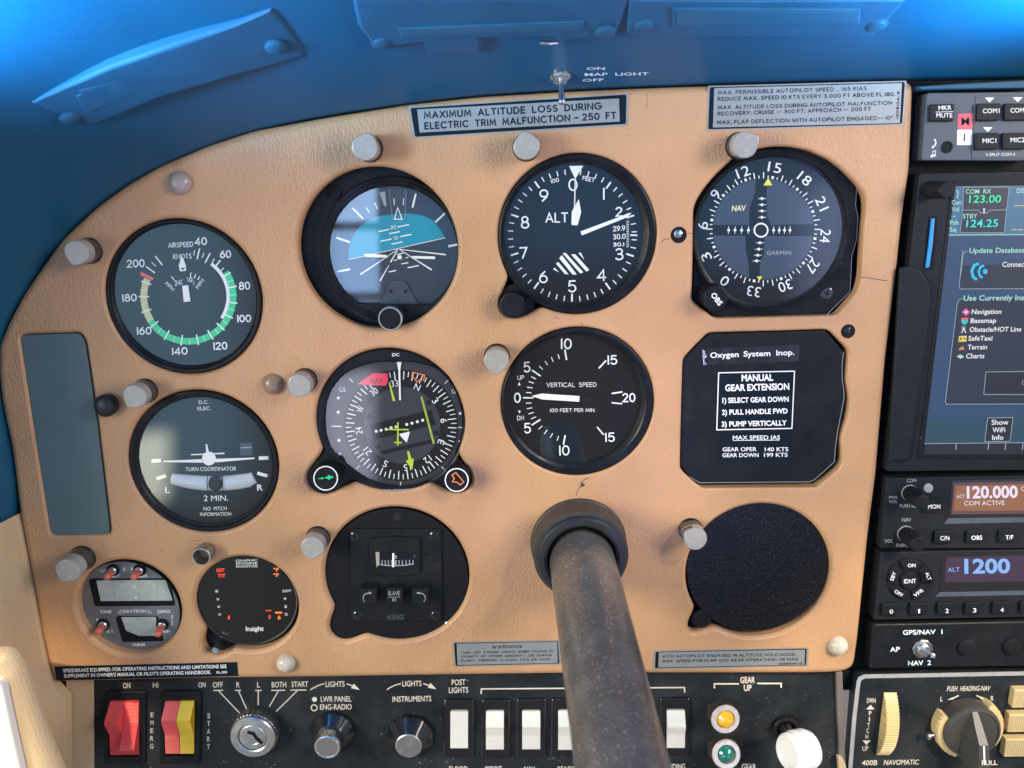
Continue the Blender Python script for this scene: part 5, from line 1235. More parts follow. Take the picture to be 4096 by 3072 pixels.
Q = [(908, 1037), (1820, 1018), (1815, 1128), (904, 1146)]
o = placard('placard', 'grey placard about autopilot altitude hold right of the control column', CO, Q, shrink(Q, 10, 6), [(937, 1046), (1800, 1030), (1796, 1119), (934, 1135)])
words(o, CO, [('WITH AUTOPILOT ENGAGED IN ALTITUDE HOLD MODE:', (957, 1078), (1745, 1067), 17), ('MAX  SPEED FOR FLAP AND GEAR OPERATION--115 KIAS', (957, 1107), (1757, 1095), 17), ('1205106-10', (1647, 1120), (1785, 1116), 12)], 3, 'placard_border', .3)
o = decal('placard', 'long black placard with white speedbrake lettering in the lower left', 'placard', CK, [(35, 1138), (1505, 1103), (1515, 1215), (52, 1250)], 'placard_border', .1); mb = MB()
for s, p0, p1, cap in [('SPEEDBRAKE EQUIPPED: FOR OPERATING INSTRUCTIONS AND LIMITATIONS SEE', (105, 1185), (1420, 1150), 27), ("SUPPLEMENT IN OWNER'S MANUAL OR PILOT'S OPERATING HANDBOOK.", (113, 1228), (1297, 1197), 27), ('PL-200', (1340, 1195), (1425, 1192), 17)]: mb.text(CK, s, p0, p1, cap, 'white_ink', .25, .02)
mb.build('lettering', o, smooth=0)

# ------------------------------------------------------------------ control column
f = CO
t = thing('control_column', 'thick dark metal control column tube coming out of a black collar', 'control column', pt(2313, 2172))
c0 = pt(2314, 2174); r0 = 187 * mmpp(2314, 2174); q1 = pt(2328, 2240, 20); r1 = 177 * mmpp(2328, 2240, 20); cc = Vector((q1.x, 0, q1.z)); ax = (q1 - Vector((c0.x, 0, c0.z))); ax = Vector((q1.x - c0.x, -20, q1.z - c0.z))
RS = 132 * mmpp(2328, 2240, 20)
mb = MB(); L = ax.length; mb.lathe(c0, [(r0 * 1.03, -.6), (r0 * 1.02, 1.5), (r0, 2), (r0 * .985, L - 5), (r1 * .97, L - 4.4)], 'collar_black', 80, axis=ax, close=False); mb.build('collar', t)
mb = MB(); mb.lathe(c0, [(r1 * .96, L - 5), (r1 * 1.0, L - 4.2), (r1 * 1.01, L - 1.2), (r1 * .97, L), (r1 * .86, L + .3), (r1 * .80, L - .6), (RS * 1.03, L - 3), (RS * 1.01, L - 10)], 'rubber_black', 80, axis=ax, close=False); mb.build('seal_ring', t)
mb = MB(); a0 = pt(2324, 2222, 10); a1 = pt(2495, 3100, 168); dirv = (a1 - a0); a0 = a0 - dirv * .1; LL_ = dirv.length * 1.75
mb.lathe(a0, [(RS, 0), (RS, LL_)], 'column_metal', 96, axis=dirv); mb.build('shaft', t)

# ------------------------------------------------------------------ fittings on the glareshield
HG = 'flush reading lamps let into the glareshield'
def lamp(label, plate, lens, screws, f, frame2=None):
    p0 = hood_hit(*f(*plate[len(plate) // 2]))[0]
    t = thing('reading_lamp', label, 'reading lamp', p0 if p0 is not None else pt(2050, 200, 40), HG)
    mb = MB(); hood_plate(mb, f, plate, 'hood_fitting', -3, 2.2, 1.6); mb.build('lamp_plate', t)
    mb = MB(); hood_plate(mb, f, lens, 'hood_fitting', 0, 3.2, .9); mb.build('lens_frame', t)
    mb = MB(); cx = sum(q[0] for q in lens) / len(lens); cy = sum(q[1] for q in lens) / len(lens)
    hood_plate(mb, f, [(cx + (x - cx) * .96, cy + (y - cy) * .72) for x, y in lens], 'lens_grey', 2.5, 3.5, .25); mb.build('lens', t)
    for x, y, r in screws:
        loc, nr = hood_hit(*f(x, y))
        if loc is None: continue
        R = r * FS(f) * mmpp(*f(x, y), -loc.y); mb = MB(); mb.lathe(loc, [(R * 1.25, 2.0), (R * 1.1, 2.3), (R, 2.4), (R * .8, 3.0), (R * .4, 3.4), (.01, 3.5)], 'hood_fitting', 24, axis=nr); mb.build('screw', t)
lamp('blue-grey lamp plate with long lens on the curved upper left of the hood', [(190, 655), (380, 570), (700, 432), (1100, 292), (1500, 160), (1720, 62), (1815, 165), (1908, 290), (1925, 352), (1500, 472), (1000, 622), (560, 798), (400, 742)], [(475, 612), (760, 512), (1000, 430), (1520, 252), (1562, 332), (1000, 572), (540, 712)], [(430, 722, 52), (1735, 270, 62)], A)
lamp('wide blue-grey lamp plate at top centre above the map light switch', [(100, -10), (700, -10), (1400, -10), (2005, -10), (1962, 80), (1888, 262), (1300, 252), (700, 268), (258, 330), (140, 182)], [(410, 196), (1675, 150), (1682, 200), (1200, 225), (700, 238), (432, 262)], [(300, 262, 62), (1818, 186, 62)], T1)
lamp('blue-grey lamp plate at the upper right of the hood', [(20, 4), (700, 4), (1560, 4), (1470, 105), (1375, 202), (1000, 204), (400, 204), (10, 188)], [(262, 52), (1308, 56), (1300, 136), (265, 156)], [(105, 118, 52), (1390, 118, 52)], T2)
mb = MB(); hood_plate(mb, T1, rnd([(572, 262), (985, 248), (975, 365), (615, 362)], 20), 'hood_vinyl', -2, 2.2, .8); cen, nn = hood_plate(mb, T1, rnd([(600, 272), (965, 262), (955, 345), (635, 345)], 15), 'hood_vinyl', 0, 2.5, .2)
o = mb.build('latch_cover', None, at=cen); o['label'] = 'small dark rectangular cover below the centre lamp plate'; o['category'] = 'cover'
loc, nn = hood_hit(*T1(1435, 248)); mb = MB(); mb.tube([loc + nn * 3 + Vector((-4, 0, 0)), loc + nn * 3.2, loc + nn * 3 + Vector((4, 0, 0))], [.8, 1.0, .8], 'chrome', 12); o = mb.build('glint_rod', None, at=loc); o['label'] = 'small chrome rod added as a glint under the centre lamp plate'; o['category'] = 'pin'  # chrome rod added to give a bright glint
# toggle switch
loc, nn = hood_hit(2241, 303); t = thing('toggle_switch', 'chrome map light toggle switch hanging from the hood over the placard', 'toggle switch', loc)
R = 42 * mmpp(2241, 303, -loc.y)
mb = MB(); mb.lathe(loc, [(R, -.5), (R, .7), (R * .9, 1.0)], 'chrome', 32, axis=nn); mb.build('washer', t)
mb = MB(); mb.lathe(loc, [(R * .78, .8), (R * .78, 2.6), (R * .7, 3.0)], 'chrome', 6, axis=nn); mb.build('nut', t, smooth=0)
tip = None
d = ray(2241, 420); best = None
for i in range(200):
    L_ = i * .15; q = loc + nn * L_
    # pixel of q
    cz = (q.y + DIST) * _cp - q.z * _sp; vy = 1536 - FPX * ((q.y + DIST) * _sp + q.z * _cp) / cz
    if vy > 418: best = L_; break
best = best or 16
mb = MB(); mb.lathe(loc, [(1.0, 2), (1.25, best * .5), (1.75, best * .9), (1.5, best * .97), (.6, best)], 'chrome', 20, axis=nn); mb.build('lever', t)
mb = MB()
for s, p0, p1, cap in [('ON', (1697, 474), (1820, 472), 17), ('MAP  LIGHT', (1683, 515), (2118, 509), 19), ('OFF', (1668, 553), (1812, 549), 17)]: mb.text(T1, s, p0, p1, cap, 'white_ink', .15, .01, place=hood_pt)
mb.build('lettering', hood, smooth=0)
# wrinkled lip over the radios
mb = MB(); mb.prism(T2, [(1625, 478), (1850, 462), (2300, 440), (2300, 487), (1640, 498)], -10, 1.5, 'hood_fitting', .8); o = mb.build('hood_lip', None, at=pt(*T2(1900, 470))); o['label'] = 'wrinkled grey lip between the hood and the top radio'; o['category'] = 'lip'

# ================================================================== LOWER SWITCH PANEL
h = SWH
mb = MB(); f = LL
for s, p0, p1 in [('ON', (1208, 620), (1282, 620)), ('HI', (1503, 617), (1557, 617)), ('ON', (1950, 613), (2022, 613))]: mb.text(f, s, p0, p1, 50, 'cream_ink', h, .015)
for i, s in enumerate('EMERG'): mb.text(f, s, (1480 - i, 908 + 76.5 * i), (1512 - i, 908 + 76.5 * i), 46, 'cream_ink', h, .012)
for i, s in enumerate('START'): mb.text(f, s, (2038 - i, 918 + 75.5 * i), (2067 - i, 918 + 75.5 * i), 48, 'cream_ink', h, .012)
f = IG
for s, p0, p1 in [('OFF', (113, 332), (203, 330)), ('R', (322, 332), (351, 332)), ('L', (505, 331), (531, 331)), ('BOTH', (635, 331), (763, 329)), ('START', (810, 327), (958, 325)), ('LIGHTS', (1112, 327), (1280, 324)), ('LIGHTS', (1790, 322), (1960, 319)), ('LWR PANEL', (1068, 458), (1340, 456)), ('ENG-RADIO', (1062, 528), (1343, 526)), ('INSTRUMENTS', (1703, 459), (2047, 453))]:
    mb.text(f, s, p0, p1, 47, 'cream_ink', h, .01)
for a, b in [((117, 358), (203, 357)), ((310, 358), (363, 357)), ((487, 358), (545, 358)), ((630, 357), (752, 356)), ((800, 355), (942, 354))]: mb.line(f, [a, b], 9, 'cream_ink', h)
for a, b in [((165, 362), (357, 565)), ((340, 362), (412, 522)), ((515, 362), (515, 488)), ((693, 362), (613, 502)), ((860, 360), (675, 543))]: mb.line(f, [a, b], 9, 'cream_ink', h)
mb.line(f, [(975, 353), (1002, 336), (1050, 313), (1100, 297)], 9, 'cream_ink', h); mb.line(f, [(1298, 298), (1350, 318)], 9, 'cream_ink', h); mb.poly(f, [(1360, 298), (1413, 353), (1337, 338)], 'cream_ink', h)
mb.line(f, [(1653, 352), (1680, 333), (1728, 310), (1778, 297)], 9, 'cream_ink', h); mb.line(f, [(1975, 297), (2028, 314)], 9, 'cream_ink', h); mb.poly(f, [(2038, 290), (2092, 348), (2016, 333)], 'cream_ink', h)
mb.disc(f, (1013, 437), 22, 'cream_ink', h); mb.ring(f, (1010, 511), 22, 31, 'cream_ink', h)
f = SW
for s, p0, p1 in [('POST', (302, 463), (408, 460)), ('LIGHTS', (280, 523), (430, 520)), ('FLOOD', (283, 1131), (425, 1129)), ('PITOT', (560, 1131), (688, 1129)), ('NAV', (858, 1131), (942, 1131)), ('BEACON', (1118, 1131), (1290, 1128)), ('LANDING', (1925, 1112), (2098, 1110))]: mb.text(f, s, p0, p1, 42, 'cream_ink', h, .012)
mb.line(f, [(528, 532), (530, 492), (1200, 487), (2093, 481), (2094, 520)], 10, 'cream_ink', h)
f = GR
for s, p0, p1 in [('GEAR', (770, 243), (945, 240)), ('UP', (813, 335), (905, 333)), ('GEAR', (787, 1268), (958, 1266))]: mb.text(f, s, p0, p1, 70, 'cream_ink', h, .02)
mb.line(f, [(465, 305), (465, 252), (755, 252)], 17, 'cream_ink', h); mb.line(f, [(970, 247), (1252, 247), (1252, 298)], 17, 'cream_ink', h)
mb.build('lettering', sp, smooth=0)
mb = MB()   # scratches and chips of bare metal on the face
random.seed(3)
for f, x0, y0, x1, y1, n in [(GR, 950, 430, 1180, 760, 7), (GR, 1300, 250, 1870, 760, 8), (GR, 1700, 900, 1890, 1240, 16), (IG, 210, 520, 300, 660, 4), (LL, 1000, 1330, 1500, 1400, 10), (IG, 100, 940, 700, 1040, 14), (SW, 20, 1020, 330, 1090, 10), (SW, 1000, 940, 1300, 1060, 8)]:
    for _ in range(n):
        x, y = random.uniform(x0, x1), random.uniform(y0, y1); L_ = random.uniform(4, 22); a = random.uniform(-.6, 2.2)
        mb.line(f, [(x, y), (x + L_ * cos(a), y + L_ * sin(a))], random.uniform(1.5, 3.5), 'grey_strip', h + .05)
mb.build('scratches', sp, smooth=0)

def rocker(t, name, f, x0, x1, y0, y1, crest, hc, key, ribs, hb):
    """paddle rocker: crest at the given share of its height; ribs as real grooves"""
    prof = []
    lo = 1.2
    if crest < .5: base_ = [(0, hb + 1.0), (crest - .03, hc), (crest, hc + .15), (crest + .03, hc - .2), (.62, hb + lo + .7), (1.0, hb + lo)]
    else: base_ = [(0, hb + lo), (.38, hb + lo + .7), (crest - .03, hc - .2), (crest, hc + .15), (crest + .03, hc), (1.0, hb + 1.0)]
    def hat(s):
        for (a, ha), (b, hb_) in zip(base_, base_[1:]):
            if s <= b: return ha + (hb_ - ha) * (s - a) / max(1e-6, b - a)
        return base_[-1][1]
    N = 96 if ribs else 24
    for i in range(N + 1):
        s = i / N; hh = hat(s)
        if ribs and ((crest < .5 and s > crest + .05) or (crest > .5 and s < crest - .05)): hh += .22 * (1 if (s * ribs) % 1 < .5 else -1) * .7
        prof.append((s, hh))
    P0, P1, P2, P3 = pt(*f(x0, y0), hb), pt(*f(x1, y0), hb), pt(*f(x0, y1), hb), pt(*f(x1, y1), hb)
    mb = MB(); Lr, Rr, Lb, Rb = [], [], [], []
    for s, hh in prof:
        l = P0.lerp(P2, s); r = P1.lerp(P3, s); Lr.append(Vector((l.x, -hh, l.z))); Rr.append(Vector((r.x, -hh, r.z))); Lb.append(Vector((l.x, -(hb - 2), l.z))); Rb.append(Vector((r.x, -(hb - 2), r.z)))
    n = len(prof)
    mb.add(Lr + Rr, [[i, i + 1, n + i + 1, n + i] for i in range(n - 1)], key)
    mb.add(Lb + Lr, [[i, i + 1, n + i + 1, n + i] for i in range(n - 1)], key); mb.add(Rr + Rb, [[i, i + 1, n + i + 1, n + i] for i in range(n - 1)], key)
    mb.add([Lr[0], Rr[0], Rb[0], Lb[0]], [[0, 1, 2, 3]], key); mb.add([Lr[-1], Rr[-1], Rb[-1], Lb[-1]], [[0, 1, 2, 3]], key)
    return mb.build(name, t, smooth=25)
def bezel_frame(t, f, outer, inner, hf, hi, key='black_plastic'):
    mb = MB(); a = rnd(outer, 12, 4); n = len(a); cx = sum(q[0] for q in inner) / 4; cy = sum(q[1] for q in inner) / 4
    b = []
    for i in range(n): # matching inner loop
        b.append(None)
    inn = rnd(inner, 5, 4)
    rows = [[pt(*f(*q), hf) for q in a]]
    base_ = [Vector((q.x, -(h - 1), q.z)) for q in rows[0]]
    o1 = offset_loop(rows[0], .5); o1 = [Vector((q.x, -(hf + .45), q.z)) for q in o1]
    i0 = [pt(*f(*q), hf + .3) for q in inn]; i1 = [Vector((q.x, -hi, q.z)) for q in i0]
    for p, q in ((base_, rows[0]), (rows[0], o1), (o1, i0), (i0, i1)): mb.add(p + q, [[i, (i + 1) % n, n + (i + 1) % n, n + i] for i in range(n)], key)
    mb.add(i1, [list(range(n))], 'black_matte'); return mb.build('bezel', t, smooth=30)
f = LL; HF = h + 1.2
t = thing('master_switch', 'split red rocker switch with ribbed halves in a black bezel', 'rocker switch', pt(*f(1240, 1000), h))
bezel_frame(t, f, [(1048, 655), (1438, 652), (1432, 1362), (1028, 1366)], [(1088, 738), (1374, 736), (1362, 1296), (1062, 1298)], HF, h + .1)
rocker(t, 'rocker', f, 1092, 1226, 742, 1264, .27, h + 9.5, 'rocker_red', 40, HF - .2); rocker(t, 'rocker', f, 1232, 1372, 742, 1266, .76, h + 8.5, 'rocker_red', 40, HF - .2)
t = thing('fuel_pump_switch', 'split rocker switch with one red and one yellow half', 'rocker switch', pt(*f(1780, 1000), h))
bezel_frame(t, f, [(1592, 655), (1980, 652), (1965, 1358), (1572, 1362)], [(1632, 738), (1916, 736), (1906, 1290), (1614, 1294)], HF, h + .1)
a_ = rocker(t, 'rocker', f, 1634, 1774, 742, 1250, .26, h + 8.2, 'rocker_red', 46, HF - .2); a_['label'] = 'red rocker half'; b_ = rocker(t, 'rocker', f, 1780, 1914, 740, 1250, .26, h + 8.2, 'rocker_yellow', 46, HF - .2); b_['label'] = 'yellow rocker half'
f = SW; RG_ = 'white rocker switches in a row'
for (o4, i4, cr), lab in [(([(245, 575), (472, 578), (466, 1020), (238, 1018)], (293, 428, 656, 938), .93), 'white rocker pressed flat below the POST LIGHTS lettering'), (([(536, 578), (750, 576), (745, 1020), (528, 1018)], (566, 703, 656, 948), .33), 'white rocker above the PITOT lettering, crest up'),
                          (([(802, 572), (1026, 570), (1020, 1016), (798, 1016)], (844, 982, 655, 946), .33), 'white rocker between two others, above the NAV lettering'), (([(1072, 570), (1300, 568), (1294, 1014), (1064, 1014)], (1120, 1256, 652, 950), .33), 'white rocker half hidden by the left side of the column'), (([(1906, 566), (2132, 564), (2126, 1000), (1902, 1000)], (1954, 2092, 650, 936), .36), 'white rocker just right of the control column')]:
    x0, x1, y0, y1 = i4; t = thing('light_switch', lab, 'rocker switch', pt(*f((x0 + x1) / 2, (y0 + y1) / 2), h), RG_)
    bezel_frame(t, f, o4, [(x0 - 5, y0 - 6), (x1 + 5, y0 - 6), (x1 + 4, y1 + 8), (x0 - 6, y1 + 8)], HF + .3, h + .1, 'black_gloss')
    rocker(t, 'rocker', f, x0, x1, y0, y1, cr, h + (3.4 if cr > .8 else 5.0), 'rocker_white', 0, HF - .4)
# ignition lock
f = IG; c = pt(*f(540, 700), h); cq = pt(*f(463, 780), h + 10); ax = Vector((0, -1, 0)); cb = Vector((cq.x, -h, cq.z)); q = lambda r: mm(f, (463, 780), r, h + 10)
t = thing('ignition_switch', 'knurled silver key ignition lock below the OFF R L BOTH START marks', 'ignition switch', (cb.x, cb.y, cb.z))
mb = MB(); mb.lathe(cb, [(q(212), -.5), (q(212), 1), (q(208), 7.2), (q(203), 7.6)], 'worn_steel', 160, mod=lambda a, k: 1 + (.014 * (1 if sin(a * 40) > 0 else -1) if 0 < k < 3 else 0)); mb.build('knurled_ring', t, smooth=30)
mb = MB(); mb.lathe(cb, [(q(204), 6.8), (q(200), 9.2), (q(190), 10), (q(140), 10.1), (q(128), 9.6), (q(126), 8.4)], 'brushed_metal', 80, close=False); mb.build('front_ring', t)
mb = MB(); mb.lathe(cb, [(q(124), 7), (q(122), 9.3), (q(114), 9.8), (q(70), 9.9), (q(66), 9.7)], 'brushed_metal', 64); mb.line(f, [(420, 725), (475, 745), (500, 785), (552, 826)], 26, 'black_matte', h + 9.95); mb.build('key_cylinder', t)
# dimmer knobs
for fc, ff, R1_, R2_, hh1, hh2, lab, sc in [((1155, 762), (1138, 812), 205, 118, 8, 15, 'black skirted dimmer knob with tall silver centre, below LWR PANEL', 1), ((1850, 815), (1846, 850), 212, 114, 9, 10.2, 'faceted black dimmer knob with flat brushed centre, below INSTRUMENTS', 2)]:
    q1 = pt(*f(*ff), h + hh2) if sc == 2 else pt(*f(1152, 786), h + 7); cb = Vector((q1.x, -h, q1.z)); q = lambda r: mm(f, fc, r, h + 6)
    t = thing('dimmer_knob', lab, 'dimmer knob', cb); mb = MB()
    if sc == 1: pr = [(q(206), 0), (q(206), 1.6), (q(200), 2.4), (q(140), hh1 - .4), (q(134), hh1)]; md = None
    else: pr = [(q(212), 0), (q(212), 2.2), (q(204), 3.2), (q(128), hh1 + .4), (q(122), hh1 + .9)]; md = lambda a, k: 1 + (.022 * (1 if sin(a * 9) > 0 else -1) if k < 3 else 0)
    mb.lathe(cb, pr, 'black_gloss', 96, mod=md); mb.build('skirt', t, smooth=28)
    mb = MB()
    if sc == 1: mb.lathe(cb, [(q(120), hh1 - 2), (q(118), hh2 - 1.2), (q(112), hh2 - .3), (q(100), hh2), (q(92), hh2 - .2)], 'chrome', 96, mod=lambda a, k: 1 + (.012 * (1 if sin(a * 30) > 0 else -1) if k < 2 else 0))
    else: mb.lathe(cb, [(q(120), hh1), (q(116), hh2), (q(110), hh2 + .3)], 'brushed_metal', 64)
    mb.build('cap', t, smooth=30)
# gear lights
f = GR
for fb, ff, k, lab in [((515, 560), (602, 676), 'amber_lens', 'amber gear warning lamp in a ribbed metal barrel'), ((520, 1000), (612, 1088), 'green_lens', 'green gear lamp in a ribbed metal barrel, below the amber one')]:
    q1 = pt(*f(*ff), h + 13); q0 = pt(*f(*fb), h); ax = q1 - q0; L_ = ax.length; q = lambda r: mm(f, ff, r, h + 13)
    t = thing('indicator_lamp', lab, 'indicator lamp', q0); mb = MB()
    mb.lathe(q0, [(q(165), -.5), (q(165), 3.0), (q(150), 3.4)], 'barrel_dark', 6, axis=ax); mb.build('nut', t, smooth=0); mb = MB()
    mb.lathe(q0, [(q(160), 3), (q(165), 4.5), (q(170), L_ - 2.2), (q(172), L_ - 1), (q(160), L_), (q(112), L_ - .1), (q(104), L_ - 1.2), (q(102), L_ - 2.4)], 'barrel_dark', 120, axis=ax, mod=lambda a, k: 1 + (.012 * (1 if sin(a * 30) > 0 else -1) if 0 < k < 3 else 0), keys=['barrel_dark', 'barrel_dark', 'barrel_dark', 'lamp_ring', 'lamp_ring', 'lamp_ring', 'barrel_dark'], close=False); mb.build('barrel', t, smooth=30); mb = MB()
    mb.lathe(q0, [(q(103), L_ - 3), (q(103), L_ - 1.2), (q(92), L_ + .2), (q(66), L_ + 1.3), (q(30), L_ + 1.9), (.01, L_ + 2.0)], k, 40, axis=ax); mb.build('lens', t)
# landing gear lever with its white wheel knob
q0 = pt(*f(1290, 745), h); t = thing('gear_lever', 'white wheel-shaped landing gear knob on a black knurled shaft', 'gear lever', q0)
q = lambda r: mm(f, (1290, 745), r, h); mb = MB(); mb.lathe(q0, [(q(150), -.5), (q(150), 3.2), (q(138), 4.0), (q(115), 4.1), (q(108), 3.2), (q(106), .4)], 'black_plastic', 96, mod=lambda a, k: 1 + (.02 * (1 if sin(a * 24) > 0 else -1) if k < 2 else 0)); mb.build('boot', t, smooth=30)
mb = MB(); w = pt(*f(1478, 1075), h + 30); mb.tube([q0 + Vector((0, 2, 0)), q0.lerp(w, .5), w], [q(64), q(62), q(60)], 'worn_steel', 16); mb.build('shaft', t)
RW = 236 * FS(f) * mmpp(*f(1450, 1000), h + 28); ax = Vector((-.92, -.38, .10)); wc = pt(*f(1462, 1040), h + 28); HWd = 178 * FS(f) * mmpp(*f(1450, 1000), h + 28)
mb = MB(); mb.lathe(wc, [(RW * .3, -HWd), (RW * .72, -HWd), (RW * .9, -HWd * .86), (RW * 1.0, -HWd * .5), (RW * 1.0, -HWd * .05), (RW * .985, 0), (RW * 1.0, HWd * .05), (RW * 1.0, HWd * .3), (RW * .96, HWd * .42), (RW * .93, HWd * .46), (RW * .95, HWd * .55), (RW * .93, HWd * .8), (RW * .82, HWd * .98), (RW * .7, HWd), (RW * .6, HWd * .9), (RW * .2, HWd * .86), (.01, HWd * .86)], 'knob_white', 72, axis=ax); mb.build('wheel_knob', t, smooth=50)

# ================================================================== CENTRE STACK
# ------------------------------------------------------------------ audio panel
f = G1
t = thing('audio_panel', 'blue-grey audio selector panel with MKR MUTE and COM buttons', 'audio panel', pt(*f(1000, 430)))
mb = MB(); mb.prism(f, rnd([(640, 148), (1560, 138), (1560, 712), (596, 708)], 22), -12, -.5, 'audio_face', .5); mb.build('face_plate', t)
mb = MB(); mb.prism(f, rnd([(1042, 172), (1560, 164), (1560, 690), (1008, 690)], 10), -.6, -.1, 'audio_face', .2); mb.build('key_field', t)
def key_button(t, f, quad, h0, lines, name='button', key='button_black', ink='white_ink', hh=1.9, r=14, bold=.006):
    mb = MB(); mb.prism(f, rnd(quad, r), h0 - .3, h0 + hh, key, .5); b = mb.build(name, t)
    mb = MB()
    for s, p0, p1, cap in lines:
        if s == '-': mb.line(f, [p0, p1], cap, ink, h0 + hh + .03)
        else: mb.text(f, s, p0, p1, cap, ink, h0 + hh + .03, bold)
    if mb.v: mb.build('lettering', b, smooth=0)
    return b
key_button(t, f, [(672, 242), (868, 240), (862, 384), (666, 384)], -.5, [('MKR', (735, 293), (842, 288), 37), ('-', (710, 307), (858, 303), 4), ('MUTE', (717, 352), (850, 352), 36)])
for q4, s, p0, p1 in [([(1060, 236), (1252, 234), (1246, 378), (1055, 380)], 'COM1', (1102, 317), (1240, 314)), ([(1288, 236), (1480, 234), (1476, 376), (1284, 378)], 'COM2', (1332, 312), (1470, 309)), ([(1042, 480), (1240, 478), (1230, 618), (1040, 620)], 'MIC1', (1100, 564), (1213, 562)), ([(1272, 480), (1470, 478), (1462, 616), (1268, 618)], 'MIC2', (1332, 558), (1450, 556))]:
    key_button(t, f, q4, -.1, [(s, p0, p1, 37)])
mb = MB(); mb.poly(f, rnd([(898, 321), (1021, 319), (1017, 450), (892, 450)], 10), 'marker_red', -.45); mb.poly(f, rnd([(890, 453), (1013, 453), (1008, 581), (886, 581)], 10), 'white_ink', -.45); mb.text(f, 'M', (925, 415), (990, 413), 60, 'placard_border', -.4, .02); mb.line(f, [(950, 485), (948, 550)], 11, 'placard_border', -.4); mb.build('marker_lamps', t, smooth=0)
mb = MB()
for p in ([(1118, 187), (1197, 187), (1158, 228)], [(1350, 185), (1432, 185), (1392, 226)], [(1103, 433), (1182, 433), (1143, 472)]): mb.poly(f, p, 'white_ink', -.05)
mb.text(f, 'SPLIT COM', (1158, 671), (1338, 669), 23, 'white_ink', -.05); mb.line(f, [(1131, 648), (1131, 664), (1150, 664)], 4, 'white_ink', -.05); mb.line(f, [(1365, 646), (1365, 662), (1346, 662)], 4, 'white_ink', -.05)
mb.line(f, [(705, 542), (714, 560), (705, 582), (688, 598)], 10, 'white_ink', -.4); mb.line(f, [(697, 538), (712, 536)], 12, 'white_ink', -.4); mb.line(f, [(680, 594), (692, 606)], 12, 'white_ink', -.4)
mb.line(f, [(684, 672), (688, 632), (710, 628), (706, 664)], 5, 'white_ink', -.4); mb.disc(f, (677, 674), 10, 'white_ink', -.4, n=14); mb.disc(f, (700, 667), 10, 'white_ink', -.4, n=14); mb.build('lettering', t, smooth=0)
cj = base(f, (803, 598), -.5); q = lambda r: mm(f, (803, 598), r, -.5); mb = MB(); mb.lathe(cj, [(q(49), -.8), (q(49), -.2), (q(45), .1), (q(38), .1), (q(34), -.4)], 'black_plastic', 40, close=False); mb.disc(f, (803, 598), 36, 'black_matte', -.44); mb.build('jack_socket', t)

# ------------------------------------------------------------------ touchscreen navigator
t = thing('gps_navigator', 'touchscreen navigator showing database update page and radio frequencies', 'navigator', pt(*G2(500, 700)))
mb = MB(); mb.prism(PX, rnd([G1(580, 818), (4220, 684), (4220, 1880), G2(285, 1632)], 10), -12, .6, 'radio_face', .6); mb.build('bezel', t)
mb = MB(); mb.prism(G2, rnd([(398, 40), (470, 28), (560, 60), (628, 170), (640, 290), (600, 640), (560, 900), (505, 1300), (462, 1545), (305, 1560)], 24), .5, 3.0, 'radio_face', 1.4, 4); mb.build('hand_grip', t)
mb = MB(); mb.prism(PX, rnd([G1(852, 880), (4220, 728), (4220, 1836), G2(530, 1530)], 12), .4, 1.2, 'black_plastic', .4); mb.build('screen_frame', t)
HS_ = 1.0 + .25; k = HS_
mb = MB(); mb.prism(PX, [G1(878, 922), (4220, 742), (4220, 1816), G2(578, 1497)], .9, k, 'screen_dark'); scr = mb.build('screen', t)
mb = MB(); mb.poly(PX, [G1(878, 922), (4220, 742), (4220, 938), G1(819, 1327)], 'screen_top', k); mb.poly(PX, [G1(819, 1328), (4220, 938), (4220, 1664), G2(604, 1212)], 'screen_slate', k); mb.poly(PX, [G2(604, 1212), (4220, 1664), (4220, 1770), G2(581, 1412)], 'screen_bar', k)
mb.poly(G1, rnd([(942, 930), (1322, 926), (1300, 1120), (1160, 1122), (1130, 1148), (1088, 1148), (1060, 1120), (932, 1122)], 8), 'screen_box', k + .1); mb.poly(G1, rnd([(930, 1122), (1060, 1122), (1088, 1150), (1130, 1150), (1160, 1124), (1300, 1122), (1278, 1310), (912, 1312)], 8), 'screen_box', k + .1)
mb.poly(G2, rnd([(880, 20), (1420, 10), (1420, 204), (850, 204)], 8), 'screen_box', k + .1); mb.poly(G2, rnd([(845, 292), (1420, 284), (1420, 1104), (745, 1104)], 8), 'screen_box', k + .1); mb.poly(G2, rnd([(1074, 1214), (1272, 1211), (1248, 1396), (1052, 1398)], 6), 'screen_dark', k + .1); mb.poly(G2, [(1058, 856), (1420, 850), (1420, 1028), (1044, 1030)], 'screen_dark', k + .2)
mb.build('page_background', scr, smooth=0); mb = MB(); K = k + .35
mb.line(G1, [(819, 1328), (1700, 1322)], 6, 'scr_pale', K)
for pl, cl in [([(944, 932), (1320, 928), (1298, 1118), (1162, 1120), (1132, 1147), (1088, 1147), (1060, 1120), (934, 1122)], True), ([(934, 1122), (914, 1308), (1278, 1308), (1298, 1120)], False), ([(980, 1462), (950, 1468), (938, 1490), (918, 1656)], False)]: mb.line(G1, pl, 4, 'screen_line', K, cl)
for pl, cl in [([(880, -100), (851, 195), (862, 206), (1420, 204)], False), ([(880, 283), (850, 290), (836, 325), (744, 1090), (756, 1106), (1420, 1104)], False), ([(1420, 850), (1060, 854), (1044, 1030), (1420, 1030)], False), ([(1074, 1213), (1272, 1210), (1249, 1396), (1052, 1398)], True), ([(581, 1414), (1420, 1406)], False)]: mb.line(G2, pl, 4, 'screen_line', K, cl)
for x in (830, 1082, 1215, 1350): mb.line(G2, [(x, 1412), (x - 5, 1462)], 6, 'screen_line', K)
mb.build('page_lines', scr, smooth=0); mb = MB()
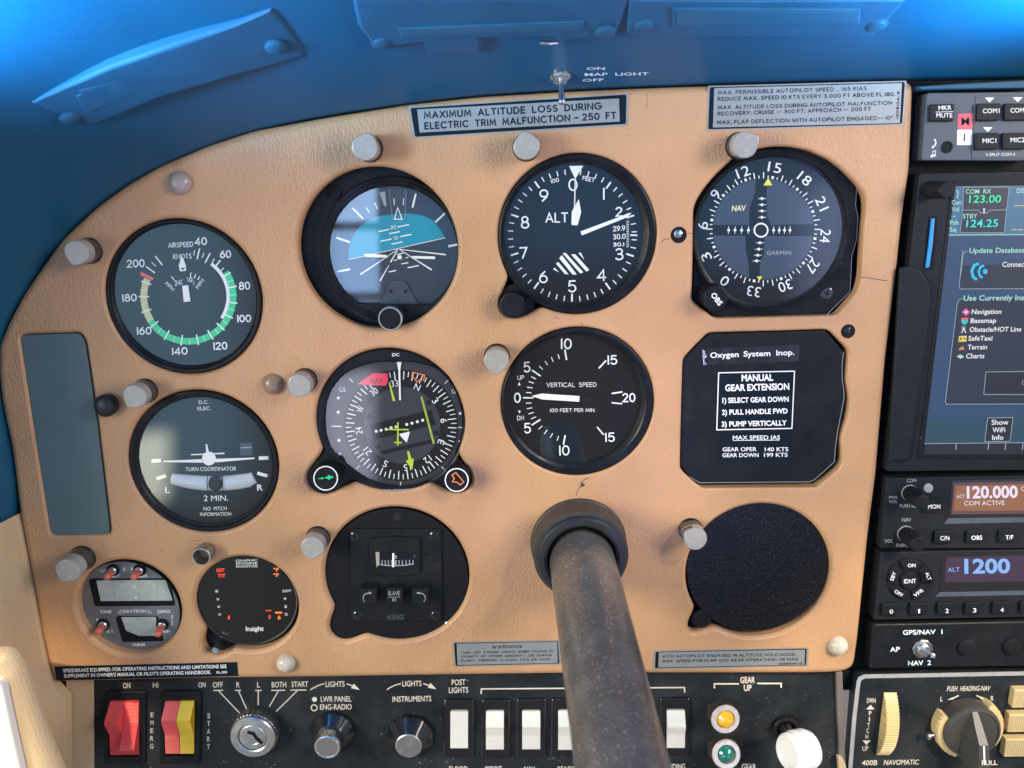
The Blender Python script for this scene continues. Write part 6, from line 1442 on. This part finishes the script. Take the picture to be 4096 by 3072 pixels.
for s, p0, p1, cap, kk, sh in [('COM  RX', (958, 985), (1168, 982), 37, 'scr_pale', .1), ('123.00', (985, 1060), (1250, 1057), 60, 'scr_green', .12), ('STBY', (935, 1190), (1055, 1187), 36, 'scr_pale', .1), ('124.25', (962, 1262), (1225, 1258), 60, 'scr_cyan', .12), ('Com', (845, 1075), (925, 1073), 36, 'scr_pale', 0), ('Vol', (845, 1132), (905, 1130), 36, 'scr_pale', 0), ('Psh', (830, 1243), (898, 1241), 36, 'scr_pale', 0), ('Sq', (826, 1300), (880, 1298), 36, 'scr_pale', 0),
                        ('DIST', (1383, 980), (1470, 978), 38, 'scr_pale', .05), ('Update Database', (988, 1476), (1450, 1472), 41, 'scr_pale', .12), ('Connect', (1262, 1592), (1462, 1590), 42, 'scr_white', .12)]: mb.text(G1, s, p0, p1, cap, kk, K, .008, sh)
mb.line(G1, [(852, 1172), (874, 1172)], 5, 'scr_pale', K); mb.line(G1, [(880, 955), (893, 965), (896, 985), (890, 1022)], 7, 'scr_pale', K)
for y, x0 in ((1084, 1360), (1283, 1338)):
    for i in range(3): mb.line(G1, [(x0 + 53 * i, y), (x0 + 45 + 53 * i, y)], 6, 'scr_yellow', K)
mb.line(G1, [(1112, 1108), (1112, 1142)], 5, 'scr_white', K); mb.poly(G1, [(1100, 1116), (1112, 1102), (1124, 1116)], 'scr_white', K); mb.poly(G1, [(1100, 1132), (1124, 1132), (1112, 1147)], 'scr_white', K)
for s, p0, p1, cap, kk, sh in [('Use Currently Installed', (885, 298), (1500, 292), 40, 'scr_pale', .12), ('Navigation', (948, 402), (1180, 400), 36, 'scr_white', .12), ('Basemap', (940, 472), (1140, 470), 36, 'scr_white', .12), ('Obstacle/HOT Line', (932, 541), (1335, 538), 36, 'scr_white', .12), ('SafeTaxi', (922, 610), (1110, 608), 36, 'scr_white', .12), ('Terrain', (917, 679), (1068, 677), 36, 'scr_white', .12), ('Charts', (905, 748), (1047, 746), 36, 'scr_white', .12),
                        ('Show', (1105, 1267), (1237, 1265), 38, 'scr_white', 0), ('WiFi', (1113, 1326), (1212, 1324), 37, 'scr_white', 0), ('Info', (1110, 1385), (1197, 1383), 37, 'scr_white', 0)]: mb.text(G2, s, p0, p1, cap, kk, K, .012, sh)
mb.text(G2, 'C', (1342, 956), (1366, 955), 36, 'screen_line', K)
mb.build('page_text', scr, smooth=0); mb = MB()
mb.disc(G2, (1055, 70), 18, 'scr_wifi', K, ry=20); mb.line(G2, [(1046, 22), (1018, 36), (1004, 70), (1012, 104), (1034, 120)], 18, 'scr_wifi', K); mb.line(G2, [(1004, 8), (968, 24), (950, 66), (960, 112), (990, 134)], 22, 'scr_wifi', K)
mb.poly(G2, [(905, 356), (936, 387), (905, 418), (874, 387)], 'scr_pink', K); mb.poly(G2, [(890, 387), (920, 378), (908, 396)], 'scr_white', K + .1)
mb.poly(G2, [(868, 432), (924, 430), (922, 446), (868, 448)], 'scr_red', K); mb.poly(G2, [(868, 449), (922, 447), (918, 470), (892, 488), (870, 470)], 'scr_teal', K)
mb.line(G2, [(870, 550), (887, 515), (904, 550)], 7, 'scr_white', K)
for a in range(0, 360, 60): mb.line(G2, [(887 + 7 * cos(radians(a)), 512 + 7 * sin(radians(a))), (887 + 17 * cos(radians(a)), 512 + 17 * sin(radians(a)))], 4, 'scr_white', K)
mb.poly(G2, rnd([(850, 574), (912, 572), (908, 618), (846, 620)], 4), 'scr_yellow', K); mb.text(G2, 'A', (853, 610), (874, 609), 28, 'screen_dark', K + .1, .02); mb.line(G2, [(877, 594), (898, 594)], 5, 'screen_dark', K + .1); mb.poly(G2, [(894, 584), (906, 594), (894, 604)], 'screen_dark', K + .1)
mb.poly(G2, [(845, 682), (862, 660), (870, 668), (880, 648), (894, 680)], 'scr_orange', K); mb.poly(G2, [(832, 734), (860, 718), (892, 734), (864, 752)], 'scr_mint', K); mb.build('page_icons', scr, smooth=0)
kb = pt(*G1(695, 950), .6); kt = pt(*G1(808, 953), 17); kb = Vector((kt.x, -.6, kt.z)); q = lambda r: mm(G1, (808, 953), r, 17)
kn = thing  # (helper name kept short below)
mb = MB(); mb.lathe(kb, [(q(74), 0), (q(74), 5), (q(72), 5.6), (q(70), 6), (q(70), 15.4), (q(66), 16.2), (q(60), 16.5)], 'black_plastic', 80, mod=lambda a, k: 1 + (.018 * (1 if sin(a * 20) > 0 else -1) if k in (0, 1) else 0)); mb.build('knob', t, smooth=30)
mb = MB(); mb.prism(G1, rnd([(655, 1175), (726, 1170), (692, 1618), (612, 1622)], 8), .55, .72, 'black_matte'); mb.line(G1, [(640, 1210), (606, 1300), (596, 1400), (608, 1520)], 3, 'black_gloss', .75); sl = mb.build('card_slot', t, smooth=0)
mb = MB(); mb.prism(G1, [(682, 1192), (704, 1190), (688, 1400), (660, 1592), (634, 1600), (660, 1400)], .7, 2.2, 'sd_blue', .3); mb.build('data_card', sl)
mb = MB(); mb.disc(G2, (395, 1556), 29, 'black_matte', .62); mb.build('bezel_screw', t, smooth=0)

# ------------------------------------------------------------------ com/nav radio
f = RD
def display(t, f, rim, rimkey, scr_, scrkey, strip, hb, lines, name='display'):
    mb = MB(); mb.prism(f, rim, hb - .2, hb + .3, 'black_gloss', .1); mb.poly(f, strip, 'grey_ink' if False else 'audio_face', hb + .25); r_ = mb.build('display_frame', t)
    mb = MB(); mb.poly(f, scr_[0], rimkey, hb + .35); mb.poly(f, scr_[1], scrkey, hb + .45); d_ = mb.build(name, t, smooth=0)
    mb = MB()
    for s, p0, p1, cap, kk, b in lines: mb.text(f, s, p0, p1, cap, kk, hb + .6, b)
    mb.build('readout', d_, smooth=0)
def cknob(t, f, tip, r, hb, L, rb):
    q1 = pt(*f(*tip), hb + L); cb = Vector((q1.x, -hb, q1.z)); q = lambda r: mm(f, tip, r, hb + L); mb = MB()
    mb.lathe(cb, [(q(rb), 0), (q(rb), .8)], 'grey_strip', 48); mb.lathe(cb, [(q(r * 1.0), .5), (q(r * 1.02), L * .6), (q(r), L * .62), (q(r * .98), L - 1.0), (q(r * .93), L - .2), (q(r * .8), L)], 'black_plastic', 96, mod=lambda a, k: 1 + (.025 * (1 if sin(a * 22) > 0 else -1) if k < 2 else 0)); return mb.build('knob', t, smooth=30)
t = thing('com_radio', 'black communication radio showing 120.000 in white on an amber display', 'radio', pt(*f(700, 400)))
mb = MB(); mb.prism(f, rnd([(290, 122), (1560, 100), (1560, 670), (236, 672)], 8), -12, -.2, 'radio_face', .5); mb.build('face_plate', t)
display(t, f, [(795, 142), (1560, 124), (1560, 428), (765, 430)], 'lcd_rim', ([(812, 160), (1560, 142), (1560, 398), (790, 405)], [(826, 182), (1560, 164), (1560, 372), (808, 378)]), 'lcd_amber', [(768, 434), (1560, 424), (1560, 462), (732, 480)], -.2,
        [('ACT', (833, 278), (895, 276), 25, 'lcd_lilac', 0), ('120.000', (912, 278), (1310, 272), 88, 'lcd_lilac', .03), ('COM ACTIVE', (892, 335), (1208, 331), 34, 'lcd_lilac', 0), ('C', (1337, 222), (1362, 222), 34, 'lcd_lilac', 0)])
mb = MB()
for s, p0, p1, cap in [('COM', (443, 155), (517, 153), 25), ('PWR', (305, 285), (373, 284), 23), ('VOL', (303, 317), (372, 316), 23), ('PUSH SQ', (388, 350), (520, 349), 24), ('NAV', (407, 462), (477, 460), 27), ('VOL', (268, 627), (337, 625), 26), ('PUSH ID', (360, 657), (480, 655), 23)]: mb.text(f, s, p0, p1, cap, 'grey_ink', -.15, .008)
mb.disc(f, (612, 200), 36, 'grey_ink', -.15); mb.build('lettering', t, smooth=0)
cknob(t, f, (566, 312), 62, -.2, 15, 66); cknob(t, f, (532, 640), 62, -.2, 15, 66)
for q4, s, p0, p1 in [([(580, 292), (722, 288), (718, 386), (575, 390)], 'MON', (610, 361), (705, 359)), ([(662, 536), (805, 534), (798, 632), (656, 634)], 'C/N', (705, 607), (775, 605)), ([(914, 532), (1058, 530), (1050, 626), (908, 628)], 'OBS', (948, 604), (1032, 602)), ([(1166, 528), (1308, 526), (1302, 623), (1160, 625)], 'T/F', (1215, 601), (1275, 599))]: key_button(t, f, q4, -.2, [(s, p0, p1, 32)], r=16)

# ------------------------------------------------------------------ transponder
t = thing('transponder', 'black transponder showing 1200 in blue beside a ring of mode buttons', 'transponder', pt(*f(700, 960)))
mb = MB(); mb.prism(f, rnd([(240, 703), (1560, 680), (1560, 1204), (183, 1230)], 8), -12, -.2, 'radio_face', .5); mb.build('face_plate', t)
display(t, f, [(722, 726), (1560, 706), (1560, 990), (696, 1008)], 'lcd_plum', ([(752, 740), (1560, 720), (1560, 925), (738, 934)], [(768, 752), (1560, 732), (1560, 908), (748, 922)]), 'lcd_plum', [(700, 1012), (1560, 994), (1560, 1030), (665, 1048)], -.2,
        [('ALT', (763, 855), (857, 852), 34, 'lcd_blue', 0), ('1200', (893, 864), (1250, 860), 106, 'lcd_blue', .03)])
mb = MB(); mb.prism(f, [(465 + 186 * cos(i * pi / 30), 912 + 170 * sin(i * pi / 30)) for i in range(60)], -.25, .0, 'black_plastic', .1); mb.build('button_ring', t)
key_button(t, f, [(465 + 68 * cos(i * pi / 16), 925 + 66 * sin(i * pi / 16)) for i in range(32)], -.0, [('IDNT', (423, 944), (515, 941), 32)], r=1, hh=1.4)
def seg(cx, cy, r0, r1, a0, a1, n=8):
    o = [(cx + r1 * sin(radians(a0 + (a1 - a0) * i / n)), cy - r1 * .95 * cos(radians(a0 + (a1 - a0) * i / n))) for i in range(n + 1)]
    return o + [(cx + r0 * sin(radians(a1 - (a1 - a0) * i / n)), cy - r0 * .95 * cos(radians(a1 - (a1 - a0) * i / n))) for i in range(n + 1)]
for a0, a1, s, p0, p1 in [(-28, 32, 'ON', (452, 818), (512, 816)), (44, 102, 'ALT', (585, 864), (612, 922)), (116, 172, 'VFR', (508, 1053), (578, 1003)), (190, 246, 'OFF', (343, 1012), (402, 1052)), (262, 318, 'SBY', (338, 926), (362, 858))]:
    key_button(t, f, seg(468, 918, 92, 168, a0, a1), -.0, [(s, p0, p1, 27)], r=8, hh=1.2)
for i, s in enumerate('012345'):
    x = [248, 465, 682, 898, 1112, 1328][i]; y = 1105 - 3.2 * i; key_button(t, f, [(x + 4, y), (x + 138, y - 2), (x + 135, y + 88), (x, y + 90)], -.2, [(s, (x + (62 if s != '1' else 68), y + 75), (x + (88 if s != '1' else 82), y + 75), 32)], r=16)

# ------------------------------------------------------------------ source selector panel
t = thing('selector_panel', 'black selector panel with GPS/NAV toggle and round plugs under the transponder', 'selector panel', pt(*f(700, 1440)))
mb = MB(); mb.prism(f, rnd([(180, 1262), (1560, 1236), (1560, 1588), (148, 1612)], 26), -12, -1, 'black_plastic', 1.4, 4); fp = mb.build('face_plate', t)
mb = MB(); h2 = -.98
for q4 in ([(398, 1294), (752, 1278), (742, 1355), (388, 1366)], [(288, 1438), (398, 1432), (392, 1494), (284, 1500)], [(430, 1538), (662, 1528), (655, 1592), (424, 1602)]): mb.poly(f, q4, 'placard_border', h2)
mb.build('label_tape', t, smooth=0); mb = MB()
for s, p0, p1 in [('GPS/NAV  1', (413, 1345), (722, 1338)), ('AP', (313, 1478), (390, 1475)), ('NAV  2', (453, 1585), (633, 1579))]: mb.text(f, s, p0, p1, 35, 'white_ink', h2 + .2, .015)
mb.build('lettering', t, smooth=0)
b0 = pt(*f(562, 1450), -1); b1 = pt(*f(652, 1513), 14); v = b1 - b0; L_ = v.length; q = lambda r: mm(f, (562, 1450), r, -1); mb = MB()
mb.lathe(b0, [(q(78), -.2), (q(78), .9), (q(70), 1.3), (q(58), 1.3)], 'worn_steel', 40, mod=lambda a, k: 1 + (.03 * (1 if sin(a * 10) > 0 else -1) if k < 2 else 0)); mb.lathe(b0, [(q(52), 1.2), (q(50), 2.6), (q(40), 3.2), (q(30), 3.2)], 'brushed_metal', 32); tg = mb.build('toggle', t); mb = MB()
mb.lathe(b0, [(.9, 2.4), (1.1, L_ * .5), (1.45, L_ * .9), (1.25, L_ * .98), (.6, L_)], 'chrome', 20, axis=v); mb.build('lever', tg)
for c in ((915, 1444), (1268, 1438)):
    cb = base(f, c, 0); q = lambda r: mm(f, c, r, 0); mb = MB(); mb.lathe(cb, [(q(70), -1.2), (q(70), -.2), (q(66), .3), (q(50), .7), (q(20), .9), (.01, .9)], 'black_plastic', 40); mb.build('plug', t)

# ------------------------------------------------------------------ autopilot control panel
f = AP; h = -5.0
t = thing('autopilot_panel', 'black autopilot panel with grey border, ribbed pitch wheel and turn knob', 'autopilot panel', pt(*f(1300, 1200), h))
mb = MB(); mb.prism(f, [(480, 1700), (552, 812), (575, 765), (625, 738), (2350, 704), (2350, 1800), (470, 1800)], h - 8, h, 'switch_panel_black', .3); mb.build('face_plate', t)
mb = MB(); mb.line(f, [(486, 1800), (510, 1500), (538, 1150), (578, 810), (594, 776), (636, 755), (1200, 744), (2350, 722)], 40, 'grey_strip', h); mb.build('border', t, smooth=0)
mb = MB()
for s, p0, p1, cap, sh in [('PUSH  HEADING-NAV', (1450, 900), (1875, 895), 47, .18), ('L', (1385, 1000), (1408, 1000), 45, .1), ('R', (1883, 995), (1912, 993), 45, .1), ('DWN', (662, 1017), (748, 1015), 46, 0), ('UP', (618, 1490), (675, 1488), 46, 0), ('400B', (608, 1632), (760, 1630), 48, .18), ('NAVOMATIC', (826, 1629), (1170, 1624), 48, .18)]: mb.text(f, s, p0, p1, cap, 'cream_ink', h, .01, sh)
for i, s in enumerate('PITCH'): mb.text(f, s, (680 - 8 * i + (8 if s == 'I' else 0), [1140, 1200, 1258, 1312, 1370][i]), (706 - 8 * i - (8 if s == 'I' else 0), [1140, 1200, 1258, 1312, 1370][i]), 43, 'cream_ink', h, .01)
mb.poly(f, [(697, 1035), (655, 1080), (736, 1080)], 'cream_ink', h); mb.poly(f, [(618, 1388), (698, 1386), (655, 1432)], 'cream_ink', h); mb.poly(f, [(1455, 988), (1508, 960), (1520, 980)], 'cream_ink', h); mb.line(f, [(1512, 970), (1567, 943)], 13, 'cream_ink', h); mb.line(f, [(1742, 943), (1797, 968)], 13, 'cream_ink', h); mb.poly(f, [(1836, 986), (1778, 978), (1800, 954)], 'cream_ink', h); mb.build('lettering', t, smooth=0)
# pitch wheel: a ribbed drum half sunk in its slot
mb = MB(); mb.prism(f, [(828, 908), (962, 908), (900, 1528), (756, 1528)], h - .1, h + .06, 'black_matte'); mb.build('wheel_slot', t)
a = pt(*f(890, 915), h); b = pt(*f(815, 1525), h); half = (a - b).length / 2; sag = 8.2; RW = (half * half + sag * sag) / (2 * sag); mid = (a + b) / 2; zc = Vector((mid.x, -(h + sag - RW), mid.z)); ex = Vector((1, 0, .0)); wdt = mm(f, (830, 1200), 62, h)
up_ = (a - b).normalized(); mb = MB(); n = 150; L1_, R1_r = [], []; th = math.asin(min(1, half / RW))
for i in range(n + 1):
    an = th * (1 - 2 * i / n); rr = RW + (.35 if (i // 3) % 2 == 0 else -.35); p = zc + up_ * rr * sin(an) + Vector((0, -1, 0)) * rr * cos(an); L1_.append(p - ex * wdt); R1_r.append(p + ex * wdt)
cl = [Vector((p.x, -h + 1, p.z)) for p in L1_]; cr = [Vector((p.x, -h + 1, p.z)) for p in R1_r]; m = n + 1
mb.add(L1_ + R1_r, [[i, i + 1, m + i + 1, m + i] for i in range(n)], 'knob_cream'); mb.add(cl + L1_, [[i, i + 1, m + i + 1, m + i] for i in range(n)], 'knob_cream'); mb.add(R1_r + cr, [[i, i + 1, m + i + 1, m + i] for i in range(n)], 'knob_cream'); w_ = mb.build('pitch_wheel', t, smooth=20)
mb = MB()
for i in range(6):
    an = th * (.72 - .29 * i); p0 = zc + up_ * (RW - 1.2) * sin(an) + Vector((0, -1, 0)) * (RW - 1.2) * cos(an) - ex * (wdt + .03); p1 = zc + up_ * (RW - 3.6) * sin(an) + Vector((0, -1, 0)) * (RW - 3.6) * cos(an) - ex * (wdt + .03); d_ = up_ * .22
    mb.add([p0 - d_, p0 + d_, p1 + d_, p1 - d_], [[0, 1, 2, 3]], 'black_matte')
mb.build('wheel_marks', w_, smooth=0)
CLK = lambda a: (a if (Vector((0, -1, 0)).cross(Vector((0, 0, 1)))).x > 0 else 2 * pi - a) % (2 * pi)   # clockwise from the top as seen
# turn knob: cream grip ring, black hub and wing pointer
kc = (1690, 1290); q1 = pt(*f(*kc), h + 8); cb = Vector((q1.x, -h, q1.z)); q = lambda r: mm(f, kc, r, h + 8)
tk = t
mb = MB(); mb.lathe(cb, [(q(330), .2), (q(335), 2), (q(332), 6.5), (q(322), 7.6), (q(280), 8), (q(268), 7.2)], 'knob_cream', 160, mod=lambda a, k: 1 + ((.012 * (1 if sin(a * 44) > 0 else -1)) if 0 < k < 3 else 0) + (.0 if (radians(200) < CLK(a) < radians(300) or radians(30) < CLK(a) < radians(125)) else -.22), close=False); rg = mb.build('grip_ring', tk, smooth=25)
mb = MB(); mb.lathe(cb, [(q(282), .5), (q(280), 9), (q(268), 10.5), (q(246), 11), (q(240), 10.4)], 'wing_grey', 80); mb.build('hub', tk)
def wing(pts, h0, h1, key, mb): mb.prism(f, pts, h0, h1, key, .5)
mb = MB()
tail = pt(*f(1640, 1010), h + 3); nose = pt(*f(1830, 1640), h + 12)
A0, A1 = Vector((cb.x - 1.2, 0, cb.z + q(250))), Vector((cb.x + .8, 0, cb.z - q(290)))
def sect(p, wt, wb, ht, hb_): return [Vector((p.x - wb, -(h + hb_), p.z)), Vector((p.x - wt, -(h + ht), p.z)), Vector((p.x + wt, -(h + ht), p.z)), Vector((p.x + wb, -(h + hb_), p.z))]
sec = [sect(A0, 1.5, 3.2, 10.5, 2), sect(A0.lerp(A1, .18), 2.2, 4.6, 15, 8), sect(A0.lerp(A1, .45), 2.6, 6.2, 22, 9), sect(A0.lerp(A1, .8), 3.4, 7.2, 24, 9), sect(A1, 3.8, 7.4, 24.4, 3)]
for s0, s1 in zip(sec, sec[1:]): mb.add(s0 + s1, [[i, i + 1, 5 + i, 4 + i] for i in range(3)] + [[3, 0, 4, 7]], 'wing_grey')
mb.add(sec[0], [[0, 1, 2, 3]], 'wing_grey'); mb.add(sec[-1], [[3, 2, 1, 0]], 'wing_grey'); wg = mb.build('wing_pointer', tk, smooth=20)
mb = MB(); p0 = A0.lerp(A1, .46); p1 = A0.lerp(A1, .8); d_ = Vector((.45, 0, 0))
mb.add([Vector((p0.x, -(h + 22.1), p0.z)) - d_, Vector((p0.x, -(h + 22.1), p0.z)) + d_, Vector((p1.x, -(h + 24.1), p1.z)) + d_, Vector((p1.x, -(h + 24.1), p1.z)) - d_], [[0, 1, 2, 3]], 'white_ink')
mb.build('pointer_line', wg, smooth=0)
mb = MB(); mb.text(f, 'PULL', (1795, 1630), (1950, 1628), 44, 'cream_ink', h + 24.6, .02); mb.build('lettering', wg, smooth=0)
b0 = pt(*f(1370, 1325), h + 4.5); b1 = pt(*f(1255, 1345), h + 5.5); v = b1 - b0; L_ = v.length; mb = MB(); mb.lathe(b0, [(1.0, -1), (1.0, L_ - 1.2), (2.4, L_ - 1.1), (2.4, L_ - .3), (1.6, L_ + .2)], 'worn_steel', 24, axis=v); mb.build('set_screw', tk)
for q4 in ([(2122, 890), (2330, 886), (2330, 1062), (2095, 1066)], [(2070, 1132), (2330, 1128), (2330, 1302), (2046, 1306)], [(2034, 1376), (2330, 1372), (2330, 1546), (2014, 1550)]):
    mb = MB(); mb.prism(f, rnd(q4, 8), h, h + 4.5, 'knob_cream', .4)
    for i in range(16): x = q4[0][0] + 14 + i * 18; mb.line(f, [(x, q4[0][1] + 14), (x - 22, q4[3][1] - 14)], 4, 'rail_brown', h + 4.52)
    mb.build('button', t)
